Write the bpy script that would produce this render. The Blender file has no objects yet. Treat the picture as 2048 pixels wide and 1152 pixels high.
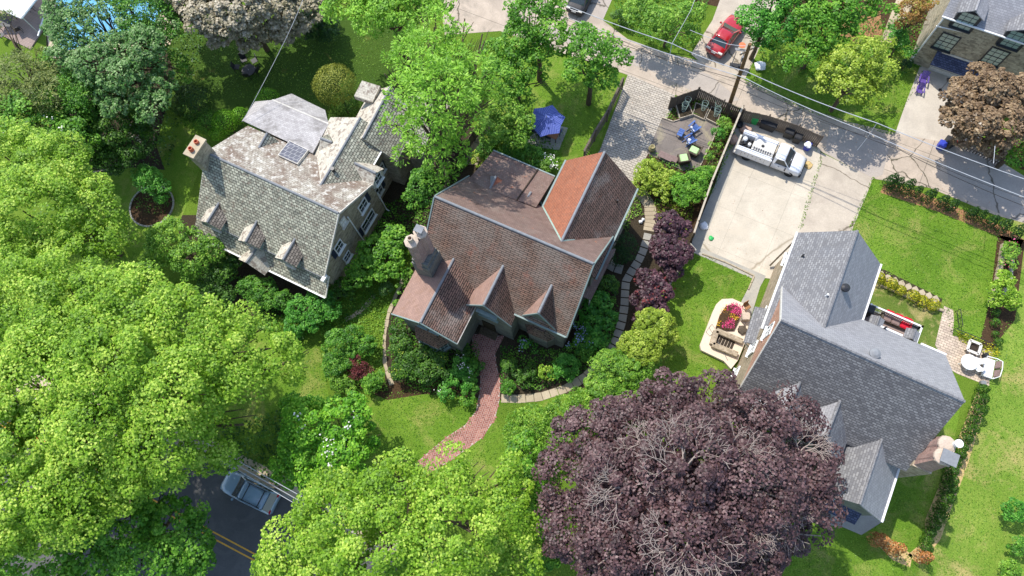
import bpy, bmesh, math, random
import numpy as np
from mathutils import Vector, Matrix
R_ = math.radians
scene = bpy.context.scene
col = scene.collection

# ------------------------------------------------------------------ camera
F_PX, NADIR, CAM_H = 1450.0, (1103.0, 1034.0), 57.0
_n = Vector(((NADIR[0]-1024)/F_PX, -(NADIR[1]-576)/F_PX, -1.0)).normalized()
_up = -_n
_y = (Vector((0, 1, 0)) - _up*_up.y).normalized()
_x = _y.cross(_up)
CAMR = Matrix((_x, _y, _up))            # camera -> world
camd = bpy.data.cameras.new('camera')
cam = bpy.data.objects.new('camera', camd); col.objects.link(cam)
camd.sensor_width = 36.0; camd.lens = F_PX/2048*36.0; camd.clip_end = 600
cam.matrix_world = Matrix.Translation((0, 0, CAM_H)) @ CAMR.to_4x4()
scene.camera = cam

# ------------------------------------------------------------------ light
SUN_AZ = (-0.60, 0.80); SUN_EL = R_(58)
h_ = Vector((SUN_AZ[0], SUN_AZ[1], 0)).normalized()
tosun = (h_*math.cos(SUN_EL) + Vector((0, 0, math.sin(SUN_EL)))).normalized()
sd = bpy.data.lights.new('sun', 'SUN'); sd.energy = 2.6; sd.angle = R_(0.6); sd.color = (1.0, 0.955, 0.88)
so = bpy.data.objects.new('sun', sd); col.objects.link(so)
so.rotation_euler = tosun.to_track_quat('Z', 'Y').to_euler(); so.location = (0, 0, 40)
w = bpy.data.worlds.new('World'); scene.world = w; w.use_nodes = True
nt = w.node_tree; bg = nt.nodes['Background']
sky = nt.nodes.new('ShaderNodeTexSky'); sky.sky_type = 'NISHITA'; sky.sun_disc = False
sky.sun_elevation = SUN_EL; sky.sun_rotation = math.atan2(h_.x, h_.y)
nt.links.new(sky.outputs[0], bg.inputs[0]); bg.inputs[1].default_value = 0.15
scene.view_settings.view_transform = 'Standard'; scene.view_settings.look = 'None'
scene.view_settings.exposure = 0.92; scene.view_settings.gamma = 1
scene.render.engine = 'CYCLES'

# ------------------------------------------------------------------ pixels of the survey photo -> the plot (metres)
def ray(u, v):
    return CAMR @ Vector(((u-1024)/F_PX, -(v-576)/F_PX, -1.0))
CP = Vector((0, 0, CAM_H))
def P(u, v, z=0.0):
    d = ray(u, v); t = (CAM_H-z)/-d.z
    return CP + d*t
def hit(u, v, p0, n):
    d = ray(u, v); t = (p0-CP).dot(n)/d.dot(n)
    return CP + d*t
def sc(u, v, z=0.0): return (P(u+1, v, z)-P(u, v, z)).length
def gpoly(pts, z): return [P(a, b, 0).to_2d().to_3d()+Vector((0, 0, z)) for a, b in pts]
GA = R_(-24.9)                                     # the street grid
D1 = Vector((math.cos(GA), math.sin(GA), 0)); D2 = Vector((-D1.y, D1.x, 0)); UP = Vector((0, 0, 1))

# ------------------------------------------------------------------ materials
def lin(c):
    c = c/255.0
    return c/12.92 if c <= 0.04045 else ((c+0.055)/1.055)**2.4
def rgb(r, g, b, k=1.0): return (lin(r)*k, lin(g)*k, lin(b)*k, 1)
class NT:
    def __init__(s, name, rough=0.8, spec=0.3, metal=0.0):
        s.m = bpy.data.materials.new(name); s.m.use_nodes = True; s.t = s.m.node_tree
        s.b = s.t.nodes['Principled BSDF']; s.b.inputs['Roughness'].default_value = rough
        s.b.inputs['Specular IOR Level'].default_value = spec; s.b.inputs['Metallic'].default_value = metal
    def n(s, typ, **kw):
        nd = s.t.nodes.new(typ)
        for k, v in kw.items():
            if hasattr(nd, k): setattr(nd, k, v)
            else: nd.inputs[k.replace('_', ' ')].default_value = v
        return nd
    def l(s, a, b): s.t.links.new(a, b)
    def obj(s): return s.n('ShaderNodeTexCoord').outputs['Object']
    def uv(s): return s.n('ShaderNodeTexCoord').outputs['UV']
    def geo(s): return s.n('ShaderNodeNewGeometry').outputs['Position']
    def noise(s, vec, scale, detail=4, rough=0.6, dist=0.0):
        nd = s.n('ShaderNodeTexNoise'); nd.inputs['Scale'].default_value = scale; nd.inputs['Detail'].default_value = detail
        nd.inputs['Roughness'].default_value = rough; nd.inputs['Distortion'].default_value = dist
        s.l(vec, nd.inputs['Vector']); return nd.outputs['Fac']
    def ramp(s, fac, stops, interp='LINEAR'):
        nd = s.n('ShaderNodeValToRGB'); cr = nd.color_ramp; cr.interpolation = interp
        while len(cr.elements) < len(stops): cr.elements.new(0.5)
        for e, (p, c) in zip(cr.elements, stops):
            e.position = p; e.color = c if len(c) == 4 else (*c, 1)
        s.l(fac, nd.inputs[0]); return nd.outputs[0]
    def mix(s, fac, a, b, mode='MIX'):
        nd = s.n('ShaderNodeMix'); nd.data_type = 'RGBA'; nd.blend_type = mode
        for sock, v in ((nd.inputs['Factor'], fac), (nd.inputs['A'], a), (nd.inputs['B'], b)): pass
        ins = [i for i in nd.inputs if i.enabled]
        f, A, B = nd.inputs[0], nd.inputs[6], nd.inputs[7]
        for sock, v in ((f, fac), (A, a), (B, b)):
            if hasattr(v, 'is_output'): s.l(v, sock)
            else: sock.default_value = v
        return nd.outputs[2]
    def math(s, op, a, b=0.0, clamp=False):
        nd = s.n('ShaderNodeMath'); nd.operation = op; nd.use_clamp = clamp
        for i, v in enumerate((a, b)):
            if hasattr(v, 'is_output'): s.l(v, nd.inputs[i])
            else: nd.inputs[i].default_value = v
        return nd.outputs[0]
    def bump(s, h, strength=0.5, dist=0.02):
        nd = s.n('ShaderNodeBump'); nd.inputs['Strength'].default_value = strength; nd.inputs['Distance'].default_value = dist
        s.l(h, nd.inputs['Height']); s.l(nd.outputs[0], s.b.inputs['Normal'])
    def color(s, c):
        if hasattr(c, 'is_output'): s.l(c, s.b.inputs['Base Color'])
        else: s.b.inputs['Base Color'].default_value = c
def plain(name, c, rough=0.6, spec=0.4, var=0.15, scale=6.0, metal=0.0, bump=0.0):
    t = NT(name, rough, spec, metal)
    f = t.noise(t.obj(), scale, 5)
    d = tuple(x*(1-var) for x in c[:3])+(1,); e = tuple(min(1, x*(1+var)) for x in c[:3])+(1,)
    t.color(t.ramp(f, [(0.3, d), (0.7, e)]))
    if bump: t.bump(f, bump, 0.02)
    return t.m
def bricks(name, bw, bh, c1, c2, cm, mortar=0.012, patch=None, rough=0.85, bump=0.5, coord='uv', wob=0.0, bias=0.0, patch2=None, smooth=0.1, offset=0.5, var=0.25):
    t = NT(name, rough, 0.25); v = t.uv() if coord == 'uv' else t.geo()
    if wob:
        nn = t.n('ShaderNodeTexNoise'); nn.inputs['Scale'].default_value = 2.2; t.l(v, nn.inputs['Vector'])
        ad = t.n('ShaderNodeMixRGB'); ad.blend_type = 'ADD'; ad.inputs[0].default_value = wob; t.l(v, ad.inputs[1]); t.l(nn.outputs['Color'], ad.inputs[2]); vv = ad.outputs[0]
    else: vv = v
    b = t.n('ShaderNodeTexBrick'); b.offset = offset; t.l(vv, b.inputs['Vector'])
    for k, val in (('Color1', c1), ('Color2', c2), ('Mortar', cm)): b.inputs[k].default_value = val
    b.inputs['Scale'].default_value = 1.0; b.inputs['Mortar Size'].default_value = mortar; b.inputs['Mortar Smooth'].default_value = smooth
    b.inputs['Bias'].default_value = bias; b.inputs['Brick Width'].default_value = bw; b.inputs['Row Height'].default_value = bh
    c = b.outputs['Color']
    g = t.noise(v, 0.9, 6, 0.7)
    c = t.mix(1.0, c, t.ramp(g, [(0.3, (1-var, 1-var, 1-var, 1)), (0.7, (1+var, 1+var, 1+var, 1))]), 'MULTIPLY')
    if patch:      # (colour, scale, lo, hi, strength)
        for (pc, ps, lo, hi, st) in (patch if isinstance(patch, list) else [patch]):
            f = t.noise(v, ps, 6, 0.65, 0.4)
            f = t.math('MULTIPLY', t.ramp(f, [(lo, (0, 0, 0, 1)), (hi, (1, 1, 1, 1))]), st)
            f = t.math('MULTIPLY', f, t.math('SUBTRACT', 1.0, t.math('MULTIPLY', b.outputs['Fac'], 0.6)))
            c = t.mix(f, c, pc)
    t.color(c)
    fine = t.noise(v, 14.0, 3)
    hgt = t.math('ADD', t.math('MULTIPLY', b.outputs['Fac'], -1.0), t.math('MULTIPLY', fine, 0.5))
    t.bump(hgt, bump, 0.02)
    return t.m

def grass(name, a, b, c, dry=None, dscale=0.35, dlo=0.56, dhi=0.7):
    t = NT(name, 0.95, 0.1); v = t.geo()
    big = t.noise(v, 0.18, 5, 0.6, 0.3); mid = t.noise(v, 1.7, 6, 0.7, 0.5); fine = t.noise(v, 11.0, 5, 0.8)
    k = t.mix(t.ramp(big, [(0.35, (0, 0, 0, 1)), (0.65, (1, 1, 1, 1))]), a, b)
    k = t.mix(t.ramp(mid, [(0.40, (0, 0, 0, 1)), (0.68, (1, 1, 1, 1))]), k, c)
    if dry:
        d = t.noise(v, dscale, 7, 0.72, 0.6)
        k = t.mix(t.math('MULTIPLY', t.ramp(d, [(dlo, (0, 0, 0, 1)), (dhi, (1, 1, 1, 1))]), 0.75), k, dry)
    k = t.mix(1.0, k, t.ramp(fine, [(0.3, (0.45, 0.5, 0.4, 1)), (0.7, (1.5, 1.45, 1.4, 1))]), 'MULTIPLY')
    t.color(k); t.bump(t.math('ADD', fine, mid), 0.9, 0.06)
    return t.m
def concrete(name, a, b, crack=None, scale=0.25, stain=None, slab=None, rough=0.9):
    t = NT(name, rough, 0.2); v = t.geo()
    f = t.noise(v, 0.6, 7, 0.65, 0.4); fine = t.noise(v, 9.0, 5, 0.7)
    k = t.mix(t.ramp(f, [(0.35, (0, 0, 0, 1)), (0.65, (1, 1, 1, 1))]), a, b)
    k = t.mix(1.0, k, t.ramp(fine, [(0.25, (0.86, 0.86, 0.86, 1)), (0.75, (1.12, 1.12, 1.12, 1))]), 'MULTIPLY')
    if stain:
        d = t.noise(v, 0.42, 7, 0.7, 0.8)
        k = t.mix(t.math('MULTIPLY', t.ramp(d, [(0.52, (0, 0, 0, 1)), (0.62, (1, 1, 1, 1))]), 0.6), k, stain)
    if crack:
        wn = t.n('ShaderNodeTexNoise'); wn.inputs['Scale'].default_value = 0.8; wn.inputs['Detail'].default_value = 5; t.l(v, wn.inputs['Vector'])
        ad = t.n('ShaderNodeMixRGB'); ad.blend_type = 'ADD'; ad.inputs[0].default_value = 0.9; t.l(v, ad.inputs[1]); t.l(wn.outputs['Color'], ad.inputs[2])
        vo = t.n('ShaderNodeTexVoronoi'); vo.feature = 'DISTANCE_TO_EDGE'; vo.inputs['Scale'].default_value = scale; t.l(ad.outputs[0], vo.inputs['Vector'])
        cf = t.ramp(vo.outputs['Distance'], [(0.0, (1, 1, 1, 1)), (0.004, (0.6, 0.6, 0.6, 1)), (0.009, (0, 0, 0, 1))])
        k = t.mix(cf, k, crack)
    if slab:
        mp = t.n('ShaderNodeMapping'); mp.inputs['Rotation'].default_value = (0, 0, -GA); t.l(v, mp.inputs[0])
        b = t.n('ShaderNodeTexBrick'); b.offset = 0.0; t.l(mp.outputs[0], b.inputs['Vector'])
        b.inputs['Scale'].default_value = 1; b.inputs['Mortar Size'].default_value = slab[2]; b.inputs['Brick Width'].default_value = slab[0]; b.inputs['Row Height'].default_value = slab[1]
        b.inputs['Mortar Smooth'].default_value = 0.2
        k = t.mix(t.math('MULTIPLY', b.outputs['Fac'], 0.75), k, (0.06, 0.055, 0.045, 1))
    t.color(k); t.bump(fine, 0.3, 0.01)
    return t.m
def foliage(name, dark, mid, light, trans=0.25, spec=0.35):
    t = NT(name, 0.5, spec)
    a = t.n('ShaderNodeAttribute'); a.attribute_name = 'rnd'
    c = t.ramp(a.outputs['Fac'], [(0.0, dark), (0.55, mid), (1.0, light)])
    t.color(c)
    out = t.t.nodes['Material Output']; tr = t.n('ShaderNodeBsdfTranslucent'); mx = t.n('ShaderNodeMixShader')
    hs = t.n('ShaderNodeHueSaturation'); hs.inputs['Hue'].default_value = 0.485; hs.inputs['Value'].default_value = 1.25; t.l(c, hs.inputs['Color']); t.l(hs.outputs[0], tr.inputs[0])
    mx.inputs[0].default_value = trans
    t.l(t.b.outputs[0], mx.inputs[1]); t.l(tr.outputs[0], mx.inputs[2]); t.l(mx.outputs[0], out.inputs[0])
    return t.m
def wood(name, a, b, dirscale=(1, 14, 1), rough=0.85):
    t = NT(name, rough, 0.2); mp = t.n('ShaderNodeMapping'); mp.inputs['Scale'].default_value = dirscale; t.l(t.uv(), mp.inputs[0])
    t.color(t.ramp(t.noise(mp.outputs[0], 1.4, 6, 0.7), [(0.3, a), (0.7, b)])); return t.m

M = {}
M['lawn_wild'] = grass('lawn_wild', rgb(82, 110, 36), rgb(108, 132, 48), rgb(92, 120, 38))
M['lawn_fine'] = grass('lawn_fine', rgb(85, 117, 36), rgb(118, 147, 54), rgb(96, 130, 40), dry=rgb(158, 152, 92), dscale=0.45, dlo=0.50, dhi=0.72)
M['lawn_shaded'] = grass('lawn_shaded', rgb(58, 82, 32), rgb(74, 98, 38), rgb(64, 88, 32), dry=rgb(120, 112, 60), dscale=0.5, dlo=0.6, dhi=0.72)  # left lawn: tree shade put into a darker grass green
M['lawn_dry'] = grass('lawn_dry', rgb(98, 126, 46), rgb(134, 154, 68), rgb(108, 140, 50), dry=rgb(178, 160, 108), dscale=0.3, dlo=0.50, dhi=0.66)
M['lawn_patchy'] = grass('lawn_patchy', rgb(88, 108, 48), rgb(106, 122, 54), rgb(92, 112, 46), dry=rgb(176, 158, 112), dscale=0.8, dlo=0.5, dhi=0.62)
M['mulch'] = plain('mulch', rgb(72, 56, 40), 0.95, 0.1, 0.5, 9.0, bump=0.9)
M['mulch_dark'] = plain('mulch_dark', rgb(64, 56, 44), 0.95, 0.1, 0.5, 9.0, bump=0.9)
M['mulch_red'] = plain('mulch_red', rgb(150, 112, 80), 0.95, 0.1, 0.45, 7.0, bump=0.9)
M['straw'] = plain('straw', rgb(186, 160, 110), 0.95, 0.1, 0.35, 5.0, bump=0.9)
M['alley'] = concrete('alley_concrete', rgb(190, 174, 156), rgb(166, 152, 136), crack=rgb(62, 60, 42), scale=0.17, stain=rgb(144, 134, 120), slab=(5.5, 2.9, 0.02))
M['asphalt_patch'] = concrete('asphalt_patch', rgb(160, 150, 140), rgb(174, 163, 151), crack=rgb(88, 82, 70), scale=0.14)
M['slab_big'] = concrete('pad_concrete', rgb(200, 189, 170), rgb(182, 172, 154), stain=rgb(192, 180, 160), crack=rgb(150, 138, 118), scale=0.07, slab=(3.6, 3.6, 0.006))
M['drive'] = concrete('drive_concrete', rgb(190, 178, 160), rgb(170, 158, 142), crack=rgb(96, 86, 70), scale=0.14)
M['drive_pale'] = concrete('pale_drive', rgb(196, 186, 170), rgb(178, 168, 154))
M['road'] = concrete('road_asphalt', rgb(84, 83, 82), rgb(92, 90, 89), stain=rgb(100, 98, 96))
M['walk'] = concrete('walk_concrete', rgb(196, 178, 150), rgb(182, 166, 142))
M['yellow'] = plain('yellow_paint', rgb(216, 160, 60), 0.6, 0.3, 0.2, 8.0)
M['setts'] = bricks('driveway_setts', 0.42, 0.21, rgb(192, 182, 167), rgb(168, 159, 147), rgb(112, 105, 94), 0.020, coord='uv', wob=0.05, bump=0.6, patch=(rgb(150, 140, 126), 0.5, 0.45, 0.7, 0.5))
M['patio'] = concrete('patio_concrete', rgb(130, 120, 112), rgb(114, 106, 99), stain=rgb(160, 150, 122), slab=(1.1, 1.1, 0.006))
M['flag'] = concrete('flagstone', rgb(150, 148, 140), rgb(170, 164, 150))
M['flag_warm'] = concrete('warm_flagstone', rgb(184, 170, 144), rgb(160, 146, 122))
M['pavers'] = bricks('terrace_pavers', 0.36, 0.2, rgb(200, 182, 160), rgb(178, 160, 142), rgb(120, 108, 92), 0.014, coord='uv', wob=0.03)
M['stone_wall'] = bricks('fieldstone', 0.42, 0.15, rgb(184, 172, 148), rgb(134, 124, 106), rgb(156, 148, 130), 0.012, coord='uv', wob=0.16, patch=[(rgb(180, 168, 146), 2.5, 0.5, 0.6, 0.6), (rgb(104, 92, 76), 3.1, 0.55, 0.62, 0.7)])
M['stone_pale'] = bricks('pale_fieldstone', 0.42, 0.13, rgb(176, 160, 136), rgb(146, 130, 106), rgb(158, 146, 126), 0.014, coord='uv', wob=0.16, patch=[(rgb(196, 180, 158), 2.5, 0.5, 0.6, 0.6), (rgb(120, 104, 82), 3.1, 0.55, 0.62, 0.7)])
M['stone_grey'] = bricks('grey_stone', 0.45, 0.16, rgb(122, 122, 114), rgb(100, 101, 95), rgb(132, 130, 122), 0.012, coord='uv', wob=0.14)
M['slate'] = bricks('green_slate', 0.32, 0.22, rgb(196, 195, 174), rgb(140, 139, 124), rgb(60, 60, 54), 0.022, patch=[(rgb(120, 104, 92), 3.0, 0.56, 0.60, 0.75), (rgb(98, 100, 92), 2.6, 0.57, 0.60, 0.75), (rgb(150, 140, 124), 0.4, 0.5, 0.7, 0.5)], var=0.16)
M['slate_shade'] = bricks('shaded_slate', 0.3, 0.2, rgb(150, 140, 128), rgb(112, 104, 96), rgb(56, 52, 48), 0.022, var=0.12)  # slate for dormer slopes turned from the sun, their shade put into the colour
M['slate_dirty'] = bricks('lichen_slate', 0.27, 0.20, rgb(190, 184, 170), rgb(158, 150, 136), rgb(104, 96, 88), 0.012, patch=[(rgb(118, 98, 84), 0.5, 0.42, 0.60, 0.85), (rgb(214, 210, 200), 2.2, 0.53, 0.60, 0.7), (rgb(110, 94, 82), 3.4, 0.56, 0.60, 0.7)], var=0.2)
M['slate_pale'] = bricks('pale_slate', 0.26, 0.19, rgb(198, 192, 176), rgb(184, 176, 160), rgb(150, 142, 128), 0.008, patch=[(rgb(132, 118, 106), 2.2, 0.54, 0.57, 0.85)], var=0.1)
M['shingle_weathered'] = bricks('weathered_shingle', 0.3, 0.16, rgb(184, 180, 178), rgb(162, 158, 156), rgb(136, 132, 130), 0.010, patch=(rgb(116, 112, 108), 0.33, 0.5, 0.62, 0.85), var=0.15)
M['tile'] = bricks('clay_tile', 0.62, 0.165, rgb(148, 118, 100), rgb(122, 98, 84), rgb(62, 51, 45), 0.030, patch=[(rgb(146, 134, 122), 0.45, 0.40, 0.62, 0.7), (rgb(164, 98, 76), 0.7, 0.56, 0.70, 0.6)], var=0.2, bump=0.9, smooth=0.3)
M['tile_dark'] = bricks('dark_clay_tile', 0.62, 0.165, rgb(138, 108, 94), rgb(112, 92, 80), rgb(48, 40, 37), 0.032, patch=[(rgb(156, 144, 134), 0.35, 0.5, 0.66, 0.7), (rgb(150, 84, 60), 0.8, 0.62, 0.72, 0.7)], var=0.25, bump=0.9, smooth=0.3)  # darker brown clay tile with grey and red patches
M['tile_orange'] = bricks('orange_clay_tile', 0.19, 0.155, rgb(168, 108, 82), rgb(150, 96, 74), rgb(112, 74, 60), 0.014, patch=[(rgb(150, 106, 86), 2.6, 0.5, 0.62, 0.7), (rgb(196, 124, 90), 5.0, 0.55, 0.62, 0.6)], var=0.15)
M['tile_brown'] = bricks('flat_brown_tile', 0.19, 0.155, rgb(132, 110, 100), rgb(118, 98, 90), rgb(100, 80, 70), 0.010, patch=[(rgb(142, 128, 116), 0.6, 0.5, 0.7, 0.6), (rgb(176, 112, 84), 1.6, 0.64, 0.67, 0.7), (rgb(84, 64, 56), 0.5, 0.55, 0.65, 0.5)], var=0.18)
M['tile_pink'] = bricks('rosy_clay_tile', 0.19, 0.155, rgb(160, 130, 116), rgb(148, 120, 108), rgb(120, 98, 88), 0.008, patch=[(rgb(140, 110, 92), 1.5, 0.5, 0.65, 0.6)], var=0.12)
M['shingle'] = bricks('grey_shingle', 0.32, 0.18, rgb(148, 147, 146), rgb(112, 111, 112), rgb(106, 105, 106), 0.026, var=0.05, bias=0.1, patch=(rgb(132, 135, 142), 1.2, 0.4, 0.7, 0.3))
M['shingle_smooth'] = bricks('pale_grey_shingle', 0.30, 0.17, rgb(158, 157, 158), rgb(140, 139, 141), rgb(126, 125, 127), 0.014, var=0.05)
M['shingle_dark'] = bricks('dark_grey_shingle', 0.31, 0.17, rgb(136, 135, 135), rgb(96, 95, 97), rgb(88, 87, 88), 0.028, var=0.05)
M['shingle_blue'] = bricks('blue_slate', 0.26, 0.17, rgb(84, 92, 118), rgb(60, 66, 90), rgb(40, 44, 60), 0.016, var=0.15)
M['ridge_metal'] = plain('ridge_metal', rgb(128, 130, 132), 0.7, 0.3, 0.15, 4)
M['copper'] = plain('aged_copper', rgb(150, 172, 160), 0.6, 0.3, 0.15, 6)
M['trim_green'] = plain('grey_green_trim', rgb(130, 146, 142), 0.6, 0.4, 0.12, 5)
M['white'] = plain('white_paint', (0.78, 0.78, 0.76, 1), 0.45, 0.4, 0.04, 3)
M['white_dirty'] = plain('worn_white_paint', rgb(205, 200, 190), 0.6, 0.3, 0.15, 4)
M['cream'] = plain('cream_cement', rgb(188, 170, 152), 0.8, 0.2, 0.12, 7)
M['black'] = plain('black_metal', (0.02, 0.02, 0.022, 1), 0.45, 0.5, 0.2, 8)
M['navy'] = plain('navy_shutter_paint', rgb(44, 52, 72), 0.5, 0.4, 0.15, 5)
M['darkframe'] = plain('dark_window_frame', rgb(48, 52, 56), 0.5, 0.4, 0.1, 5)
M['rubber'] = plain('rubber', (0.025, 0.025, 0.025, 1), 0.85, 0.2, 0.2, 9)
M['pot'] = plain('terracotta', rgb(190, 104, 76), 0.8, 0.2, 0.15, 6)
M['brick'] = bricks('chimney_brick', 0.22, 0.09, rgb(170, 132, 120), rgb(140, 108, 98), rgb(178, 166, 156), 0.010, wob=0.01)
M['bark'] = plain('bark', rgb(96, 84, 68), 0.95, 0.1, 0.4, 9, bump=0.8)
M['bark_pale'] = plain('pale_dead_wood', rgb(158, 144, 134), 0.9, 0.15, 0.25, 6)
M['bark_dark'] = plain('dark_bark', rgb(62, 54, 46), 0.95, 0.1, 0.35, 8, bump=0.8)
M['deadpole'] = wood('pole_wood', rgb(96, 74, 48), rgb(128, 100, 66), (6, 0.6, 1))
M['fence'] = wood('weathered_fence_boards', rgb(92, 82, 72), rgb(122, 110, 98), (7.0, 0.4, 1))
M['fence_dark'] = wood('dark_fence_boards', rgb(82, 74, 66), rgb(112, 100, 88), (7.0, 0.4, 1))
M['fence_pale'] = wood('silvered_wood', rgb(168, 156, 138), rgb(192, 180, 160), (0.6, 5, 1))
M['deck'] = bricks('deck_boards', 6.0, 0.14, rgb(164, 144, 134), rgb(150, 132, 124), rgb(92, 78, 72), 0.008, offset=0.37, var=0.1)
M['glass'] = NT('window_glass', 0.06, 0.8).m; M['glass'].node_tree.nodes['Principled BSDF'].inputs['Base Color'].default_value = rgb(50, 60, 62)
M['glass_green'] = NT('green_tinted_glass', 0.12, 0.7).m; M['glass_green'].node_tree.nodes['Principled BSDF'].inputs['Base Color'].default_value = rgb(140, 160, 146)
M['panel'] = bricks('skylight_glazing', 0.42, 0.5, rgb(104, 104, 112), rgb(96, 96, 106), rgb(170, 168, 168), 0.02, rough=0.3, bump=0.1)
def paint(name, c, rough=0.25):
    t = NT(name, rough, 0.5); t.color(c); t.b.inputs['Coat Weight'].default_value = 0.9; t.b.inputs['Coat Roughness'].default_value = 0.08
    f = t.noise(t.obj(), 3.0, 5); r = t.ramp(f, [(0.3, (rough*0.8,)*3+(1,)), (0.7, (rough*1.5,)*3+(1,))]); t.l(r, t.b.inputs['Roughness']); return t.m
M['car_red'] = paint('red_car_paint', rgb(168, 22, 30))
M['car_white'] = paint('white_truck_paint', (0.74, 0.75, 0.77, 1), 0.35)
M['car_silver'] = paint('silver_blue_paint', rgb(128, 150, 166), 0.3)
M['blue'] = plain('blue_paint', rgb(70, 104, 166), 0.5, 0.4, 0.15, 6)
M['royal'] = plain('royal_blue_plastic', rgb(56, 70, 176), 0.5, 0.4, 0.12, 6)
M['cloth_green'] = plain('pale_green_cushion', rgb(176, 208, 150), 0.9, 0.1, 0.08, 7)
M['cloth_red'] = plain('red_cushion', rgb(196, 36, 56), 0.9, 0.1, 0.15, 6)
M['cloth_white'] = plain('white_cushion', (0.8, 0.8, 0.8, 1), 0.9, 0.1, 0.04, 6)
M['wicker'] = plain('brown_wicker', rgb(92, 82, 70), 0.85, 0.2, 0.35, 16, bump=0.5)
M['plastic_green'] = plain('bright_green_plastic', rgb(44, 170, 84), 0.5, 0.4, 0.1, 4)
M['plastic_black'] = plain('black_plastic', rgb(48, 48, 50), 0.55, 0.35, 0.25, 5)
M['purple'] = plain('purple_plastic', rgb(96, 74, 150), 0.5, 0.4, 0.15, 5)
M['brown_top'] = plain('brown_painted_wood', rgb(132, 112, 106), 0.7, 0.2, 0.12, 6)
M['orange'] = plain('orange_plastic', rgb(214, 120, 78), 0.6, 0.3, 0.15, 8)
M['cloth_tan'] = plain('tan_tablecloth', rgb(160, 110, 80), 0.8, 0.2, 0.1, 8)
M['tan_canvas'] = plain('tan_canvas', rgb(196, 166, 146), 0.9, 0.1, 0.2, 5)
M['wire'] = plain('overhead_cable', rgb(176, 178, 182), 0.6, 0.3, 0.1, 1)
M['wire_dark'] = plain('dark_cable', rgb(50, 48, 46), 0.7, 0.3, 0.1, 1)
t = NT('striped_parasol_cloth', 0.9, 0.1); wv = t.n('ShaderNodeTexWave'); wv.inputs['Scale'].default_value = 2.2; wv.bands_direction = 'X'; t.l(t.uv(), wv.inputs[0])
t.color(t.ramp(wv.outputs['Fac'], [(0.2, rgb(74, 86, 160)), (0.6, rgb(112, 126, 192))])); M['parasol'] = t.m
t = NT('pool_water', 0.08, 0.6); t.color(t.ramp(t.noise(t.geo(), 1.6, 4), [(0.3, rgb(62, 134, 170)), (0.7, rgb(104, 176, 204))])); M['water'] = t.m

def fol(name, d, m, l, trans=0.25, spec=0.3): M[name] = foliage(name, rgb(*d), rgb(*m), rgb(*l), trans, spec)
fol('f_lime', (80, 120, 20), (134, 176, 44), (202, 222, 98), 0.37)
fol('f_maple', (48, 96, 16), (94, 150, 38), (150, 196, 70), 0.32)
fol('f_fresh', (58, 116, 16), (104, 164, 34), (160, 208, 66), 0.28)
fol('f_mid', (42, 88, 18), (78, 134, 34), (128, 176, 60), 0.25)
fol('f_dark', (34, 66, 14), (62, 104, 26), (106, 148, 46), 0.18)
fol('f_yew', (20, 48, 18), (40, 76, 26), (66, 104, 34), 0.15)
fol('f_yellow', (88, 114, 22), (140, 166, 46), (194, 208, 92), 0.25)
fol('f_gold', (104, 120, 24), (164, 170, 40), (224, 206, 50), 0.25)
fol('f_box', (96, 110, 36), (140, 148, 56), (178, 180, 84), 0.15)
fol('f_feather', (78, 124, 26), (124, 176, 48), (172, 216, 82), 0.32)
fol('f_bluegreen', (50, 88, 34), (86, 130, 54), (146, 170, 112), 0.15)
fol('f_olive', (100, 98, 66), (156, 146, 118), (198, 186, 162), 0.15)
fol('f_pine', (70, 88, 34), (112, 128, 58), (152, 160, 84), 0.2)
fol('f_purple', (46, 28, 28), (80, 54, 54), (120, 92, 90), 0.10, 0.45)
fol('f_plum', (40, 22, 28), (70, 42, 50), (108, 72, 80), 0.12, 0.4)
fol('f_redleaf', (60, 22, 26), (104, 44, 46), (146, 74, 70), 0.2)
fol('f_copper', (84, 66, 44), (130, 106, 78), (172, 148, 112), 0.15)
fol('f_dead', (120, 74, 36), (176, 116, 62), (206, 152, 96), 0.1)
fol('f_hosta', (60, 104, 22), (106, 154, 42), (166, 200, 78), 0.25)
fol('f_hydrangea', (42, 96, 24), (76, 144, 42), (126, 184, 70), 0.25)
fol('f_orange', (120, 96, 40), (164, 120, 66), (150, 150, 60), 0.2)
fol('f_blossom', (210, 205, 195), (236, 232, 226), (250, 248, 244), 0.2)
fol('f_lilac', (120, 130, 170), (160, 166, 200), (200, 204, 224), 0.2)
fol('f_pinkflower', (190, 40, 96), (222, 76, 132), (238, 128, 168), 0.2)
fol('f_yellowflower', (206, 140, 30), (228, 176, 40), (240, 206, 70), 0.2)
fol('f_grass', (70, 108, 26), (104, 146, 40), (146, 178, 66), 0.3)

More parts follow.
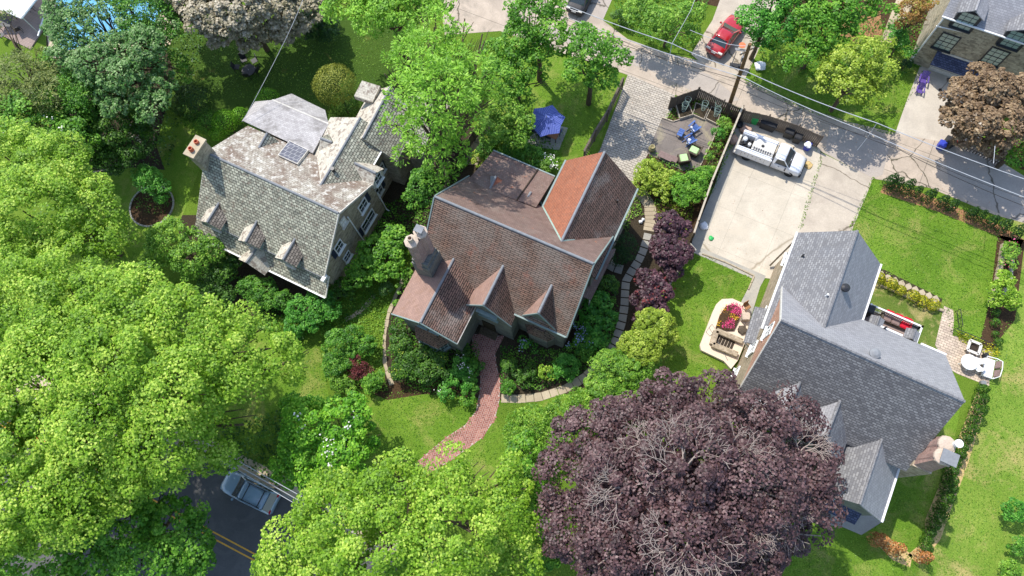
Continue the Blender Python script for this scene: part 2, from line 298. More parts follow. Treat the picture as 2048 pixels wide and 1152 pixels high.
# ------------------------------------------------------------------ mesh building
ROOT = {}
class MB:
    def __init__(s): s.v = []; s.f = []; s.mi = []; s.cur = 0
    def add(s, vs, fs):
        o = len(s.v); s.v += [Vector(p) for p in vs]
        for f in fs: s.f.append([o+i for i in f]); s.mi.append(s.cur)
        return s
    def poly(s, pts): return s.add(pts, [list(range(len(pts)))])
    def slab(s, pts, th, direction=None):            # a plate: pts is its top, th its thickness downwards / along direction
        d = Vector(direction)*th if direction is not None else Vector((0, 0, -th))
        n = len(pts); pts = [Vector(p) for p in pts]
        fs = [list(range(n)), list(range(2*n-1, n-1, -1))]+[[i, i+n, (i+1) % n+n, (i+1) % n] for i in range(n)]
        return s.add(pts+[p+d for p in pts], fs)
    def obox(s, c, ex, ey, ez, hx, hy, hz):
        c = Vector(c); ex, ey, ez = Vector(ex)*hx, Vector(ey)*hy, Vector(ez)*hz
        vs = [c+a*ex+b*ey+d*ez for d in (-1, 1) for b in (-1, 1) for a in (-1, 1)]
        return s.add(vs, [[0, 2, 3, 1], [4, 5, 7, 6], [0, 1, 5, 4], [2, 6, 7, 3], [0, 4, 6, 2], [1, 3, 7, 5]])
    def box(s, x0, x1, y0, y1, z0, z1):
        return s.obox(((x0+x1)/2, (y0+y1)/2, (z0+z1)/2), (1, 0, 0), (0, 1, 0), (0, 0, 1), abs(x1-x0)/2, abs(y1-y0)/2, abs(z1-z0)/2)
    def beam(s, a, b, wd, ht=None, up=UP):
        a, b = Vector(a), Vector(b); d = (b-a); L = d.length; d = d/L
        if abs(d.dot(up)) > 0.98: up = Vector((1, 0, 0))
        y = up.cross(d).normalized(); z = d.cross(y)
        return s.obox((a+b)/2, d, y, z, L/2, wd/2, (ht or wd)/2)
    def tube(s, pts, rs, k=6, caps=True):
        pts = [Vector(p) for p in pts]
        if not hasattr(rs, '__len__'): rs = [rs]*len(pts)
        o = len(s.v); n = len(pts); prev = None
        for i, p in enumerate(pts):
            d = (pts[min(i+1, n-1)]-pts[max(i-1, 0)]).normalized()
            a = prev if prev is not None else (Vector((0, 0, 1)) if abs(d.z) < .9 else Vector((1, 0, 0)))
            y = (a-d*a.dot(d)).normalized(); prev = y; x = d.cross(y)
            for j in range(k):
                t = 2*math.pi*j/k; s.v.append(p+(y*math.cos(t)+x*math.sin(t))*rs[i])
        for i in range(n-1):
            for j in range(k):
                s.f.append([o+i*k+j, o+i*k+(j+1) % k, o+(i+1)*k+(j+1) % k, o+(i+1)*k+j]); s.mi.append(s.cur)
        if caps:
            s.f.append([o+j for j in range(k-1, -1, -1)]); s.mi.append(s.cur)
            s.f.append([o+(n-1)*k+j for j in range(k)]); s.mi.append(s.cur)
        return s
    def lathe(s, c, prof, k=16, axis='z'):
        c = Vector(c); o = len(s.v); n = len(prof)
        for r, z in prof:
            for j in range(k):
                t = 2*math.pi*j/k
                q = (r*math.cos(t), r*math.sin(t), z) if axis == 'z' else ((z, r*math.cos(t), r*math.sin(t)) if axis == 'x' else (r*math.cos(t), z, r*math.sin(t)))
                s.v.append(c+Vector(q))
        for i in range(n-1):
            for j in range(k):
                s.f.append([o+i*k+j, o+i*k+(j+1) % k, o+(i+1)*k+(j+1) % k, o+(i+1)*k+j]); s.mi.append(s.cur)
        s.f.append([o+j for j in range(k-1, -1, -1)]); s.mi.append(s.cur)
        s.f.append([o+(n-1)*k+j for j in range(k)]); s.mi.append(s.cur)
        return s
    def build(s, name, mat, parent=None, world=False, smooth=False, bevel=0.0, flat_uv=GA, origin=True):
        vs = s.v
        root = parent
        while root is not None and root.name not in ROOT: root = root.parent
        if world and root is not None:
            L, rz = ROOT[root.name]; mr = Matrix.Rotation(-rz, 3, 'Z'); vs = [mr @ (p-L) for p in vs]
        off = Vector((0, 0, 0))
        if parent is None and origin and vs:
            a = np.array([p[:] for p in vs]); off = Vector(((a[:, 0].min()+a[:, 0].max())/2, (a[:, 1].min()+a[:, 1].max())/2, a[:, 2].min()))
            vs = [p-off for p in vs]
        me = bpy.data.meshes.new(name); me.from_pydata([p[:] for p in vs], [], s.f)
        mats = mat if isinstance(mat, list) else [mat]
        for m in mats: me.materials.append(M[m] if isinstance(m, str) else m)
        if len(mats) > 1: me.polygons.foreach_set('material_index', s.mi)
        me.update()
        bm = bmesh.new(); bm.from_mesh(me)
        bmesh.ops.recalc_face_normals(bm, faces=bm.faces)
        if bevel: bmesh.ops.bevel(bm, geom=[e for e in bm.edges if len(e.link_faces) == 2 and e.calc_face_angle(0) > 0.5], offset=bevel, segments=2, affect='EDGES', clamp_overlap=True)
        uvl = bm.loops.layers.uv.new('UVMap')
        for f in bm.faces:
            n = f.normal
            if abs(n.z) > 0.995: a = Vector((math.cos(flat_uv), math.sin(flat_uv), 0)); b = Vector((-a.y, a.x, 0))
            else: a = UP.cross(n).normalized(); b = n.cross(a)
            for l in f.loops: q = l.vert.co+off; l[uvl].uv = (q.dot(a), q.dot(b))
            f.smooth = smooth
        bm.to_mesh(me); bm.free(); me.update()
        o = bpy.data.objects.new(name, me); col.objects.link(o)
        if parent is not None: o.parent = parent
        else: o.location = off
        return o
def tag(o, label=None, cat=None, group=None, kind=None):
    if label: o['label'] = label
    if cat: o['category'] = cat
    if group: o['group'] = group
    if kind: o['kind'] = kind
    return o
def thing(name, label, cat, loc=(0, 0, 0), rz=0.0, group=None):
    o = bpy.data.objects.new(name, None); col.objects.link(o); o.empty_display_size = 0.3
    loc = Vector(loc); o.location = loc; o.rotation_euler = (0, 0, rz); ROOT[o.name] = (loc.copy(), rz)
    return tag(o, label, cat, group)
def dup(root, loc, rz, label=None, scale=None):
    r = root.copy(); col.objects.link(r); r.location = Vector(loc); r.rotation_euler = (0, 0, rz)
    if scale: r.scale = (scale,)*3
    ROOT[r.name] = (Vector(loc), rz)
    if label: r['label'] = label
    for ch in list(root.children):
        c = ch.copy(); col.objects.link(c); c.parent = r
        for g in list(ch.children):
            d = g.copy(); col.objects.link(d); d.parent = c
    return r
def sheet(name, pts, z, mat, kind='structure', sub=0):
    return tag(MB().poly(gpoly(pts, z)).build(name, mat), kind=kind)
def struct(o): return tag(o, kind='structure')

# ------------------------------------------------------------------ foliage
rng = np.random.default_rng(7)
def leaf_mesh(name, C, N, T, size, rnd, mat, parent=None, shape='kite', aspect=0.75, origin=None):
    """C centres, N normals, T tangents (n,3); size (n,)"""
    n = len(C); B = np.cross(N, T)
    if shape == 'kite': prof = [(-.5, 0), (0.02, .5*aspect), (.5, 0), (0.02, -.5*aspect)]
    elif shape == 'maple': prof = [(-.5, .04), (-.22, .5), (.04, .22), (.5, .0), (.04, -.22), (-.22, -.5)]
    elif shape == 'round': prof = [(-.5, 0), (-.25, .42*aspect/.75), (.25, .42*aspect/.75), (.5, 0), (.25, -.42*aspect/.75), (-.25, -.42*aspect/.75)]
    else: prof = [(-.5, -.5*aspect), (.5, -.5*aspect), (.5, .5*aspect), (-.5, .5*aspect)]
    k = len(prof); V = np.zeros((n, k, 3))
    for i, (a, b) in enumerate(prof):
        lift = 0.10*(abs(b)*2-0.5)
        V[:, i] = C+T*(a*size)[:, None]+B*(b*size)[:, None]+N*(lift*size)[:, None]
    if origin is not None: V = V-np.array(origin)[None, None]
    me = bpy.data.meshes.new(name); me.vertices.add(n*k); me.vertices.foreach_set('co', V.reshape(-1).astype(np.float32))
    me.loops.add(n*k); me.loops.foreach_set('vertex_index', np.arange(n*k, dtype=np.int32))
    me.polygons.add(n); me.polygons.foreach_set('loop_start', np.arange(0, n*k, k, dtype=np.int32)); me.polygons.foreach_set('loop_total', np.full(n, k, np.int32))
    at = me.attributes.new('rnd', 'FLOAT', 'FACE'); at.data.foreach_set('value', np.clip(rnd, 0, 1).astype(np.float32))
    me.materials.append(M[mat] if isinstance(mat, str) else mat); me.update(calc_edges=True)
    o = bpy.data.objects.new(name, me); col.objects.link(o)
    if parent is not None: o.parent = parent
    return o
def unit(a): return a/np.maximum(np.linalg.norm(a, axis=-1, keepdims=True), 1e-9)
def frames(N):
    r = rng.normal(size=N.shape); T = unit(r-N*(r*N).sum(-1, keepdims=True)); return T
def puff_centres(lobes, puff, flat):
    cs = []
    for (x, y, z, r) in lobes:
        n = max(5, int(3.6*(r/puff)**2))
        i = np.arange(n)+.5; zz = 1-1.35*i/n; ph = i*2.399963+rng.uniform(0, 6.28)
        q = np.sqrt(np.maximum(0, 1-zz*zz)); d = np.stack([q*np.cos(ph), q*np.sin(ph), zz], 1)
        rr = np.maximum(r-puff*.8, r*.3)*rng.uniform(.72, 1.1, (n, 1))
        c = np.array([x, y, z])+d*rr*np.array([1, 1, flat])+rng.normal(size=(n, 3))*puff*.16
        cs.append(np.concatenate([c, d], 1))
    A = np.concatenate(cs)
    keep = np.ones(len(A), bool)
    for (x, y, z, r) in lobes:
        e = (A[:, :3]-np.array([x, y, z]))/np.array([1, 1, flat]); keep &= ~(np.linalg.norm(e, axis=1) < r*.55)
    A = A[keep]; return A[A[:, 2] > 0.15]
def crown_points(lobes, puff, leaf, dens, flat=.85, up=.8, jit=.55, drop=0.06):
    A = puff_centres(lobes, puff, flat)
    A = A[rng.random(len(A)) > drop]
    npf = np.maximum(10, (dens*10.5*rng.uniform(.45, 1.3, len(A))*(puff/leaf)**2)).astype(int)
    idx = np.repeat(np.arange(len(A)), npf); n = len(idx)
    pr = puff*rng.uniform(.5, 1.3, len(A))[idx]
    d = rng.normal(size=(n, 3)); d[:, 2] = d[:, 2]*.75+.35; d = unit(d+A[idx, 3:]*.5)
    rad = pr*rng.uniform(.25, 1.0, n)**.45
    C = A[idx, :3]+d*rad[:, None]*np.array([1, 1, .72])
    N = unit(d*.55+np.array([0, 0, up])+rng.normal(size=(n, 3))*jit*.5)
    prnd = rng.random(len(A))[idx]
    rnd = .5+(rng.random(n)-.5)*.7+(prnd-.5)*.45
    return C, N, d, rnd
def clip_points(lobes, leaf, dens, flat=.9):
    Cs, Ds = [], []
    for (x, y, z, r) in lobes:
        n = int(dens*16*(r/leaf)**2); d = rng.normal(size=(n, 3)); d[:, 2] = np.abs(d[:, 2])*1.0-.25*rng.random(n); d = unit(d)
        wob = 1+.035*np.sin(5*d[:, 0]+2*x)*np.sin(6*d[:, 1]+z)+.02*np.sin(13*d[:, 2]+9*d[:, 0])
        Cs.append(np.array([x, y, z])+d*(r*wob*rng.uniform(.90, 1.02, n))[:, None]*np.array([1, 1, flat])); Ds.append(d)
    C = np.concatenate(Cs); d = np.concatenate(Ds); N = unit(d+rng.normal(size=d.shape)*.35)
    k = C[:, 2] > .03; C, N, d = C[k], N[k], d[k]
    return C, N, d, .5+(rng.random(len(C))-.5)*.9
def limb(mb, a, b, r0, r1, sag=0.1, k=6):
    a, b = Vector(a), Vector(b); m = (a+b)/2+Vector((rng.normal()*.06, rng.normal()*.06, sag))*(b-a).length
    mb.tube([a, a*.55+m*.45, m, b*.55+m*.45, b], [r0, r0*.8+r1*.2, (r0+r1)/2, r0*.25+r1*.75, r1], k)
def tree(name, label, cat, lobes, mat, leaf=.22, puff=.9, dens=1.0, shape='kite', flat=.85, trunk=.25, base=None, group=None, blossoms=None, barkm='bark', aspect=.75, up=.8, jit=.55, drop=.06, style=None, zb=0.0):
    """lobes: (u, v, radius in photo px, height of the lobe centre)"""
    L = []
    for (u, v, rp, z) in lobes:
        p = P(u, v, z); L.append((p.x, p.y, z, rp*sc(u, v, z)*(1.04 if cat == 'tree' else 1.02)+(puff*.15 if cat == 'shrub' and style != 'clip' else 0)))
    cx = sum(l[0]*l[3] for l in L)/sum(l[3] for l in L); cy = sum(l[1]*l[3] for l in L)/sum(l[3] for l in L)
    if base: b = P(*base); cx, cy = b.x, b.y
    root = thing(name, label, cat, (cx, cy, zb), 0, group)
    Lc = [(x-cx, y-cy, z-zb, r) for x, y, z, r in L]
    C, N, d, rnd = crown_points(Lc, puff, leaf, dens, flat, up, jit, drop) if style != 'clip' else clip_points(Lc, leaf, dens, flat)
    n = len(C)
    if style == 'spray':
        T = unit(d*np.array([1, 1, .35])+rng.normal(size=(n, 3))*.25); N = unit(N-T*(N*T).sum(-1, keepdims=True))
    else: T = frames(N)
    leaf_mesh('crown', C, N, T, leaf*rng.uniform(.7, 1.25, n), rnd, mat, root, shape, aspect)
    if blossoms:
        bm_, frac, bs = blossoms; k = max(3, int(n*frac)); up_i = np.where(d[:, 2] > .25)[0]; cl = rng.choice(up_i, max(2, k//9)); 
        Cb = np.repeat(C[cl], 9, 0); Cb = Cb+rng.normal(size=Cb.shape)*.16+np.array([0, 0, leaf*.4])
        Nb = unit(rng.normal(size=Cb.shape)*.4+np.array([0, 0, 1])); 
        leaf_mesh('blossoms', Cb, Nb, frames(Nb), bs*rng.uniform(.7, 1.3, len(Cb)), rng.random(len(Cb)), bm_, root, 'round')
    if trunk:
        top = min(l[2] for l in Lc); top = max(0.4, top*.62)
        mb = MB(); mb.tube([(0, 0, -.05), (trunk*.2, 0, top*.5), (0, trunk*.2, top)], [trunk*1.25, trunk, trunk*.8], 9)
        for (x, y, z, r) in Lc:
            limb(mb, (0, trunk*.2, top*.92), (x, y, z+r*flat*.2), trunk*.55, trunk*.16)
            for q in range(4):
                an = rng.uniform(0, 6.28); e = (x+math.cos(an)*r*.7, y+math.sin(an)*r*.7, z+r*flat*rng.uniform(-.1, .5))
                limb(mb, (x*.6, y*.6, top*.92+(z-top*.92)*.65), e, trunk*.2, trunk*.06, 0.05, 5)
        mb.build('trunk', barkm, root)
    return root
def cover(name, pts, mat, leaf=.14, dens=30, zmax=.35, shape='kite', up=1.0, zb=0.0, label=None, cat=None):
    """ground cover nobody could count, inside a photo polygon"""
    G = [(p.x, p.y) for p in gpoly(pts, 0)]; xs = [g[0] for g in G]; ys = [g[1] for g in G]
    area = abs(sum(G[i][0]*G[(i+1) % len(G)][1]-G[(i+1) % len(G)][0]*G[i][1] for i in range(len(G))))/2
    bb = (max(xs)-min(xs))*(max(ys)-min(ys)); n = int(dens*1.5*bb)
    X = rng.uniform(min(xs), max(xs), n); Y = rng.uniform(min(ys), max(ys), n); ins = np.zeros(n, bool)
    for i in range(len(G)):
        (x0, y0), (x1, y1) = G[i], G[(i+1) % len(G)]
        if y0 == y1: continue
        c = ((y0 > Y) != (y1 > Y)) & (X < (x1-x0)*(Y-y0)/(y1-y0)+x0); ins ^= c
    X, Y = X[ins], Y[ins]; n = len(X)
    hill = .5+.25*np.sin(X*2.1+1.3*np.sin(Y*1.7))+.25*np.sin(Y*2.7+1.1*np.sin(X*2.9))
    Z = zb+zmax*np.clip(hill, 0, 1)*rng.uniform(.35, 1, n)+.02
    C = np.stack([X, Y, Z], 1); N = unit(rng.normal(size=C.shape)*.5+np.array([0, 0, up]))
    o0 = np.array([C[:, 0].mean(), C[:, 1].mean(), 0])
    o = leaf_mesh(name, C, N, frames(N), leaf*rng.uniform(.6, 1.3, n), .5+(rng.random(n)-.5)*.7+(hill-.5)*.5, mat, None, shape, .75, o0)
    o.location = Vector(o0); return tag(o, label, cat, kind='stuff')
# ================================================================== GROUND
gpts = [(-60, 75), (60, 75), (60, -25), (-60, -25)]
_g = MB(); nx = 1
_g.poly([Vector((-140, -90, 0)), Vector((140, -90, 0)), Vector((140, 190, 0)), Vector((-140, 190, 0))])
struct(_g.build('ground', 'lawn_wild', origin=False))
S = sheet
S('lawn', [(330, 40), (830, 30), (900, 330), (640, 330), (420, 260), (340, 220)], .004, 'lawn_shaded')
S('lawn', [(180, 330), (330, 230), (420, 280), (370, 420), (300, 560), (520, 640), (640, 700), (660, 800), (430, 980), (150, 800)], .004, 'lawn_fine')
S('lawn', [(1010, 60), (1250, 150), (1185, 320), (1120, 320), (1010, 330), (960, 240)], .004, 'lawn_fine')
S('lawn', [(760, 790), (850, 770), (970, 800), (1010, 870), (1120, 770), (1200, 900), (1080, 1000), (900, 960), (700, 1000), (640, 840)], .004, 'lawn_fine')
S('lawn', [(1392, 503), (1506, 556), (1476, 612), (1440, 640), (1400, 690), (1440, 745), (1300, 800), (1290, 640), (1340, 560)], .004, 'lawn_fine')
S('lawn', [(1745, 360), (1870, 385), (1985, 440), (2002, 480), (1985, 560), (1972, 640), (1960, 690), (1900, 660), (1880, 600), (1756, 540), (1700, 460)], .004, 'lawn_fine')
S('lawn', [(1740, 545), (1880, 600), (1885, 640), (1870, 700), (1840, 690), (1720, 640)], .006, 'lawn_patchy')
S('lawn', [(2005, 440), (2100, 440), (2200, 700), (2150, 1250), (1800, 1250), (1850, 1090), (1920, 900), (1960, 780), (1990, 640)], .004, 'lawn_dry')
S('lawn', [(1480, 1000), (1920, 820), (1880, 1020), (1840, 1250), (1400, 1300)], .005, 'lawn_fine')
S('lawn', [(1200, -40), (1450, -60), (1395, 100), (1330, 100), (1230, 60)], .003, 'lawn_wild')
S('lawn', [(1500, 110), (1700, 60), (1850, 130), (1780, 262), (1690, 240), (1490, 160)], .003, 'lawn_fine')

ALLEY = [(870, -60), (1015, -60), (1130, 4), (1205, 40), (1255, 78), (1330, 105), (1400, 122), (1490, 160), (1600, 212), (1700, 244), (1790, 266), (1960, 298), (2048, 352), (2200, 425), (2200, 520), (2048, 446), (1990, 430), (1860, 376), (1745, 357), (1640, 302), (1480, 224), (1400, 205), (1350, 190), (1262, 152), (1130, 108), (1000, 62), (890, 70)]
S('alley', ALLEY, .010, 'alley')
S('driveway', [(1110, -60), (1250, -60), (1205, 42), (1130, 8)], .008, 'asphalt_patch')
S('asphalt_patch', [(1060, 55), (1140, 55), (1262, 100), (1420, 150), (1480, 200), (1445, 208), (1400, 190), (1300, 140), (1200, 112)], .014, 'asphalt_patch')
S('asphalt_patch', [(1660, 250), (1780, 285), (1765, 350), (1745, 356), (1650, 305)], .014, 'asphalt_patch')
S('asphalt_patch', [(1890, 310), (1960, 300), (2048, 352), (2200, 425), (2200, 520), (2048, 446), (1900, 388)], .014, 'asphalt_patch')
S('driveway', [(1462, -60), (1600, -60), (1545, 40), (1490, 158), (1400, 124), (1382, 108), (1425, 40)], .008, 'drive')
S('driveway', [(1790, 268), (1812, 205), (1845, 120), (1960, 165), (1985, 220), (1955, 300)], .008, 'drive_pale')
S('driveway', [(1636, 302), (1746, 357), (1700, 470), (1560, 560), (1560, 470), (1600, 460)], .014, 'drive')
S('parking_pad', [(1478, 225), (1640, 300), (1640, 330), (1600, 458), (1560, 560), (1530, 556), (1383, 488), (1388, 470), (1430, 370)], .018, 'slab_big')
S('parking_pad', [(1479, 226), (1494, 262), (1402, 496), (1383, 488), (1388, 468), (1430, 370)], .023, 'flag')  # grey strip by the fence: fence shade painted in, along with asphalt
S('driveway', [(1256, 148), (1350, 190), (1345, 216), (1300, 300), (1262, 372), (1220, 420), (1130, 400), (1200, 300)], .014, 'setts')
S('path', [(1380, 486), (1532, 552), (1520, 574), (1500, 640), (1490, 690), (1466, 650), (1484, 600), (1506, 558), (1388, 506)], .022, 'flag')
S('patio', [(1324, 236), (1348, 243), (1388, 230), (1438, 248), (1424, 284), (1400, 334), (1366, 342), (1294, 306)], .018, 'patio')
# beds
S('flower_bed', [(1345, 214), (1402, 196), (1480, 226), (1470, 270), (1425, 380), (1388, 468), (1300, 440), (1262, 372), (1296, 302), (1366, 342), (1400, 334), (1438, 250), (1388, 230), (1348, 243), (1326, 236)], .012, 'mulch')
S('flower_bed', [(1262, 372), (1388, 440), (1384, 500), (1340, 560), (1300, 640), (1210, 760), (1100, 800), (1000, 800), (850, 800), (770, 770), (770, 640), (830, 520), (800, 480), (690, 590), (640, 620), (500, 640), (370, 520), (350, 430), (700, 430), (800, 300), (930, 240), (1000, 300), (1220, 420)], .003, 'mulch_dark')
S('flower_bed', [(700, 768), (800, 765), (850, 750), (955, 798), (850, 788), (775, 800)], .007, 'mulch')
S('flower_bed', [(1768, 368), (1800, 370), (1880, 400), (2010, 455), (2048, 480), (2040, 496), (1990, 470), (1880, 425), (1760, 385)], .008, 'mulch_red')
S('flower_bed', [(1955, 780), (1975, 800), (1935, 930), (1905, 1010), (1880, 1080), (1840, 1130), (1815, 1110), (1850, 1080), (1850, 1040), (1895, 930)], .010, 'straw')
S('flower_bed', [(1995, 470), (2050, 480), (2030, 640), (1990, 690), (1960, 760), (1950, 720), (1980, 600)], .008, 'mulch')
S('flower_bed', [(1745, 1080), (1775, 1075), (1825, 1110), (1820, 1135), (1785, 1120)], .010, 'straw')
S('flower_bed', [(330, 90), (350, 150), (310, 300), (260, 335), (200, 345), (100, 300), (90, 0), (330, 0)], .007, 'mulch_dark')
S('flower_bed', [(1100, -60), (1110, -60), (1500, -60), (1800, -60), (1900, 60), (1840, 110), (1790, 60), (1640, 50), (1560, 60), (1510, 30)], .005, 'mulch')
S('flower_bed', [(1940, 285), (2060, 285), (2060, 345), (1990, 318)], .012, 'mulch')
S('dirt_patch', [(1690, 10), (1760, 20), (1765, 70), (1720, 90), (1660, 60)], .012, 'mulch_red')
S('path', [(1800, -20), (1830, 0), (1790, 85), (1760, 84)], .016, 'flag_warm')
S('flower_bed', [(230, 60), (330, 340), (210, 330), (80, 220)], .009, 'mulch_dark')
# island bed on the left lawn
c0 = P(304, 412); isl = [c0+Vector((math.cos(a)*1.95, math.sin(a)*1.95, .02)) for a in np.linspace(0, 2*math.pi, 33)[:-1]]
struct(MB().poly(isl).build('flower_bed', 'mulch'))
ed = MB()
for i in range(32):
    a, b = isl[i], isl[(i+1) % 32]; ed.beam(a, a.lerp(b, .88), .14, .16)
tag(ed.build('bed_edging', 'flag'), 'ring of low grey stones edging the round bed on the left lawn', 'edging')
# road
rd = [(-200, 800), (340, 885), (520, 930), (700, 1040), (1200, 1300), (900, 1500), (-300, 1400)]
S('road', [(-300, 700), (250, 845), (440, 925), (560, 985), (700, 1060), (900, 1180), (1200, 1350), (1000, 1600), (-300, 1600)], .012, 'road')
S('pavement', [(-300, 640), (260, 800), (450, 893), (585, 960), (740, 1050), (1250, 1340), (1200, 1350), (900, 1180), (700, 1060), (560, 985), (440, 925), (250, 845), (-300, 700)], .02, 'walk')
kb = MB(); kp = [(-300, 700), (250, 845), (440, 925), (560, 985), (700, 1060), (900, 1180), (1200, 1350)]
for a, b in zip(kp[:-1], kp[1:]): kb.beam(P(*a)+Vector((0, 0, .06)), P(*b)+Vector((0, 0, .06)), .16, .13)
struct(kb.build('kerb', 'flag'))
for q in (0, 1):
    a, b = P(380, 1052-q*13), P(620, 1180-q*13); a2, b2 = a+(a-b)*2, b+(b-a)*2; nn = (b-a).cross(UP).normalized()*.055
    struct(MB().poly([a2+nn+UP*.018, b2+nn+UP*.018, b2-nn+UP*.018, a2-nn+UP*.018]).build('road_marking', 'yellow'))
# front brick path, laid herringbone
PATH = [(945, 668), (1008, 672), (990, 708), (993, 730), (1000, 762), (999, 800), (990, 838), (965, 875), (930, 901), (890, 928), (852, 950), (828, 930), (856, 905), (896, 872), (930, 850), (952, 822), (960, 780), (962, 730), (944, 700)]
def inside(x, y, G):
    c = False; n = len(G)
    for i in range(n):
        x0, y0 = G[i][0], G[i][1]; x1, y1 = G[(i+1) % n][0], G[(i+1) % n][1]
        if (y0 > y) != (y1 > y) and x < (x1-x0)*(y-y0)/(y1-y0)+x0: c = not c
    return c
S('path', PATH, .012, plain('path_mortar', rgb(184, 164, 154), .9, .1, .1, 8))
G = [(p.x, p.y) for p in gpoly(PATH, 0)]
bx0, bx1 = min(g[0] for g in G), max(g[0] for g in G); by0, by1 = min(g[1] for g in G), max(g[1] for g in G)
bk = MB(); s_ = .15; ca, sa = math.cos(R_(20)), math.sin(R_(20)); cx0, cy0 = (bx0+bx1)/2, (by0+by1)/2
for i in range(-70, 71):
    for j in range(-70, 71):
        k = (i-j) % 4
        if k == 0: x0, y0, lx, ly = i, j, 2, 1
        elif k == 3: x0, y0, lx, ly = i, j, 1, 2
        else: continue
        mx_, my_ = (x0+lx/2)*s_, (y0+ly/2)*s_; X, Y = cx0+mx_*ca-my_*sa, cy0+mx_*sa+my_*ca
        if not inside(X, Y, G): continue
        bk.cur = random.Random(i*97+j).randrange(3)
        e1 = Vector((ca, sa, 0)); e2 = Vector((-sa, ca, 0))
        bk.obox((X, Y, .014), e1, e2, UP, lx*s_/2-.014, ly*s_/2-.014, .012)
struct(bk.build('path', [plain('path_brick', rgb(152, 102, 90), .85, .2, .15, 5), plain('path_brick_pale', rgb(166, 116, 102), .85, .2, .15, 5), plain('path_brick_dark', rgb(140, 92, 82), .85, .2, .15, 5)]))
# curved garden walks of separate slabs
def slabs(pts, n, wd, name, mat, gap=.1, th=.05, z=.03, irregular=.06):
    G = [P(a, b) for a, b in pts]; ds = [0]
    for a, b in zip(G[:-1], G[1:]): ds.append(ds[-1]+(b-a).length)
    def at(t):
        t = max(0, min(ds[-1], t))
        for i in range(len(G)-1):
            if t <= ds[i+1]+1e-6: return G[i].lerp(G[i+1], (t-ds[i])/(ds[i+1]-ds[i]))
        return G[-1]
    mb = MB(); L = ds[-1]/n; rr = random.Random(n)
    for i in range(n):
        a, b = at(i*L+gap/2), at((i+1)*L-gap/2); t0 = (at(i*L+.15)-at(i*L-.15)).normalized(); t1 = (at((i+1)*L+.15)-at((i+1)*L-.15)).normalized()
        n0, n1 = Vector((-t0.y, t0.x, 0)), Vector((-t1.y, t1.x, 0)); w0 = wd/2*(1+rr.uniform(-irregular, irregular))
        mb.slab([a+n0*w0+UP*z, b+n1*w0+UP*z, b-n1*w0+UP*z, a-n0*w0+UP*z], th)
    return struct(mb.build(name, mat, bevel=0.008))
slabs([(1262, 375), (1285, 390), (1300, 412), (1302, 440), (1298, 462)], 13, 1.0, 'path', 'flag_warm', .02)
slabs([(1296, 466), (1292, 485), (1285, 505), (1277, 522), (1262, 545), (1252, 562), (1250, 585), (1249, 610), (1245, 640), (1238, 662), (1228, 690), (1212, 708), (1195, 728)], 18, .66, 'path', 'flag')
slabs([(1195, 728), (1170, 755), (1130, 778), (1080, 794), (1040, 798), (1002, 797)], 13, .66, 'path', 'flag_warm', .04)
slabs([(1205, 515), (1215, 527), (1228, 535), (1246, 540)], 3, .8, 'path', 'flag', .08)
slabs([(944, 330), (946, 300), (958, 270), (975, 245)], 4, 1.1, 'path', 'flag_warm', .04)
slabs([(812, 545), (792, 590), (776, 630), (768, 680), (770, 730), (784, 770)], 16, .3, 'path', 'flag_warm', .03, irregular=.3)
slabs([(690, 640), (715, 628), (738, 605), (750, 588)], 7, .42, 'path', 'flag_warm', .05, irregular=.3)
slabs([(186, 345), (230, 335), (270, 318), (305, 290), (312, 262)], 22, .14, 'path', 'flag_warm', .05, irregular=.3)
# walk beside the tile house's east wall
S('path', [(1245, 410), (1262, 420), (1250, 450), (1226, 500), (1205, 540), (1185, 540), (1215, 460)], .016, 'flag_warm')
# terrace of the grey house and its back path
S('terrace', [(1888, 612), (1906, 620), (1908, 642), (1905, 672), (1912, 672), (1985, 705), (1978, 772), (1915, 748), (1895, 735), (1870, 690)], .016, 'pavers')
S('patio', [(1070, 262), (1103, 247), (1136, 256), (1118, 300), (1085, 296), (1052, 285)], .014, 'flag')
dm = MB()
for i in range(9):
    q = P(1762+i*13.6, 549+i*6.1); a, b = D1*.33, D2*.33
    dm.slab([q+a+UP*.05, q+b+UP*.05, q-a+UP*.05, q-b+UP*.05], .04)
S('flower_bed', [(1752, 536), (1770, 540), (1885, 598), (1880, 612), (1750, 556)], .010, 'mulch_dark')
struct(dm.build('path', 'flag_warm'))
# pool and deck behind the trees, upper left
struct(MB().poly([P(118, 105, .03), P(300, 60, .03), P(330, 10, .03), P(200, -40, .03), P(110, 0, .03)]).build('water', 'water'))
S('terrace', [(100, 118), (340, 90), (370, 0), (330, -60), (60, -60), (90, 30)], .016, 'walk')

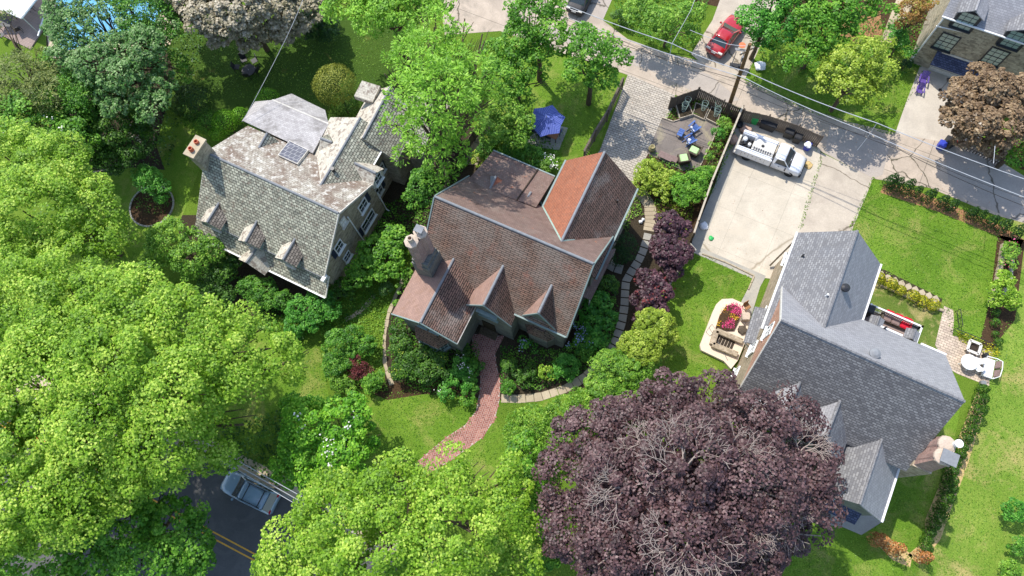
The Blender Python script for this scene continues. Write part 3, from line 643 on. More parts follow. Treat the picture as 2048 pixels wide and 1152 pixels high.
# ================================================================== HOUSES
def house_root(name, label, c, cat='house', group=None): return thing(name, label, cat, (c.x, c.y, 0), 0, group)
def gable(root, A, B, w, e, r, mat_l, mat_r, wall, ohe=.3, ohs=.3, extA=0.0, wallz=0.0, th=.16, wl=None, el=None, ridge=True, trim=None, wallA=True, wname='wall', ridgem='ridge_metal', wallin=None):
    """A,B ridge ends in plan (A is the inner end), w half width, e eave height, r ridge height; left is the side to the left of A->B"""
    A = Vector((A.x, A.y, r)); B = Vector((B.x, B.y, r)); s = (B-A).normalized(); t = Vector((-s.y, s.x, 0)); A = A-s*extA
    wL = wl or w; eL = el if el is not None else e
    for sg, ww, ee, m in ((1, wL, eL, mat_l), (-1, w, e, mat_r)):
        ea, eb = A+t*sg*ww, B+t*sg*ww; ea.z = eb.z = ee
        nrm = (B-A).cross(ea-A).normalized(); nrm = nrm if nrm.z > 0 else -nrm
        mb = MB().slab([A, B, eb, ea] if sg < 0 else [A, ea, eb, B], th, -nrm)
        o = mb.build('roof', m, root, world=True)
        if trim:
            out = t*sg*.06
            g = MB().beam(ea+out+UP*-.02, eb+out+UP*-.02, .13, .12).build('gutter', trim, root, world=True)
    if ridge:
        MB().tube([A+UP*-.02, B+UP*-.02], .10, 8).build('ridge_cap', ridgem, root, world=True)
    # walls under the slabs
    sl = lambda tt: (r-(r-(eL if tt > 0 else e))*abs(tt)/(wL if tt > 0 else w))-th*1.25
    tl, tr = (wL-ohs), -(w-ohs); A2 = A+s*(ohe if wallA else 0.0); B2 = B-s*ohe
    mb = MB()
    sec = [(tl, wallz), (tl, sl(tl)), (0, sl(0)), (tr, sl(tr)), (tr, wallz)]
    va = [Vector((A2.x, A2.y, 0))+t*a+UP*z for a, z in sec]; vb = [Vector((B2.x, B2.y, 0))+t*a+UP*z for a, z in sec]
    mb.add(va+vb, [[0, 1, 2, 3, 4], [9, 8, 7, 6, 5], [0, 5, 6, 1], [3, 8, 9, 4], [0, 4, 9, 5], [1, 6, 7, 2], [2, 7, 8, 3]])
    mb.build(wname, wall, root, world=True)
    return dict(A=A, B=B, s=s, t=t, tl=tl, tr=tr, B2=B2, A2=A2)
def wpt(u, v, p0, n): return hit(u, v, p0, n)
def window(root, c, d, n, w, h, frame='white', glass='glass', shutters=None, cols=2, rows=2, sill=True):
    c = Vector(c)+n*.02; f = MB()
    for sg in (-1, 1):
        f.obox(c+d*sg*(w/2-.045), d, n, UP, .045, .05, h/2); f.obox(c+UP*sg*(h/2-.045), d, n, UP, w/2-.09, .049, .045)
    for i in range(1, cols): f.obox(c+d*(-w/2+w*i/cols), d, n, UP, .018, .035, h/2-.09)
    for i in range(1, rows): f.obox(c+UP*(-h/2+h*i/rows), d, n, UP, w/2-.09, .034, .018 if i*2 != rows else .035)
    o = f.build('window', frame, root, world=True)
    MB().obox(c-n*.0, d, n, UP, w/2-.08, .012, h/2-.08).build('pane', glass, o, world=True)
    if sill: MB().obox(c+n*.07-UP*(h/2+.04), d, n, UP, w/2+.08, .10, .04).build('sill', frame, o, world=True)
    for sg in (shutters or ()):
        MB().obox(c+d*sg*(w/2+.24), d, n, UP, .21, .03, h/2).build('shutter', 'navy', root, world=True)
    return o
def on_plane(u, v, A, B, C): return hit(u, v, A, (B-A).cross(C-A).normalized())

# ---------------------------------------------- clay tile house
E_ = 5.6; RM = 10.4
A = P(870, 393, RM); B = P(1187, 527, RM)
tile = house_root('tile_house', 'stone house with steep rusty red clay tile roof and three front gables, centre', (A+B)/2)
g = gable(tile, A, B, 4.3, E_, RM, 'tile_brown', 'tile', 'stone_grey', extA=0, trim=None)
mA, mB, ms, mt = g['A'], g['B'], g['s'], g['t']
F0, F1, F2 = mA.copy(), mB.copy(), mB-mt*4.3+UP*(E_-RM)             # front slope plane
def fr(u, v): return on_plane(u, v, F0, F1, F2)
def bk_(u, v): return on_plane(u, v, F0, F1, mB+mt*4.3+UP*(E_-RM))
# verge boards and eaves gutter
for a, b in ((mB, mB-mt*4.3+UP*(E_-RM)), (mB, mB+mt*4.3+UP*(E_-RM)), (mA, mA-mt*4.3+UP*(E_-RM)), (mA, mA+mt*4.3+UP*(E_-RM))):
    sg = 1 if a == mB else -1
    MB().beam(a+ms*.05*sg-UP*.1, b+ms*.05*sg-UP*.1, .09, .24).build('verge_board', 'trim_green', tile, world=True)
ge = -mt*4.36; MB().beam(mA+ge+UP*(E_-RM-.04), mB+ge+UP*(E_-RM-.04), .13, .11).build('gutter', 'trim_green', tile, world=True)
# front cross gable
a = fr(907, 518); b = P(840.5, 645, a.z)
g1 = gable(tile, a, b, 2.72, E_, a.z, 'tile_dark', 'tile_pink', 'stone_grey', extA=1.6, wallA=False)
MB().beam(g1['B']+g1['t']*2.72+UP*(E_-a.z-.08), g1['A']+g1['t']*2.72+UP*(E_-a.z-.08), .1, .1).build('gutter', 'white_dirty', tile, world=True)
for sg in (-1, 1):
    MB().beam(g1['B']+g1['s']*.04-UP*.1, g1['B']+g1['s']*.04+g1['t']*2.72*sg+UP*(E_-a.z-.1), .08, .22).build('verge_board', 'trim_green', tile, world=True)
# bay window under it
bs, bt = g1['s'], g1['t']; bc = g1['B2'].copy(); bc.z = 0; bc += bs*.0-bt*.0
foot = [bt*1.35, bt*.85+bs*.75, -bt*.85+bs*.75, -bt*1.35]
bw_ = MB().slab([bc+p+UP*2.7 for p in foot], 2.7).build('wall', 'stone_grey', tile, world=True)
bay = MB(); tp = [bc+p*.4+UP*4.0 for p in (bt*1.35, bt*.85+bs*.3, -bt*.85+bs*.3, -bt*1.35)]; lo = [bc+p*1.14+UP*2.72 for p in foot]
bay.add(tp+lo, [[0, 4, 5, 1], [1, 5, 6, 2], [2, 6, 7, 3], [0, 1, 2, 3], [7, 6, 5, 4]]); bay.build('bay_roof', 'tile_dark', tile, world=True)
for p, q in ((foot[0], foot[1]), (foot[1], foot[2]), (foot[2], foot[3])):
    m = bc+(p+q)/2+UP*1.95; d = (q-p).normalized(); n = Vector((d.y, -d.x, 0)); n = n if n.dot(bs) > 0 else -n
    window(tile, m, d, n, (q-p).length-.16, 1.3, 'trim_green', 'glass', cols=2 if (q-p).length < 1.5 else 4)
for q in (-.5, .5): window(tile, g1['B2']+g1['t']*q+UP*(4.9-g1['B2'].z), g1['t'], g1['s'], .7, 1.1, 'trim_green', 'glass')
# porch gable and little dormer
a = fr(1006, 532); b = P(967, 610, a.z)
g2 = gable(tile, a, b, 2.0, E_-.2, a.z, 'tile_dark', 'tile_pink', 'stone_grey', extA=1.4, ohe=.18, ohs=.18, wallA=False)
window(tile, Vector((g2['B2'].x, g2['B2'].y, 4.9)), g2['t'], g2['s'], 1.5, 1.1, 'trim_green', 'glass', cols=3, rows=1)
MB().obox(Vector((g2['B2'].x, g2['B2'].y, 5.6))+g2['s']*.16, g2['t'], g2['s'], UP, .85, .14, .05).build('lintel', 'trim_green', tile, world=True)
dc = Vector((g2['B2'].x, g2['B2'].y, 1.15))+g2['t']*-.25+g2['s']*.03
dr = MB().obox(dc, g2['t'], g2['s'], UP, .55, .04, 1.12).build('door', 'mulch_dark', tile, world=True)
MB().obox(dc+g2['t']*.38+g2['s']*.07, g2['t'], g2['s'], UP, .03, .03, .08).build('handle', 'black', dr, world=True)
st = MB()
for i in range(2): st.obox(dc+g2['s']*(.2+.3*i)+UP*(-1.15+.15-.07*i), g2['t'], g2['s'], UP, .75, .15, .15-.07*i)
st.build('doorstep', 'bark', tile, world=True)
a = fr(1103, 571); b = P(1077, 626, a.z)
g3 = gable(tile, a, b, 1.45, E_-.1, a.z, 'tile_dark', 'tile_pink', 'stone_grey', extA=.9, ohe=.15, ohs=.15, wallA=False)
window(tile, Vector((g3['B2'].x, g3['B2'].y, 5.35)), g3['t'], g3['s'], 1.1, 1.0, 'trim_green', 'glass', cols=2, rows=2)
bc = Vector((g3['B2'].x, g3['B2'].y, 0)); bs, bt = g3['s'], g3['t']; foot = [bt*1.2, bt*.75+bs*.5, -bt*.75+bs*.5, -bt*1.2]
MB().slab([bc+p+UP*2.5 for p in foot], 2.5).build('wall', 'stone_grey', tile, world=True)
mb = MB(); tp = [bc+p*.45+UP*3.5 for p in foot]; lo = [bc+p*1.12+UP*2.52 for p in foot]
mb.add(tp+lo, [[0, 4, 5, 1], [1, 5, 6, 2], [2, 6, 7, 3], [0, 1, 2, 3], [7, 6, 5, 4]]); mb.build('bay_roof', 'tile_dark', tile, world=True)
for gg in (g2, g3):
    for sg in (-1, 1):
        hw = 2.0 if gg is g2 else 1.45
        MB().beam(gg['B']+gg['s']*.03-UP*.08, gg['B']+gg['s']*.03+gg['t']*hw*sg+UP*(E_-.15-gg['B'].z-.1), .06, .16).build('verge_board', 'trim_green', tile, world=True)
# rear wing
a = bk_(1123, 482); b = P(1209.5, 303, a.z)
g4 = gable(tile, a, b, 2.98, E_, a.z, 'tile_orange', 'tile_dark', 'stone_grey', extA=.4, wallA=False, trim='trim_green')
MB().tube([a, a+(bk_(1078, 399)-a)*1.0], .07, 6).build('valley_flashing', 'copper', tile, world=True)
MB().tube([a, a+(bk_(1222, 470)-a)*1.0], .07, 6).build('valley_flashing', 'copper', tile, world=True)
# low back roof
s1, s2 = P(987, 301, 5.0), P(1110, 353, 5.0); i1, i2 = P(948, 346, 6.0), P(1082, 398, 6.0); i1 = i1-(s1-i1)*.35; i2 = i2-(s2-i2)*.35
MB().slab([i1, s1, s2, i2], .15).build('back_roof', 'tile_brown', tile, world=True)
mb = MB(); q = [s1-(s1-s2).normalized()*.25, s2, i2, i1]; ctr = sum(q, Vector())/4
mb.slab([Vector((p.x, p.y, 4.75))*1.0+(ctr-p)*.06*Vector((1, 1, 0)) for p in q], 4.75); mb.build('wall', 'stone_grey', tile, world=True)
MB().beam(s1.lerp(s2, .73)+UP*.04, i1.lerp(i2, .73)+UP*.04, .09, .09).build('roof_flashing', 'bark_dark', tile, world=True)
MB().beam(s1+UP*.0, s2+UP*.0, .1, .12).build('gutter', 'trim_green', tile, world=True)
# two small rear dormerlets with copper flashing
for (u0, v0, u1, v1, wd) in ((980, 378, 992, 352, .62), (1050, 404, 1062, 384, .55)):
    p = bk_(u0, v0)+UP*.05; q = P(u1, v1, p.z); gable(tile, p, q, wd*1.25, p.z-.6, p.z, 'ridge_metal', 'tile_orange', 'trim_green', ohe=.05, ohs=.08, wallz=p.z-1.6, th=.06, ridgem='ridge_metal')
    l = (p-q).normalized(); s90 = Vector((-l.y, l.x, 0))
    for sg in (-1, 1): MB().tube([p+l*.12+UP*-.0, bk_(u0, v0)+UP*.08+s90*sg*1.0-l*(.15 if sg > 0 else 1.0)*1.0+UP*(-.1 if sg > 0 else -.7)], .05, 5).build('roof_flashing', 'copper', tile, world=True)
for (u, v) in ((1158, 432), (1234, 405)):
    q = P(u, v, 7.6 if u < 1200 else 6.6); MB().tube([q-UP*.3, q+UP*.45], .06, 7).build('vent_pipe', 'black', tile, world=True)
# side lean-to on the east wall
l0, l1 = P(1232, 498, 3.1), P(1182, 600, 3.1); k0, k1 = P(1214, 500, 3.6), P(1162, 592, 3.6)
MB().slab([l0, l1, k1-D1*.3, k0-D1*.3], .1).build('porch_roof', 'tile_brown', tile, world=True)
for q in (l0, l1): MB().tube([Vector((q.x-.1, q.y, 0)), q-UP*.1-Vector((.1, 0, 0))], .06, 6).build('porch_post', 'white_dirty', tile, world=True)
# chimney
ch = P(830, 470, 12.6); cbase = Vector((ch.x, ch.y, 0)); cd, ce = D1, D2
cz = MB(); cz.obox(cbase+UP*4.2, cd, ce, UP, .72, .82, 4.2); cz.obox(cbase+UP*8.7, cd, ce, UP, .62, .74, .32)
chim = cz.build('chimney', 'stone_grey', tile, world=True)
tube_ = MB()
for sg in (-1, 1): tube_.lathe(cbase+(ce*.42+cd*.12)*sg, [(.50, 7.8), (.46, 8.4), (.43, 12.1)], 8)
tube_.obox(cbase+UP*9.9, D1, D2, UP, .3, .42, 2.15); tube_.build('stack', 'brick', chim, world=True)
cap = MB()
for sg in (-1, 1): cap.lathe(cbase+(ce*.42+cd*.12)*sg, [(.42, 12.1), (.50, 12.2), (.50, 12.34), (.3, 12.42)], 8)
cap.build('cap', 'cream', chim, world=True)
q = cbase-(ce*.42+cd*.12)+UP*12.45; MB().lathe(q, [(.2, 0), (.19, .45), (.13, .45), (.13, .1)], 12).build('chimney_pot', 'cream', chim, world=True)
q = cbase+(ce*.42+cd*.12)+UP*12.5; m = MB(); m.obox(q+UP*.35, D1, D2, UP, .3, .25, .04)
for i in (-1, 1):
    for j in (-1, 1): m.obox(q+UP*.1+D1*.22*i+D2*.18*j, D1, D2, UP, .03, .03, .24)
m.build('cowl', 'ridge_metal', chim, world=True)

# ---------------------------------------------- slate house (left)
zr, zf, zp, zb_ = 8.0, 4.4, 3.0, 5.6
A = P(410, 304, zr); B = P(677, 426, zr); f1 = P(645, 554, zf); b1 = P(746, 371, zb_)
sl_s = (B-A).normalized(); sl_t = Vector((-sl_s.y, sl_s.x, 0))
slate = house_root('slate_house', 'big stone house with pale slate roof and three front dormers, left', (A+B)/2)
wf = abs((f1-B).dot(sl_t)); wb = abs((b1-B).dot(sl_t)); zb_ -= .4*(zr-zb_)/wb; wb += .4
g = gable(slate, A, B, wf, zf, zr, 'slate_dirty', 'slate', 'stone_wall', wl=wb, el=zb_, ohe=.22, ohs=.2)
sF = (A, B, B-sl_t*wf+UP*(zf-zr)); sB = (A, B, B+sl_t*wb+UP*(zb_-zr))
MB().beam(A-sl_t*(wf+.02)+UP*(zf-zr-.04), B-sl_t*(wf+.02)+UP*(zf-zr-.04), .06, .07).build('gutter', 'ridge_metal', slate, world=True)
MB().obox(B-sl_t*(wf+.0)+UP*(zf-zr-.1)+sl_s*.02, sl_s, sl_t, UP, .14, .3, .16).build('eaves_box', 'white', slate, world=True)
for k, (w0, z0) in enumerate(((-wf, zf), (wb, zb_))):
    MB().beam(B+sl_s*.04-UP*.08, B+sl_s*.04+sl_t*w0+UP*(z0-zr-.08), .06, .2).build('verge_board', 'white_dirty', slate, world=True)
# pent roof
q1, q2 = P(378, 463, zp), P(643, 591, zp); wp = abs((q2-B).dot(sl_t)); o1 = A-sl_t*wp; o2 = B-sl_t*wp; o1.z = o2.z = zp
i1, i2 = A-sl_t*(wf-.3), B-sl_t*(wf-.3); i1.z = i2.z = zp+1.15
MB().slab([i1-sl_s*.2, i2+sl_s*.2, o2+sl_s*.35, o1-sl_s*.35], .1).build('pent_roof', 'slate', slate, world=True)
MB().beam(o1-sl_s*.35+sl_t*-.05, o2+sl_s*.35-sl_t*.05, .12, .12).build('gutter', 'white', slate, world=True)
MB().beam(o2+sl_s*.38, i2+sl_s*.23, .07, .14).build('verge_board', 'white_dirty', slate, world=True)
# entry gable on the pent roof
p = P(512, 498, zp+1.25); q = P(497, 518, zp+1.25); gable(slate, p+(p-q)*.6, q+(q-p)*.35, 1.35, zp+.1, zp+1.25, 'slate_pale', 'slate_pale', 'trim_green', ohe=.1, ohs=.3, th=.07, wallz=zp-.1)
# dormers
for (u0, v0, u1, v1) in ((437, 407, 419, 436), (513, 443, 496, 474), (589, 479, 571, 510)):
    p = on_plane(u0, v0, *sF); q = P(u1, v1, p.z)
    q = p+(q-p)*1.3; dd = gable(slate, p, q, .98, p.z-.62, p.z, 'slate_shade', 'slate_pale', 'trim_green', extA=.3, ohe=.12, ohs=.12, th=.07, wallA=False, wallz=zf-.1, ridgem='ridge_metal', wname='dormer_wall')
    window(slate, Vector((dd['B2'].x, dd['B2'].y, p.z-1.2)), dd['t'], dd['s'], .8, 1.0, 'white_dirty', 'glass')
    for sg in (-1, 1):
        e_ = p+(q-p)*.62+dd['t']*sg*.98; fl = (sF[1]-sF[0]).cross(sF[2]-sF[0]).normalized(); fl = fl if fl.z > 0 else -fl; v_ = e_-UP*((e_-sF[0]).dot(fl)/fl.z)
        MB().tube([p+UP*.03, v_+UP*.05], .06, 5).build('valley_flashing', 'bark_dark', slate, world=True)
# cross wing
a = on_plane(642, 369, *sB); b = P(720.5, 235, a.z)
g5 = gable(slate, a, b, 2.3, 5.5, a.z, 'slate_pale', 'slate', 'stone_wall', extA=.4, wallA=False, wl=3.5, el=4.6, ohs=.25)
wr_ = abs((P(768.5, 352.6, 5.2)-a).dot(g5['t']))
MB().beam(g5['A']-g5['t']*2.36+UP*(5.5-a.z), g5['B']-g5['t']*2.36+UP*(5.5-a.z), .11, .11).build('gutter', 'white', slate, world=True)
a2 = P(741.6, 247, 6.8); b2 = P(782, 172, 6.8)
g6 = gable(slate, a2, b2, 2.5, 4.6, 6.8, 'slate_pale', 'slate', 'stone_wall', extA=1.4, wallA=False, wl=2.5, el=4.6)
MB().slab([P(724, 161, 6.4), P(708, 192, 6.0), P(745, 204, 6.0), P(760, 172, 6.4)], .5).build('dormer', 'slate_pale', slate, world=True)
aR = (g5['A'], g5['B'], g5['B']-g5['t']*2.3+UP*(5.5-a.z)); aL = (g5['A'], g5['B'], g5['B']+g5['t']*3.5+UP*(4.6-a.z))
# rear roofs
rb = P(565, 200, 6.0)
a = P(566, 283, 6.6); zq_ = on_plane(657, 248, *aL); ridge1 = (P(545, 200, zq_.z), zq_); pass
MB().slab([ridge1[0], ridge1[1], on_plane(626, 308, *sB)+UP*.12, on_plane(487, 243, *sB)+UP*.12], .12).build('back_roof', 'shingle_weathered', slate, world=True)
MB().slab([ridge1[1]-UP*.01, ridge1[0]-UP*.01, P(583, 187, zq_.z-1.1), P(650, 220, zq_.z-1.1)], .12).build('back_roof', 'shingle_weathered', slate, world=True)
MB().slab([ridge1[0], on_plane(484, 244, *sB)+UP*.08, P(510, 203, zq_.z-1.1)], .1).build('back_roof', 'shingle_weathered', slate, world=True)
MB().tube([ridge1[0], ridge1[1]], .07, 6).build('ridge_cap', 'white_dirty', slate, world=True)
zw_ = zq_.z-1.25; q = [P(522, 216, zw_), P(585, 200, zw_), P(636, 226, zw_), P(636, 290, zw_), P(520, 262, zw_)]
MB().slab(q, zw_).build('wall', 'stone_wall', slate, world=True)
# extra low wing under the feathery tree
g7 = gable(slate, P(800, 205, 6.2), P(870, 235, 6.2), 2.6, 4.4, 6.2, 'slate_dirty', 'slate', 'stone_wall', ohe=.2)
# dormer on the cross wing with its window, skylight, hatch dormer
aR = (g5['A'], g5['B'], g5['B']-g5['t']*2.3+UP*(5.5-a.z)); aL = (g5['A'], g5['B'], g5['B']+g5['t']*3.5+UP*(4.6-a.z))
p = on_plane(714, 329, *aR); q = P(752, 346, p.z+.1); p.z += .1
dd = gable(slate, p, q, .85, p.z-.8, p.z, 'slate_pale', 'slate_pale', 'white_dirty', extA=.2, ohe=.12, ohs=.12, th=.07, wallA=False, wallz=4.6, wname='dormer_wall')
window(slate, Vector((dd['B2'].x, dd['B2'].y, p.z-1.05)), dd['t'], dd['s'], .95, 1.15, 'white', 'glass')
p = on_plane(662, 284, *aL)+UP*.05; q = P(641, 276, p.z); gable(slate, p, q, .8, p.z-.7, p.z, 'slate_pale', 'slate', 'white_dirty', extA=.1, ohe=.08, ohs=.1, th=.06, wallA=False, wallz=p.z-1.6, wname='dormer_wall')
p = on_plane(519, 294, *sB)+UP*.05; q = P(534, 266, p.z); gable(slate, p, q, .75, p.z-.85, p.z, 'slate_pale', 'slate', 'white_dirty', extA=.1, ohe=.08, ohs=.1, th=.06, wallA=False, wallz=p.z-1.6, wname='dormer_wall')
sk = [on_plane(u, v, *sB)+UP*.28 for u, v in ((581, 284), (619, 303), (597, 331), (558, 313))]
so_ = MB().slab(sk, .26).build('skylight', 'white_dirty', slate, world=True)
ctr = sum(sk, Vector())/4; MB().slab([ctr+(p-ctr)*.93+UP*.03 for p in sk], .02).build('pane', 'panel', so_, world=True)
q = on_plane(667, 341, *aR); MB().lathe(q, [(.12, -.2), (.12, .25), (.16, .28), (.16, .36)], 10).build('vent_pipe', 'black', slate, world=True)
# chimney at the far gable
cc = P(388, 292, 9.6); cb = Vector((cc.x, cc.y, 0))
chim = MB().obox(cb+UP*4.7, sl_s, sl_t, UP, .40, .78, 4.7).build('chimney', 'stone_wall', slate, world=True)
MB().obox(cb+UP*9.45, sl_s, sl_t, UP, .48, .88, .08).build('cap', 'flag_warm', chim, world=True)
for k, dz in ((-.35, .35), (.35, .25)): MB().lathe(cb+sl_t*k+UP*9.52, [(.19, 0), (.17, dz), (.12, dz), (.12, .05)], 10).build('chimney_pot', 'pot', chim, world=True)
# windows, shutters and downpipes of the gable wall
W0 = B-sl_s*.22; Wn = sl_s
def gw(u, v): return hit(u, v, W0, Wn)
for (u, v, ww, hh, sh) in ((725.5, 411, 1.1, 1.25, (1,)), (677.5, 493, 1.0, 1.25, (-1,)), (736, 441, 1.9, 1.3, (-1,)), (694, 513, .9, 1.0, ())):
    window(slate, gw(u, v), sl_t, sl_s, ww, hh, 'white', 'glass', sh)
window(slate, gw(686, 444), sl_t, sl_s, .7, 1.0, 'white_dirty', 'white', ())
for (u0, v0, u1, v1) in ((693, 433, 727, 487), (753, 385, 769, 421)):
    a, b = gw(u0, v0)+sl_s*.12, gw(u0, v0)+sl_s*.12; b = Vector((a.x, a.y, .25))
    MB().tube([a, b, b+sl_s*.3-UP*.15], .06, 7).build('downpipe', 'white', slate, world=True)
W1 = g5['B']-g5['t']*(2.3-.25)
pw = hit(769, 402, W1, -g5['t']); window(slate, Vector((pw.x, pw.y, max(1.6, min(3.6, pw.z)))), g5['s'], -g5['t'], .9, 1.3, 'white', 'glass', (1,))
pw = hit(775, 366, W1, -g5['t']); window(slate, Vector((pw.x, pw.y, max(3.2, min(4.2, pw.z)))), g5['s'], -g5['t'], .9, 1.2, 'white', 'glass', (1,))

# ---------------------------------------------- grey shingle house (right)
EG, RG = 6.4, 11.2
A = P(1562, 640, RG); B = P(1930, 803, RG)
grey = house_root('shingle_house', 'large stone house under grey asphalt shingles with brown brick chimney, on the right', (A+B)/2)
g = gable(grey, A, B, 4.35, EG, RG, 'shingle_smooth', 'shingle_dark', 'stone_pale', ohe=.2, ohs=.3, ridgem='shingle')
gs, gt = g['s'], g['t']; GA_, GB_ = g['A'], g['B']
gF = (GA_, GB_, GB_-gt*4.35+UP*(EG-RG)); gBk = (GA_, GB_, GB_+gt*4.35+UP*(EG-RG))
ee = gt*4.42+UP*(EG-RG-.03)
x0 = (P(1845, 679, EG)-GA_).dot(gs)
MB().beam(GA_+gs*x0+ee, GB_+ee, .13, .14).build('gutter', 'white', grey, world=True)
xa, xb = (P(1765, 644, EG)-GA_).dot(gs), (P(1808, 663, EG)-GA_).dot(gs)
MB().beam(GA_+gs*xa+ee, GA_+gs*xb+ee, .13, .14).build('gutter', 'white', grey, world=True)
MB().beam(GA_-gs*.02-UP*.1, GA_-gs*.02+gt*4.3+UP*(EG-RG-.1), .06, .2).build('verge_board', 'white_dirty', grey, world=True)
MB().beam(GA_-gs*.02-UP*.1, GA_-gs*.02-gt*4.3+UP*(EG-RG-.1), .06, .2).build('verge_board', 'white_dirty', grey, world=True)
a = on_plane(1648, 655, *gBk); b = P(1715, 461, a.z)
gr2 = gable(grey, a, b, 3.05, EG, a.z, 'shingle', 'shingle_smooth', 'stone_pale', extA=.5, wallA=False, ohs=.28, trim='white', ridgem='shingle')
for (u, v, dz) in ((1761, 645, .5), (1832, 671, .5)):                # little crickets over the deck
    p = on_plane(u-6, v-4, *gBk); p.z += .15; q = p+gt*.3
    gable(grey, p-gt*.5, q, .5, p.z-.3, p.z, 'shingle', 'shingle_smooth', 'shingle', ohe=.05, ohs=.1, th=.05, wallz=p.z-.5, ridgem='shingle')
# front gables
a = on_plane(1763, 879, *gF); b = P(1719.5, 1009, a.z)
gf = gable(grey, a, b, 2.45, 5.0, a.z, 'shingle_smooth', 'shingle', 'stone_grey', extA=.9, wallA=False, wl=2.45, ridgem='shingle')
MB().beam(gf['A']+gf['t']*2.5+UP*(5.0-a.z), gf['B']+gf['t']*2.5+UP*(5.0-a.z), .14, .14).build('gutter', 'white', grey, world=True)
zz = gf['B'].z
q = gf['B2'].copy(); MB().slab([q+gf['t']*1.9+UP*(3.0-zz), q+gf['t']*1.9+gf['s']*.8+UP*(2.4-zz), q-gf['t']*1.9+gf['s']*.8+UP*(2.4-zz), q-gf['t']*1.9+UP*(3.0-zz)], .1).build('porch_roof', 'shingle_blue', grey, world=True)
window(grey, q-gf['t']*.9+UP*(4.3-zz), gf['t'], gf['s'], 1.0, 1.2, 'white', 'glass')
a = on_plane(1680, 802, *gF); b = P(1645, 893, a.z); gable(grey, a, b, 1.9, a.z-2.0, a.z, 'shingle', 'shingle_smooth', 'stone_grey', extA=.7, wallA=False, wallz=4, ridgem='shingle')
a = on_plane(1600, 765, *gF); b = P(1565, 850, a.z); gable(grey, a, b, 1.9, a.z-2.0, a.z, 'shingle', 'shingle_smooth', 'stone_grey', extA=.7, wallA=False, wallz=4, ridgem='shingle')
S('terrace', [(1640, 1050), (1655, 1020), (1740, 1000), (1770, 1040), (1722, 1070), (1680, 1052)], .06, 'flag')
MB().tube([gf['B']+gf['t']*2.4+UP*(4.9-zz)-gf['s']*3.0, gf['B']+gf['t']*2.4+UP*(.2-zz)-gf['s']*3.0], .06, 7).build('downpipe', 'white', grey, world=True)
# brick chimney
cc = hit(1893, 902, GB_+gs*.55, gs); cb = Vector((cc.x, cc.y, 0)); CZ = cc.z-12.8
chim = MB().obox(cb+UP*3.6, gs, gt, UP, .62, 1.1, 3.6).build('chimney', 'stone_pale', grey, world=True)
ZT = CZ+12.6
stk = MB(); stk.add([cb+gs*a*.55+gt*b*1.0+UP*7.2 for a, b in ((-1, -1), (1, -1), (1, 1), (-1, 1))]+[cb+gs*a*.42+gt*b*.8+UP*ZT for a, b in ((-1, -1), (1, -1), (1, 1), (-1, 1))], [[0, 1, 5, 4], [1, 2, 6, 5], [2, 3, 7, 6], [3, 0, 4, 7], [4, 5, 6, 7]])
for k in (-.42, .42): stk.lathe(cb+gt*k-gs*.12, [(.52, 7.2), (.44, ZT)], 12)
stk.build('stack', 'brick', chim, world=True)
cap = MB(); cap.obox(cb+UP*(ZT+.08), gs, gt, UP, .46, .85, .08)
for k in (-.42, .42): cap.lathe(cb+gt*k-gs*.1+UP*ZT, [(.48, 0), (.54, .1), (.52, .22), (.3, .3)], 12)
cap.build('cap', 'cream', chim, world=True)
MB().obox(cb-gt*.42+gs*.15+UP*(ZT+.55), gs, gt, UP, .5, .42, .03).build('chimney_cover', 'ridge_metal', chim, world=True)
MB().lathe(cb+gt*.6+gs*.3+UP*(ZT+.2), [(.18, 0), (.18, .5), (.26, .52), (.26, .6)], 14).build('chimney_pot', 'white', chim, world=True)
# vents and dish
q = on_plane(1688, 578, gr2['A'], gr2['B'], gr2['B']-gr2['t']*3.05+UP*(EG-gr2['B'].z))
for (u, v, m, rr_) in ((1688, 578, 'black', .3), (1746, 709, 'ridge_metal', .36)):
    q = (hit(u, v, gr2['A'], (gr2['B']-gr2['A']).cross(-gr2['t']*3.05+UP*(EG-gr2['B'].z)).normalized()) if u < 1700 else on_plane(u, v, *gBk))
    MB().lathe(q, [(rr_*.6, -.3), (rr_*.6, .2), (rr_, .25), (rr_*.95, .36), (rr_*.4, .46)], 18).build('roof_vent', m, grey, world=True, smooth=False)
for (u, v, m) in ((1604, 513, 'black'), (1652, 592, 'white')):
    q = hit(u, v, gr2['A'], (gr2['B']-gr2['A']).cross(gr2['t']*3.05+UP*(EG-gr2['B'].z)).normalized()); MB().tube([q-UP*.2, q+UP*.4], .07, 8).build('vent_pipe', m, grey, world=True)
q = on_plane(1768, 657, *gBk); MB().tube([q-UP*.2, q+UP*.4], .07, 8).build('vent_pipe', 'black', grey, world=True)
# west wall: brick gable infill, windows, door hood
W0 = GA_+gs*.2; Wn = -gs
def ww_(u, v, off=.02): return hit(u, v, W0+Wn*off, Wn)
tri = [Vector((GA_.x, GA_.y, 0))+gs*.14+gt*a+UP*z for a, z in ((3.6, EG-.2), (.15, RG-.55), (-3.6, EG-.2), (-3.0, 5.6), (3.0, 5.6))]
MB().slab(tri, .05, gs).build('gable_infill', bricks('red_gable_brick', .22, .075, rgb(186, 136, 112), rgb(160, 112, 92), rgb(190, 170, 150), .01), grey, world=True)
for (u, v, w_, h_2) in ((1538.5, 620, 1.0, 1.7), (1538, 662, 1.0, 1.7), (1506, 697, 1.0, 1.5), (1472, 746, .9, 1.4)):
    window(grey, ww_(u, v, .05), gt, Wn, w_, h_2, 'white', 'glass', rows=2)
W2 = gr2['B']+gr2['t']*(3.05-.28)
pw = hit(1556, 535, W2, gr2['t']); window(grey, Vector((pw.x, pw.y, max(4.2, min(5.2, pw.z)))), gr2['s'], gr2['t'], 1.0, 1.2, 'white', 'glass')
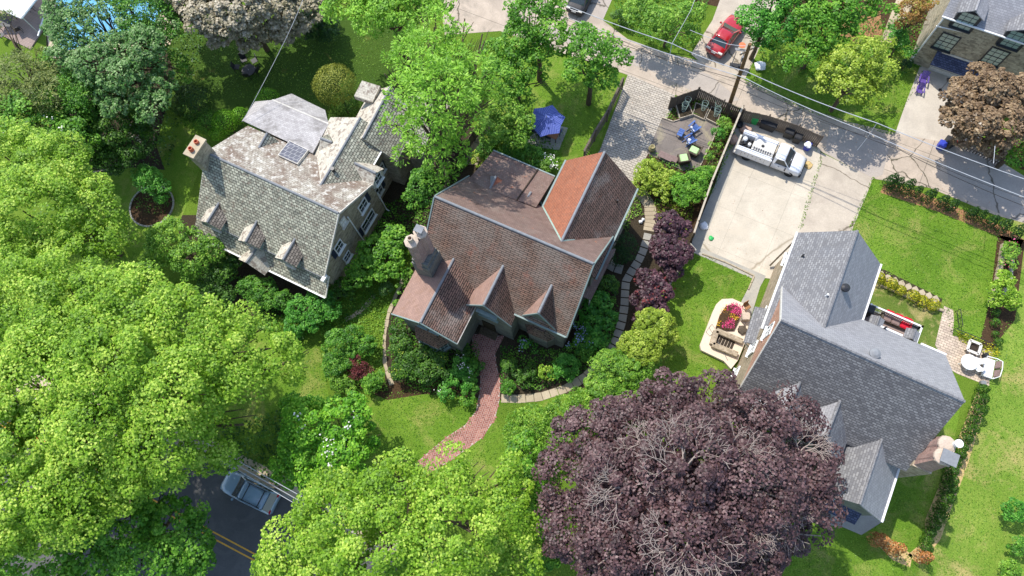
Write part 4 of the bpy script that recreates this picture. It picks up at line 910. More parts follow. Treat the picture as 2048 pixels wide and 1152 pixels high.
hz = 3.4; hA, hB, hC, hD = P(1510, 613, hz), P(1487, 684, hz-.1), P(1505, 686, hz+.45), P(1534, 615, hz+.5)
MB().slab([hA, hB, hC+gs*.25, hD+gs*.25], .12).build('door_hood', 'shingle', grey, world=True)
for q in (hA, hB): MB().beam(q+gs*.15-UP*.1, q+gs*.7-UP*.9, .07).build('bracket', 'white', grey, world=True)
dpt = Vector(((hA.x+hB.x)/2, (hA.y+hB.y)/2, 0)); dpt = dpt+Wn*((W0+Wn*.04-dpt).dot(Wn))+UP*1.15
dr = MB().obox(dpt, gt, Wn, UP, .5, .04, 1.1).build('door', 'white', grey, world=True); MB().obox(dpt+gt*.38+Wn*.07, gt, Wn, UP, .03, .03, .07).build('handle', 'black', dr, world=True)
# fascia cable along the drive corner
MB().beam(P(1540, 531, .3)+UP*.0, P(1585, 486, 2.2), .12, .18).build('sloping_coping', 'bark', grey, world=True)
# deck with rail behind
dz = 2.9; dk = [P(1728, 626, dz), P(1843, 668, dz), P(1832, 700, dz), P(1735, 665, dz)]; dk[3] = dk[3]-gt*1.2; dk[2] = dk[2]-gt*1.2
c1 = GA_+gs*((P(1737, 612, dz)-GA_).dot(gs)); 
X0, X1 = (P(1738, 618, dz+.9)-GA_).dot(gs), (P(1843, 655, dz+.9)-GA_).dot(gs); Y0, Y1 = 3.9, (P(1840, 652, dz+.9)-GA_).dot(gt)
O = Vector((GA_.x, GA_.y, 0)); dp = lambda x, y, z: O+gs*x+gt*y+UP*z
MB().slab([dp(X0, Y0, dz), dp(X1, Y0, dz), dp(X1, Y1, dz), dp(X0, Y1, dz)], .2).build('deck_floor', 'deck', grey, world=True)
pm = MB()
for x in (X0+.1, (X0+X1)/2, X1-.1): pm.beam(dp(x, Y1-.1, 0), dp(x, Y1-.1, dz-.2), .14)
pm.build('deck_posts', 'white', grey, world=True)
for a_, b_ in (((X0, Y1), (X1, Y1)), ((X1, Y1), (X1, Y0))):
    rl = MB(); p, q = dp(*a_, dz+.95), dp(*b_, dz+.95); rl.beam(p, q, .12, .07); rl.beam(p-UP*.82, q-UP*.82, .06, .06)
    n_ = int((q-p).length/.14)
    for i in range(n_+1): c = p.lerp(q, i/n_); rl.beam(c-UP*.82, c, .035)
    for c in (p, q): rl.beam(c-UP*.95, c+UP*.12, .13)
    rl.build('railing', 'white', grey, world=True)
DECK = (dp, X0, X1, Y0, Y1, dz)

# ---------------------------------------------- stone house with garage (upper right)
c0 = P(1818, 124); gg1 = D1; nrm_ = -D2
EV = 8.6
gar = house_root('stone_garage_house', 'brown fieldstone house with pale grey roof, dark framed windows and a garage, upper right', c0)
def fw(u, v, off=0.0): return hit(u, v, c0+nrm_*off, nrm_)
ztop = fw(1893, 29).z; EV = fw(1952, 49).z
Lh = 16.0; Dh = 9.0
mb = MB(); pr = [c0, c0+gg1*Lh, c0+gg1*Lh+D2*Dh, c0+D2*Dh]; mb.slab([p+UP*(EV-.1) for p in pr], EV-.1); mb.build('wall', 'stone_wall', gar, world=True)
ea = c0-nrm_*-.25-gg1*.25+UP*EV; eb = ea+gg1*(Lh+.5); ra = c0+D2*4.5+UP*(EV+3.6)-gg1*.25; rb = ra+gg1*(Lh+.5)
MB().slab([ea, eb, rb, ra], .14, -UP).build('roof', 'shingle_smooth', gar, world=True)
MB().slab([ra, rb, rb+D2*4.7-UP*3.6, ra+D2*4.7-UP*3.6], .14, -UP).build('roof', 'shingle_smooth', gar, world=True)
MB().add([c0+UP*EV, c0+D2*Dh+UP*EV, c0+D2*4.5+UP*(EV+3.4), c0+UP*EV+gg1*.2, c0+D2*Dh+UP*EV+gg1*.2, c0+D2*4.5+UP*(EV+3.4)+gg1*.2], [[0, 1, 2], [5, 4, 3], [0, 3, 4, 1], [1, 4, 5, 2], [2, 5, 3, 0]]).build('wall', 'stone_wall', gar, world=True)
MB().beam(ea+nrm_*.06, eb+nrm_*.06, .12, .1).build('gutter', 'white', gar, world=True)
MB().tube([c0+nrm_*.1+UP*EV, c0+nrm_*.1+UP*.2], .07, 7).build('downpipe', 'white', gar, world=True)
q1, q2, q3 = fw(1872, 52, .1), fw(1932, 65, .1), fw(1951, 50, .1); MB().tube([q1, q2, q3], .06, 6).build('downpipe', 'white', gar, world=True)
for (u, v) in ((1893, 84), (1990, 113)):
    window(gar, fw(u, v, .02), gg1, nrm_, 1.5, 1.9, 'darkframe', 'glass_green', cols=3, rows=4)
for (u, v) in ((1933, 40), (2030, 77)):
    c = fw(u, v, .12); d = gable(gar, Vector((c.x, c.y, 0))+D2*3.0, Vector((c.x, c.y, 0))-D2*.3, 1.05, c.z+.75, c.z+1.45, 'shingle_smooth', 'shingle', 'darkframe', ohe=.2, ohs=.15, th=.08, wallz=c.z-1.1, wname='dormer_wall', ridgem='shingle_smooth')
    window(gar, Vector((d['B2'].x, d['B2'].y, c.z)), gg1, nrm_, 1.5, 1.9, 'darkframe', 'glass_green', cols=3, rows=4)
gx0, gx1 = (fw(1856, 125)-c0).dot(gg1), (fw(1960, 150)-c0).dot(gg1)
zc = fw(1882, 103).z-.75
MB().slab([c0+gg1*gx0+UP*(zc+.75), c0+gg1*gx1+UP*(zc+.75), c0+gg1*gx1+nrm_*.9+UP*zc, c0+gg1*gx0+nrm_*.9+UP*zc], .1).build('garage_canopy', 'shingle_blue', gar, world=True)
dr = MB().obox(c0+gg1*((gx0+gx1)/2)+nrm_*.04+UP*1.25, gg1, nrm_, UP, (gx1-gx0)/2-.35, .03, 1.25).build('garage_door', 'white_dirty', gar, world=True)
m = MB()
for i in range(1, 5): m.obox(c0+gg1*((gx0+gx1)/2)+nrm_*.08+UP*(.5*i), gg1, nrm_, UP, (gx1-gx0)/2-.36, .012, .015)
m.build('panel_joint', 'ridge_metal', dr, world=True)
# ================================================================== FENCES, POLE, WIRES
def board_fence(name, label, tops, h, mat, gap=.15, bw=.14, rail=True, cat='fence', capm=None, zs=None):
    """tops: photo pixels of the fence's top edge, h its height"""
    pts = [P(u, v, h) for u, v in tops]; c = (pts[0]+pts[-1])/2
    root = thing(name, label, cat, (c.x, c.y, 0)); bd = MB(); rr = random.Random(len(tops)*7+int(h*10)); ps = MB(); rl = MB()
    for a, b in zip(pts[:-1], pts[1:]):
        L = (b-a).length; d = (b-a)/L; n = int(L/gap); nn = Vector((-d.y, d.x, 0))
        for i in range(n+1):
            q = a+d*(i*L/n); hh = h+rr.uniform(-.03, .03); bd.obox(Vector((q.x, q.y, hh/2))+nn*rr.uniform(-.006, .006), d, nn, UP, bw/2, .012, hh/2)
        for z in (.35, h-.3): rl.beam(Vector((a.x, a.y, z))+nn*.04, Vector((b.x, b.y, z))+nn*.04, .05, .09)
        k = max(1, int(L/2.4))
        for i in range(k+1): q = a+d*(i*L/k)+nn*.07; ps.obox(Vector((q.x, q.y, (h+.08)/2)), d, nn, UP, .05, .05, (h+.08)/2)
        if capm: MB().beam(Vector((a.x, a.y, h+.04)), Vector((b.x, b.y, h+.04)), .15, .045).build('cap_rail', capm, root, world=True)
    bd.build('boards', mat, root, world=True); rl.build('rail', mat, root, world=True); ps.build('posts', mat, root, world=True)
    return root
board_fence('board_fence', 'dark board fence bending round the raised garden beds beside the alley', [(1344, 196), (1399, 177), (1449, 202), (1488, 219)], 1.8, 'fence_dark')
board_fence('board_fence', 'weathered board fence behind the white truck and the bins', [(1490, 221), (1540, 232), (1600, 252), (1646, 273)], 1.8, 'fence')
board_fence('board_fence', 'fence with silvered cap rail between dark patio and concrete pad', [(1486, 212), (1424, 362), (1396, 442), (1388, 466)], 1.8, 'fence_dark', capm='fence_pale')
board_fence('slatted_fence', 'long brown slatted fence between small lawn and paved driveway', [(1246, 156), (1215, 222), (1190, 262), (1168, 302)], 1.7, 'fence', gap=.2, bw=.11, capm='fence')
board_fence('board_fence', 'short dark board fence near the feathery tree and the back walk', [(972, 232), (945, 262), (926, 298)], 1.6, 'fence')
board_fence('picket_fence', 'thin pale rail fence between smoke bushes and lawn', [(1384, 500), (1366, 528), (1342, 562), (1336, 580)], 1.1, 'fence_pale', gap=.3, bw=.08, capm='fence_pale')
board_fence('picket_fence', 'grey picket fence under the copper leaved tree beside the alley', [(1935, 283), (1965, 296), (2008, 318)], 1.1, 'fence', gap=.22, bw=.1)

b = P(1455, 222); pole = thing('utility_pole', 'leaning brown wooden utility pole at the alley fence corner', 'utility pole', b)
ptop = P(1500, 88, 9.4); MB().tube([(0, 0, -.1), (ptop-b)*.5, (ptop-b)], [.19, .165, .13], 12).build('pole', 'deadpole', pole)
m = MB(); q = (ptop-b); m.beam(q+Vector((-.55, -.3, -.9)), q+Vector((.55, .3, -.9)), .09, .11); m.build('cross_arm', 'bark', pole)
m = MB()
for k in (-.45, 0, .45): m.lathe(q+Vector((k, k*.5, -.84)), [(.04, 0), (.06, .05), (.05, .12), (.02, .16)], 8)
m.build('insulators', 'white_dirty', pole)
m = MB(); m.obox(q+Vector((.05, .25, -2.2)), (1, 0, 0), (0, 1, 0), UP, .13, .1, .25); m.build('junction_box', 'ridge_metal', pole)
def cable(name, label, pts, r=.022, sag=.25, mat='wire', group=None):
    mb = MB()
    for a, b in zip(pts[:-1], pts[1:]):
        L = (b-a).length; n = 14; mb.tube([a.lerp(b, i/n)-UP*sag*4*(i/n)*(1-i/n) for i in range(n+1)], r, 5)
    return tag(mb.build(name, mat), label, 'cable', group)
zc_ = 8.2
cable('overhead_cable', 'upper bright overhead cable running the length of the alley', [P(1080, -12, zc_), P(1344, 87, zc_), P(1493, 143, zc_-.2), P(1754, 246, zc_), P(2150, 392, zc_)], .030)
cable('overhead_cable', 'second bright overhead cable just below the upper one along the alley', [P(1080, 8, zc_-.5), P(1137, 36, zc_-.5), P(1488, 155, zc_-.6), P(1720, 258, zc_-.5), P(2150, 432, zc_-.5)], .028)
cable('overhead_cable', 'dark sagging overhead cable, lowest of those over the alley', [P(1090, 32, 6.8), P(1479, 160, 7.0), P(1800, 300, 6.8), P(2150, 450, 6.8)], .022, .4, 'wire_dark')
cable('overhead_cable', 'thin dark overhead cable crossing the red car driveway', [P(1160, 40, 6.4), P(1474, 175, 6.4), P(1760, 280, 6.2), P(2150, 432, 6.2)], .016, .4, 'wire_dark')
cable('service_wire', 'service wire dropping across the alley toward the paved driveway', [P(1344, 87, zc_), P(1336, 128, 6.5)], .022, 0)
cable('service_wire', 'service wire rising from the alley toward the top edge by the shrubs', [P(1344, 87, zc_), P(1382, 20, 8.0), P(1400, -30, 8)], .018, .05)
cable('service_wire', 'service wire from the pole over the red car boot', [P(1497, 92, 9.0), P(1455, 88, 8.6), P(1380, 60, 8.0)], .02, .05)
cable('service_wire', 'service wire crossing the alley near the copper tree driveway', [P(1754, 246, zc_), P(1735, 275, 6.4), P(1715, 300, 5)], .022, 0)
cable('service_wire', 'short service wire ending at the copper tree', [P(1987, 327, zc_), P(1990, 292, 7.6)], .02, 0)
cable('service_wire', 'long thin wire crossing the dark lawn to the slate house roof', [P(620, -40, 9), P(580, 60, 8.2), P(487, 240, 5.8)], .018, .1)
for k, kl in enumerate(('farthest from the car', 'middle one', 'crossing the car roof')):
    cable('street_wire', 'bright overhead wire over the street, %s of three' % kl, [P(380+k*6, 868+k*12, 7.5), P(700, 1048+k*12, 7.5)], .022, .1, group='parallel wires over the street')

# ================================================================== VEHICLES
def wheel(root, x, y, r, wd, name='wheel'):
    t = MB().lathe((x, y, r), [(r*.62, -wd/2), (r*.93, -wd/2), (r, -wd*.32), (r, wd*.32), (r*.93, wd/2), (r*.62, wd/2)], 22, 'y').build(name, 'rubber', root)
    sg = 1 if y > 0 else -1
    m = MB(); m.lathe((x, y+sg*wd*.30, r), [(r*.6, -.03), (r*.6, .03), (r*.2, .05)], 18, 'y')
    m.build('rim', 'ridge_metal', t)
def loft_body(secs, name, mat, root, smooth=True):
    """secs: x, half width at belt, half width at sill, z bottom, z belt(top edge), crown height"""
    mb = MB(); ring = []
    for (x, wb, ws, z0, z1, cr) in secs:
        pts = [(-ws*.92, z0), (-ws, z0+.09), (-(ws+wb)/2-.02, (z0+z1)/2), (-wb, z1-.08), (-wb*.93, z1), (-wb*.5, z1+cr*.8), (0, z1+cr), (wb*.5, z1+cr*.8), (wb*.93, z1), (wb, z1-.08), ((ws+wb)/2+.02, (z0+z1)/2), (ws, z0+.09), (ws*.92, z0)]
        ring.append([(x, y, z) for y, z in pts])
    k = len(ring[0]); o = len(mb.v); mb.v += [Vector(p) for r in ring for p in r]
    for i in range(len(ring)-1):
        for j in range(k): mb.f.append([o+i*k+j, o+(i+1)*k+j, o+(i+1)*k+(j+1) % k, o+i*k+(j+1) % k]); mb.mi.append(0)
    mb.f.append([o+j for j in range(k)]); mb.mi.append(0); mb.f.append([o+(len(ring)-1)*k+j for j in range(k-1, -1, -1)]); mb.mi.append(0)
    ob = mb.build(name, mat, root, smooth=smooth)
    return ob
def quadpatch(root, name, pts, mat, th=.015, parent=None, grow=0):
    c = sum((Vector(p) for p in pts), Vector())/len(pts); n = (Vector(pts[1])-Vector(pts[0])).cross(Vector(pts[2])-Vector(pts[0])).normalized()
    if n.dot(c-Vector((c.x*.9, 0, .6))) < 0: n = -n
    return MB().slab([Vector(p)+n*.012 for p in pts], th, -n).build(name, mat, parent or root)
def sedan(label, loc, rz, mat, L=4.7, W=1.82, H=1.42):
    r = thing('parked_car', label, 'car', loc, rz); h = W/2; f = L/2
    loft_body([(-f, h*.80, h*.72, .38, .74, .02), (-f+.10, h*.90, h*.86, .24, .88, .02), (-f+.55, h*.96, h*.97, .2, .98, .03), (-f+1.2, h*.97, h, .2, .98, .03), (0, h*.97, h, .2, .95, .03), (f-1.35, h*.96, h, .2, .93, .05), (f-.7, h*.93, h*.98, .2, .86, .06), (f-.2, h*.84, h*.88, .22, .74, .05), (f, h*.68, h*.68, .3, .62, .02)], 'body', mat, r)
    # greenhouse: four corners at belt and at roof
    b0, b1, r0, r1 = -f+.62, f-1.42, -f+1.25, f-2.3; wb, wr = h*.88, h*.66; zb, zt = .95, H
    V = [(b0, -wb, zb), (b1, -wb, zb), (b1, wb, zb), (b0, wb, zb), (r0, -wr, zt-.04), (r1, -wr, zt-.04), (r1, wr, zt-.04), (r0, wr, zt-.04)]
    MB().add(V, [[0, 1, 5, 4], [1, 2, 6, 5], [2, 3, 7, 6], [3, 0, 4, 7], [4, 5, 6, 7]]).build('windows', 'glass', r)
    loft_body([(r0-.10, wr*.95, wr*.95, zt-.08, zt-.06, .0), (r0+.1, wr*1.04, wr*1.04, zt-.08, zt-.03, .02), ((r0+r1)/2, wr*1.06, wr*1.06, zt-.08, zt-.02, .04), (r1-.1, wr*1.04, wr*1.04, zt-.08, zt-.04, .02), (r1+.12, wr*.95, wr*.95, zt-.1, zt-.09, .0)], 'roof', mat, r)
    pl = MB()
    for sg in (-1, 1):
        for a_, b_, w_ in (((b0, sg*wb, zb), (r0, sg*wr, zt-.05), .12), ((b1, sg*wb, zb), (r1, sg*wr, zt-.05), .09), (((b0+b1)/2-.1, sg*(wb+.005), zb), ((r0+r1)/2, sg*wr, zt-.05), .07)): MB().beam(a_, b_, w_, .055).build('pillar', mat, r)
    for x in (-f+.95, f-.9):
        for y in (-h+.12, h-.12): wheel(r, x, y, .33, .22)
    for sg in (-1, 1):
        MB().obox((f-.2, sg*h*.60, .68), (1, 0, 0), (0, 1, 0), UP, .16, .17, .055).build('headlight', 'ridge_metal', r, bevel=.02)
        MB().obox((-f+.12, sg*h*.66, .86), (1, 0, 0), (0, 1, 0), UP, .10, .2, .07).build('tail_light', 'white_dirty', r, bevel=.02)
        MB().obox((b1-.25, sg*(h+.08), 1.0), (1, 0, 0), (0, 1, 0), UP, .07, .1, .07).build('mirror', mat, r, bevel=.02)
    MB().obox((-f+.02, 0, .70), (1, 0, 0), (0, 1, 0), UP, .03, .22, .07).build('licence_plate', 'white', r)
    MB().obox((-f+.06, 0, .83), (1, 0, 0), (0, 1, 0), UP, .03, .5, .02).build('trim_strip', 'white', r)
    return r
a, b = P(1440, 88, .8), P(1478, 36, .8); c = P(1453, 68, .8); ang = math.atan2(b.y-a.y, b.x-a.x)
sedan('shiny red sedan parked nose away on the driveway off the alley', (c.x, c.y, .02), ang, 'car_red', 4.55, 1.8)
# grey car roof just entering at the top
c = P(1167, -14, .8); sedan('dark grey car cut off by the top edge on the asphalt driveway', (c.x, c.y, .02), R_(65), 'plastic_black', 4.4, 1.8)
c = P(1500, -8, 1.0)

# the white service truck
a, b = P(1480, 283, 1.2), P(1606, 331, 1.2); c = P(1543, 306, 1.05); ang = math.atan2(b.y-a.y, b.x-a.x)
tr = thing('service_truck', 'white pickup truck with utility body on the pale concrete pad', 'truck', (c.x, c.y, .02), ang)
h = .98
loft_body([(.35, .93, .95, .42, 1.14, .02), (1.0, .93, .96, .42, 1.14, .02), (1.45, .92, .96, .42, 1.14, .05), (2.2, .90, .95, .42, 1.10, .07), (2.62, .85, .93, .42, 1.0, .07), (2.84, .74, .82, .42, .85, .04)], 'body', 'car_white', tr)
MB().obox((2.86, 0, .55), (1, 0, 0), (0, 1, 0), UP, .08, .9, .13).build('bumper', 'plastic_black', tr, bevel=.04)
MB().add([(.4, -.86, 1.12), (1.72, -.86, 1.14), (1.72, .86, 1.14), (.4, .86, 1.12), (.5, -.70, 1.80), (1.12, -.70, 1.80), (1.12, .70, 1.80), (.5, .70, 1.80)], [[0, 1, 5, 4], [1, 2, 6, 5], [2, 3, 7, 6], [3, 0, 4, 7], [4, 5, 6, 7]]).build('windows', 'glass', tr)
loft_body([(.36, .70, .74, 1.72, 1.82, .0), (.5, .75, .78, 1.74, 1.85, .02), (.85, .76, .79, 1.75, 1.86, .03), (1.12, .73, .76, 1.74, 1.83, .02), (1.2, .66, .7, 1.74, 1.79, .0)], 'roof', 'car_white', tr)
pl = MB()
for sg in (-1, 1):
    pl.beam((1.74, sg*.86, 1.13), (1.14, sg*.71, 1.80), .07, .06); pl.beam((.42, sg*.87, 1.1), (.5, sg*.72, 1.8), .22, .07, UP); pl.beam((.6, sg*.89, 1.16), (1.6, sg*.89, 1.16), .05, .06)
pl.beam((.42, -.8, 1.2), (.44, .8, 1.2), .06, .3); pl.beam((.46, -.7, 1.75), (.46, .7, 1.75), .07, .1)
pl.build('cab_frame', 'car_white', tr)
MB().obox((1.75, 0, 1.17), (1, 0, 0), (0, 1, 0), UP, .06, .78, .012).build('wiper', 'plastic_black', tr)
for sg in (-1, 1):
    bx = MB(); bx.obox((-1.28, sg*.80, .98), (1, 0, 0), (0, 1, 0), UP, 1.52, .2, .44); o = bx.build('side_box', 'car_white', tr, bevel=.025)
    dd = MB()
    for x in (-2.3, -1.7, -1.0, -.3): dd.obox((x, sg*1.003, 1.0), (1, 0, 0), (0, 1, 0), UP, .008, .004, .3)
    dd.build('door_seam', 'plastic_black', o)
    hd = MB(); [hd.obox((x, sg*1.012, 1.1), (1, 0, 0), (0, 1, 0), UP, .04, .012, .03) for x in (-2.0, -1.35, -.65)]; hd.build('latch', 'plastic_black', o)
    MB().obox((-1.28, sg*.72, 1.46), (1, 0, 0), (0, 1, 0), UP, 1.5, .03, .03).build('rail', 'car_white', tr)
    MB().obox((2.78, sg*.66, .86), (1, 0, 0), (0, 1, 0), UP, .07, .16, .08).build('headlight', 'ridge_metal', tr, bevel=.02)
    MB().obox((1.5, sg*1.08, 1.15), (1, 0, 0), (0, 1, 0), UP, .05, .12, .1).build('mirror', 'plastic_black', tr, bevel=.02)
    MB().obox((.95, sg*.965, 1.0), (1, 0, 0), (0, 1, 0), UP, .06, .012, .016).build('door_handle', 'plastic_black', tr)
MB().obox((-1.28, 0, .72), (1, 0, 0), (0, 1, 0), UP, 1.5, .6, .05).build('bed_floor', 'plastic_black', tr)
MB().obox((-.75, 0, 1.18), (1, 0, 0), (0, 1, 0), UP, .95, .58, .28).build('tank_cover', 'white_dirty', tr, bevel=.03)
MB().lathe((-.9, .05, 1.46), [(.13, 0), (.13, .05), (.1, .08)], 14).build('filler_cap', 'plastic_black', tr)
m = MB(); [m.obox((-.1-.2*i, -.42, 1.49), (1, 0, 0), (0, 1, 0), UP, .03, .14, .02) for i in range(8)]; m.build('hose_rack', 'plastic_black', tr)
m = MB(); m.obox((.18, 0, 1.44), (1, 0, 0), (0, 1, 0), UP, .03, .8, .03); m.obox((.18, 0, 1.16), (1, 0, 0), (0, 1, 0), UP, .03, .8, .03); [m.obox((.18, y, 1.3), (1, 0, 0), (0, 1, 0), UP, .03, .03, .28) for y in (-.8, -.4, 0, .4, .8)]; m.build('headboard', 'plastic_black', tr)
m = MB(); rr = random.Random(4)
for i in range(12): m.tube([(rr.uniform(-2.6, -1.8), rr.uniform(-.5, .5), rr.uniform(.85, 1.2)) for _ in range(3)], rr.uniform(.03, .06), 6)
for i in range(5): m.obox((rr.uniform(-2.6, -1.8), rr.uniform(-.4, .4), .95), (1, 0, 0), (0, 1, 0), UP, .12, .1, .2)
m.build('pump_gear', 'plastic_black', tr)
m = MB(); m.lathe((-2.45, .25, .8), [(.2, 0), (.2, .5), (.1, .6)], 12); m.lathe((-1.95, -.1, .8), [(.14, 0), (.14, .5), (.06, .56)], 12); m.build('tank', 'white', tr)
MB().obox((-2.86, 0, .5), (1, 0, 0), (0, 1, 0), UP, .12, .92, .07).build('rear_bumper', 'white_dirty', tr, bevel=.02)
for x in (-1.75, 2.0):
    for y in (-.82, .82): wheel(tr, x, y, .39, .26)

# silver car with roof rack on the street
c = P(497, 983, 1.0); a, b = P(465, 968, 1), P(530, 1000, 1); ang = math.atan2(b.y-a.y, b.x-a.x)+math.pi
su = thing('estate_car', 'silver blue car with black roof bars on the shaded street', 'car', (c.x, c.y, .02), ang); h = .92
loft_body([(-2.3, h*.86, h*.8, .4, .9, .02), (-2.15, h*.93, h*.92, .25, .98, .02), (-1.4, h*.97, h, .22, 1.0, .02), (0, h*.98, h, .22, .98, .02), (1.0, h*.96, h, .22, .98, .05), (1.7, h*.92, h*.96, .22, .92, .06), (2.2, h*.8, h*.85, .25, .8, .04), (2.35, h*.66, h*.66, .3, .66, .02)], 'body', 'car_silver', su)
MB().add([(-2.22, -.8, .98), (1.1, -.8, .98), (1.1, .8, .98), (-2.22, .8, .98), (-1.75, -.68, 1.58), (.3, -.68, 1.58), (.3, .68, 1.58), (-1.75, .68, 1.58)], [[0, 1, 5, 4], [1, 2, 6, 5], [2, 3, 7, 6], [3, 0, 4, 7], [4, 5, 6, 7]]).build('windows', 'glass', su)
loft_body([(-1.82, .66, .68, 1.52, 1.59, 0), (-1.6, .72, .73, 1.54, 1.61, .02), (-.7, .74, .75, 1.55, 1.62, .03), (.2, .72, .73, 1.54, 1.60, .02), (.46, .66, .68, 1.5, 1.54, 0)], 'roof', 'car_silver', su)
pl = MB()
for sg in (-1, 1):
    for a_, b_, w_ in (((-2.22, sg*.8, .98), (-1.75, sg*.69, 1.57), .12), ((1.1, sg*.8, .98), (.3, sg*.69, 1.57), .08), ((-.6, sg*.81, .98), (-.6, sg*.70, 1.57), .07)): MB().beam(a_, b_, w_, .055).build('pillar', 'car_silver', su)
m = MB()
for x in (-1.4, -.1): m.beam((x, -.68, 1.70), (x, .68, 1.70), .06, .04)
for sg in (-1, 1): m.beam((-1.6, sg*.64, 1.66), (.15, sg*.64, 1.66), .05, .04)
m.build('roof_rack', 'black', su)
for sg in (-1, 1):
    MB().obox((-2.2, sg*.66, .9), (1, 0, 0), (0, 1, 0), UP, .09, .14, .12).build('tail_light', 'cloth_red', su, bevel=.02); MB().obox((.85, sg*(h+.07), 1.02), (1, 0, 0), (0, 1, 0), UP, .07, .1, .07).build('mirror', 'car_silver', su, bevel=.02)
for x in (-1.4, 1.45):
    for y in (-.8, .8): wheel(su, x, y, .34, .22)

# ================================================================== GARDEN FURNITURE
def adirondack(label, loc, rz, mat, name='adirondack_chair', group=None, k=1.0):
    r = thing(name, label, 'chair', loc, rz, group); r.scale = (k, k, k)
    m = MB()
    for i in range(6): m.obox((.38-.1*i, 0, .36-.025*i), (1, 0, -.22), (0, 1, 0), (0, 0, 1), .045, .28, .012)
    m.build('seat', mat, r)
    m = MB(); W = .1
    for i in range(-2, 3): x0 = -.17; m.beam((x0, i*.11, .25), (x0-.34, i*.135, .98-.05*abs(i)), W, .02, Vector((1, 0, .3)))
    m.beam((-.2, -.28, .45), (-.2, .28, .45), .03, .07); m.build('backrest', mat, r)
    for sg in (-1, 1):
        MB().slab([(.45, sg*.38-.07, .58), (.45, sg*.38+.07, .58), (-.35, sg*.36+.05, .56), (-.35, sg*.36-.05, .56)], .03).build('armrest', mat, r)
        MB().beam((.38, sg*.32, 0), (.38, sg*.32, .56), .09, .03).build('leg', mat, r); MB().beam((.36, sg*.29, .30), (-.55, sg*.27, .03), .03, .1).build('leg', mat, r)
    return r
def wp(u, v, z=0): p = P(u, v, z); return (p.x, p.y, 0.02)
adirondack('blue slatted garden chair nearest the fence corner, with white towel', wp(1386, 260), R_(40), 'blue', k=1.0)
adirondack('blue slatted garden chair between the other blue chair and the green armchairs', wp(1378, 284), R_(30), 'blue', k=1.0)
def towel(label, u, v, rz, z=.5, sx=.18, sy=.42, mat='cloth_white'):
    q = P(u, v, z); m = MB(); n = 7; c, s = math.cos(rz), math.sin(rz); pts = []
    for i in range(n):
        t = i/(n-1)-.5; zz = .06*math.sin(i*1.7)+(.25*max(0, t))
        pts.append((t*2*sy, zz))
    for (a, za), (b, zb) in zip(pts[:-1], pts[1:]):
        m.slab([q+Vector((a*c-sx*s*j, a*s+sx*c*j, za)) if k == 0 else q+Vector((b*c-sx*s*j, b*s+sx*c*j, zb)) for k, j in ((0, -1), (1, -1), (1, 1), (0, 1))], .03)
    return tag(m.build('towel', mat), label, 'towel')
towel('white towel over the blue chair nearer the fence corner', 1384, 259, R_(115), .5, .12, .26)
towel('white towel over the blue chair beside the green armchairs', 1377, 283, R_(65), .5, .12, .26)
def small_table(label, loc, rz, top, mat, hgt=.45, name='side_table', legs=True):
    r = thing(name, label, 'table', loc, rz); m = MB(); n = 5
    for i in range(n): m.obox((0, -top[1]+top[1]*2*(i+.5)/n, hgt), (1, 0, 0), (0, 1, 0), UP, top[0], top[1]/n*.9, .015)
    m.build('tabletop', mat, r)
    for a in (-1, 1):
        for b in (-1, 1): MB().beam((a*top[0]*.82, b*top[1]*.82, 0), (a*top[0]*.82, b*top[1]*.82, hgt-.015), .05).build('leg', mat, r)
    return r
small_table('small blue slatted side table beside the blue chairs', wp(1360, 270), R_(60), (.36, .24), 'blue')
small_table('long low brown table against the shrubs on the dark patio', wp(1330, 317), R_(-28), (.62, .3), 'brown_top', .42, 'low_table')
small_table('small square brown table at the end of the long low one', wp(1347, 323), R_(-28), (.27, .27), 'brown_top', .44, 'low_table')
def armchair(label, loc, rz):
    r = thing('wicker_armchair', label, 'armchair', loc, rz)
    MB().box(-.38, .38, -.4, .4, .06, .36).build('seat_base', 'wicker', r, bevel=.03)
    MB().box(-.30, .36, -.3, .3, .365, .50).build('seat_cushion', 'cloth_green', r, bevel=.05)
    MB().slab([(-.36, -.4, .36), (-.30, -.4, .36), (-.30, .4, .36), (-.36, .4, .36)], .01); MB().obox((-.40, 0, .52), (1, 0, .2), (0, 1, 0), (-.2, 0, 1), .05, .42, .36).build('backrest', 'wicker', r, bevel=.03)
    for s in (-1, 1): MB().box(-.36, .38, s*.4-.06, s*.4+.06, .3, .62).build('armrest', 'wicker', r, bevel=.03)
    return r
armchair('brown wicker armchair with pale green cushion nearest the pad fence', wp(1387, 306), R_(150)).scale = (1.1,)*3
armchair('brown wicker armchair with pale green cushion next to the small brown table', wp(1366, 322), R_(100)).scale = (1.1,)*3
q = wp(1303, 301); tag(MB().lathe(q, [(.16, 0), (.26, .12), (.32, .35), (.28, .52), (.17, .62), (.22, .70), (.20, .71), (.12, .60), (.05, .5)], 20).build('urn', plain('glazed_urn', rgb(150, 140, 100), .5, .4, .2, 8), smooth=True), 'tall olive glazed urn at the corner of the dark patio', 'urn')
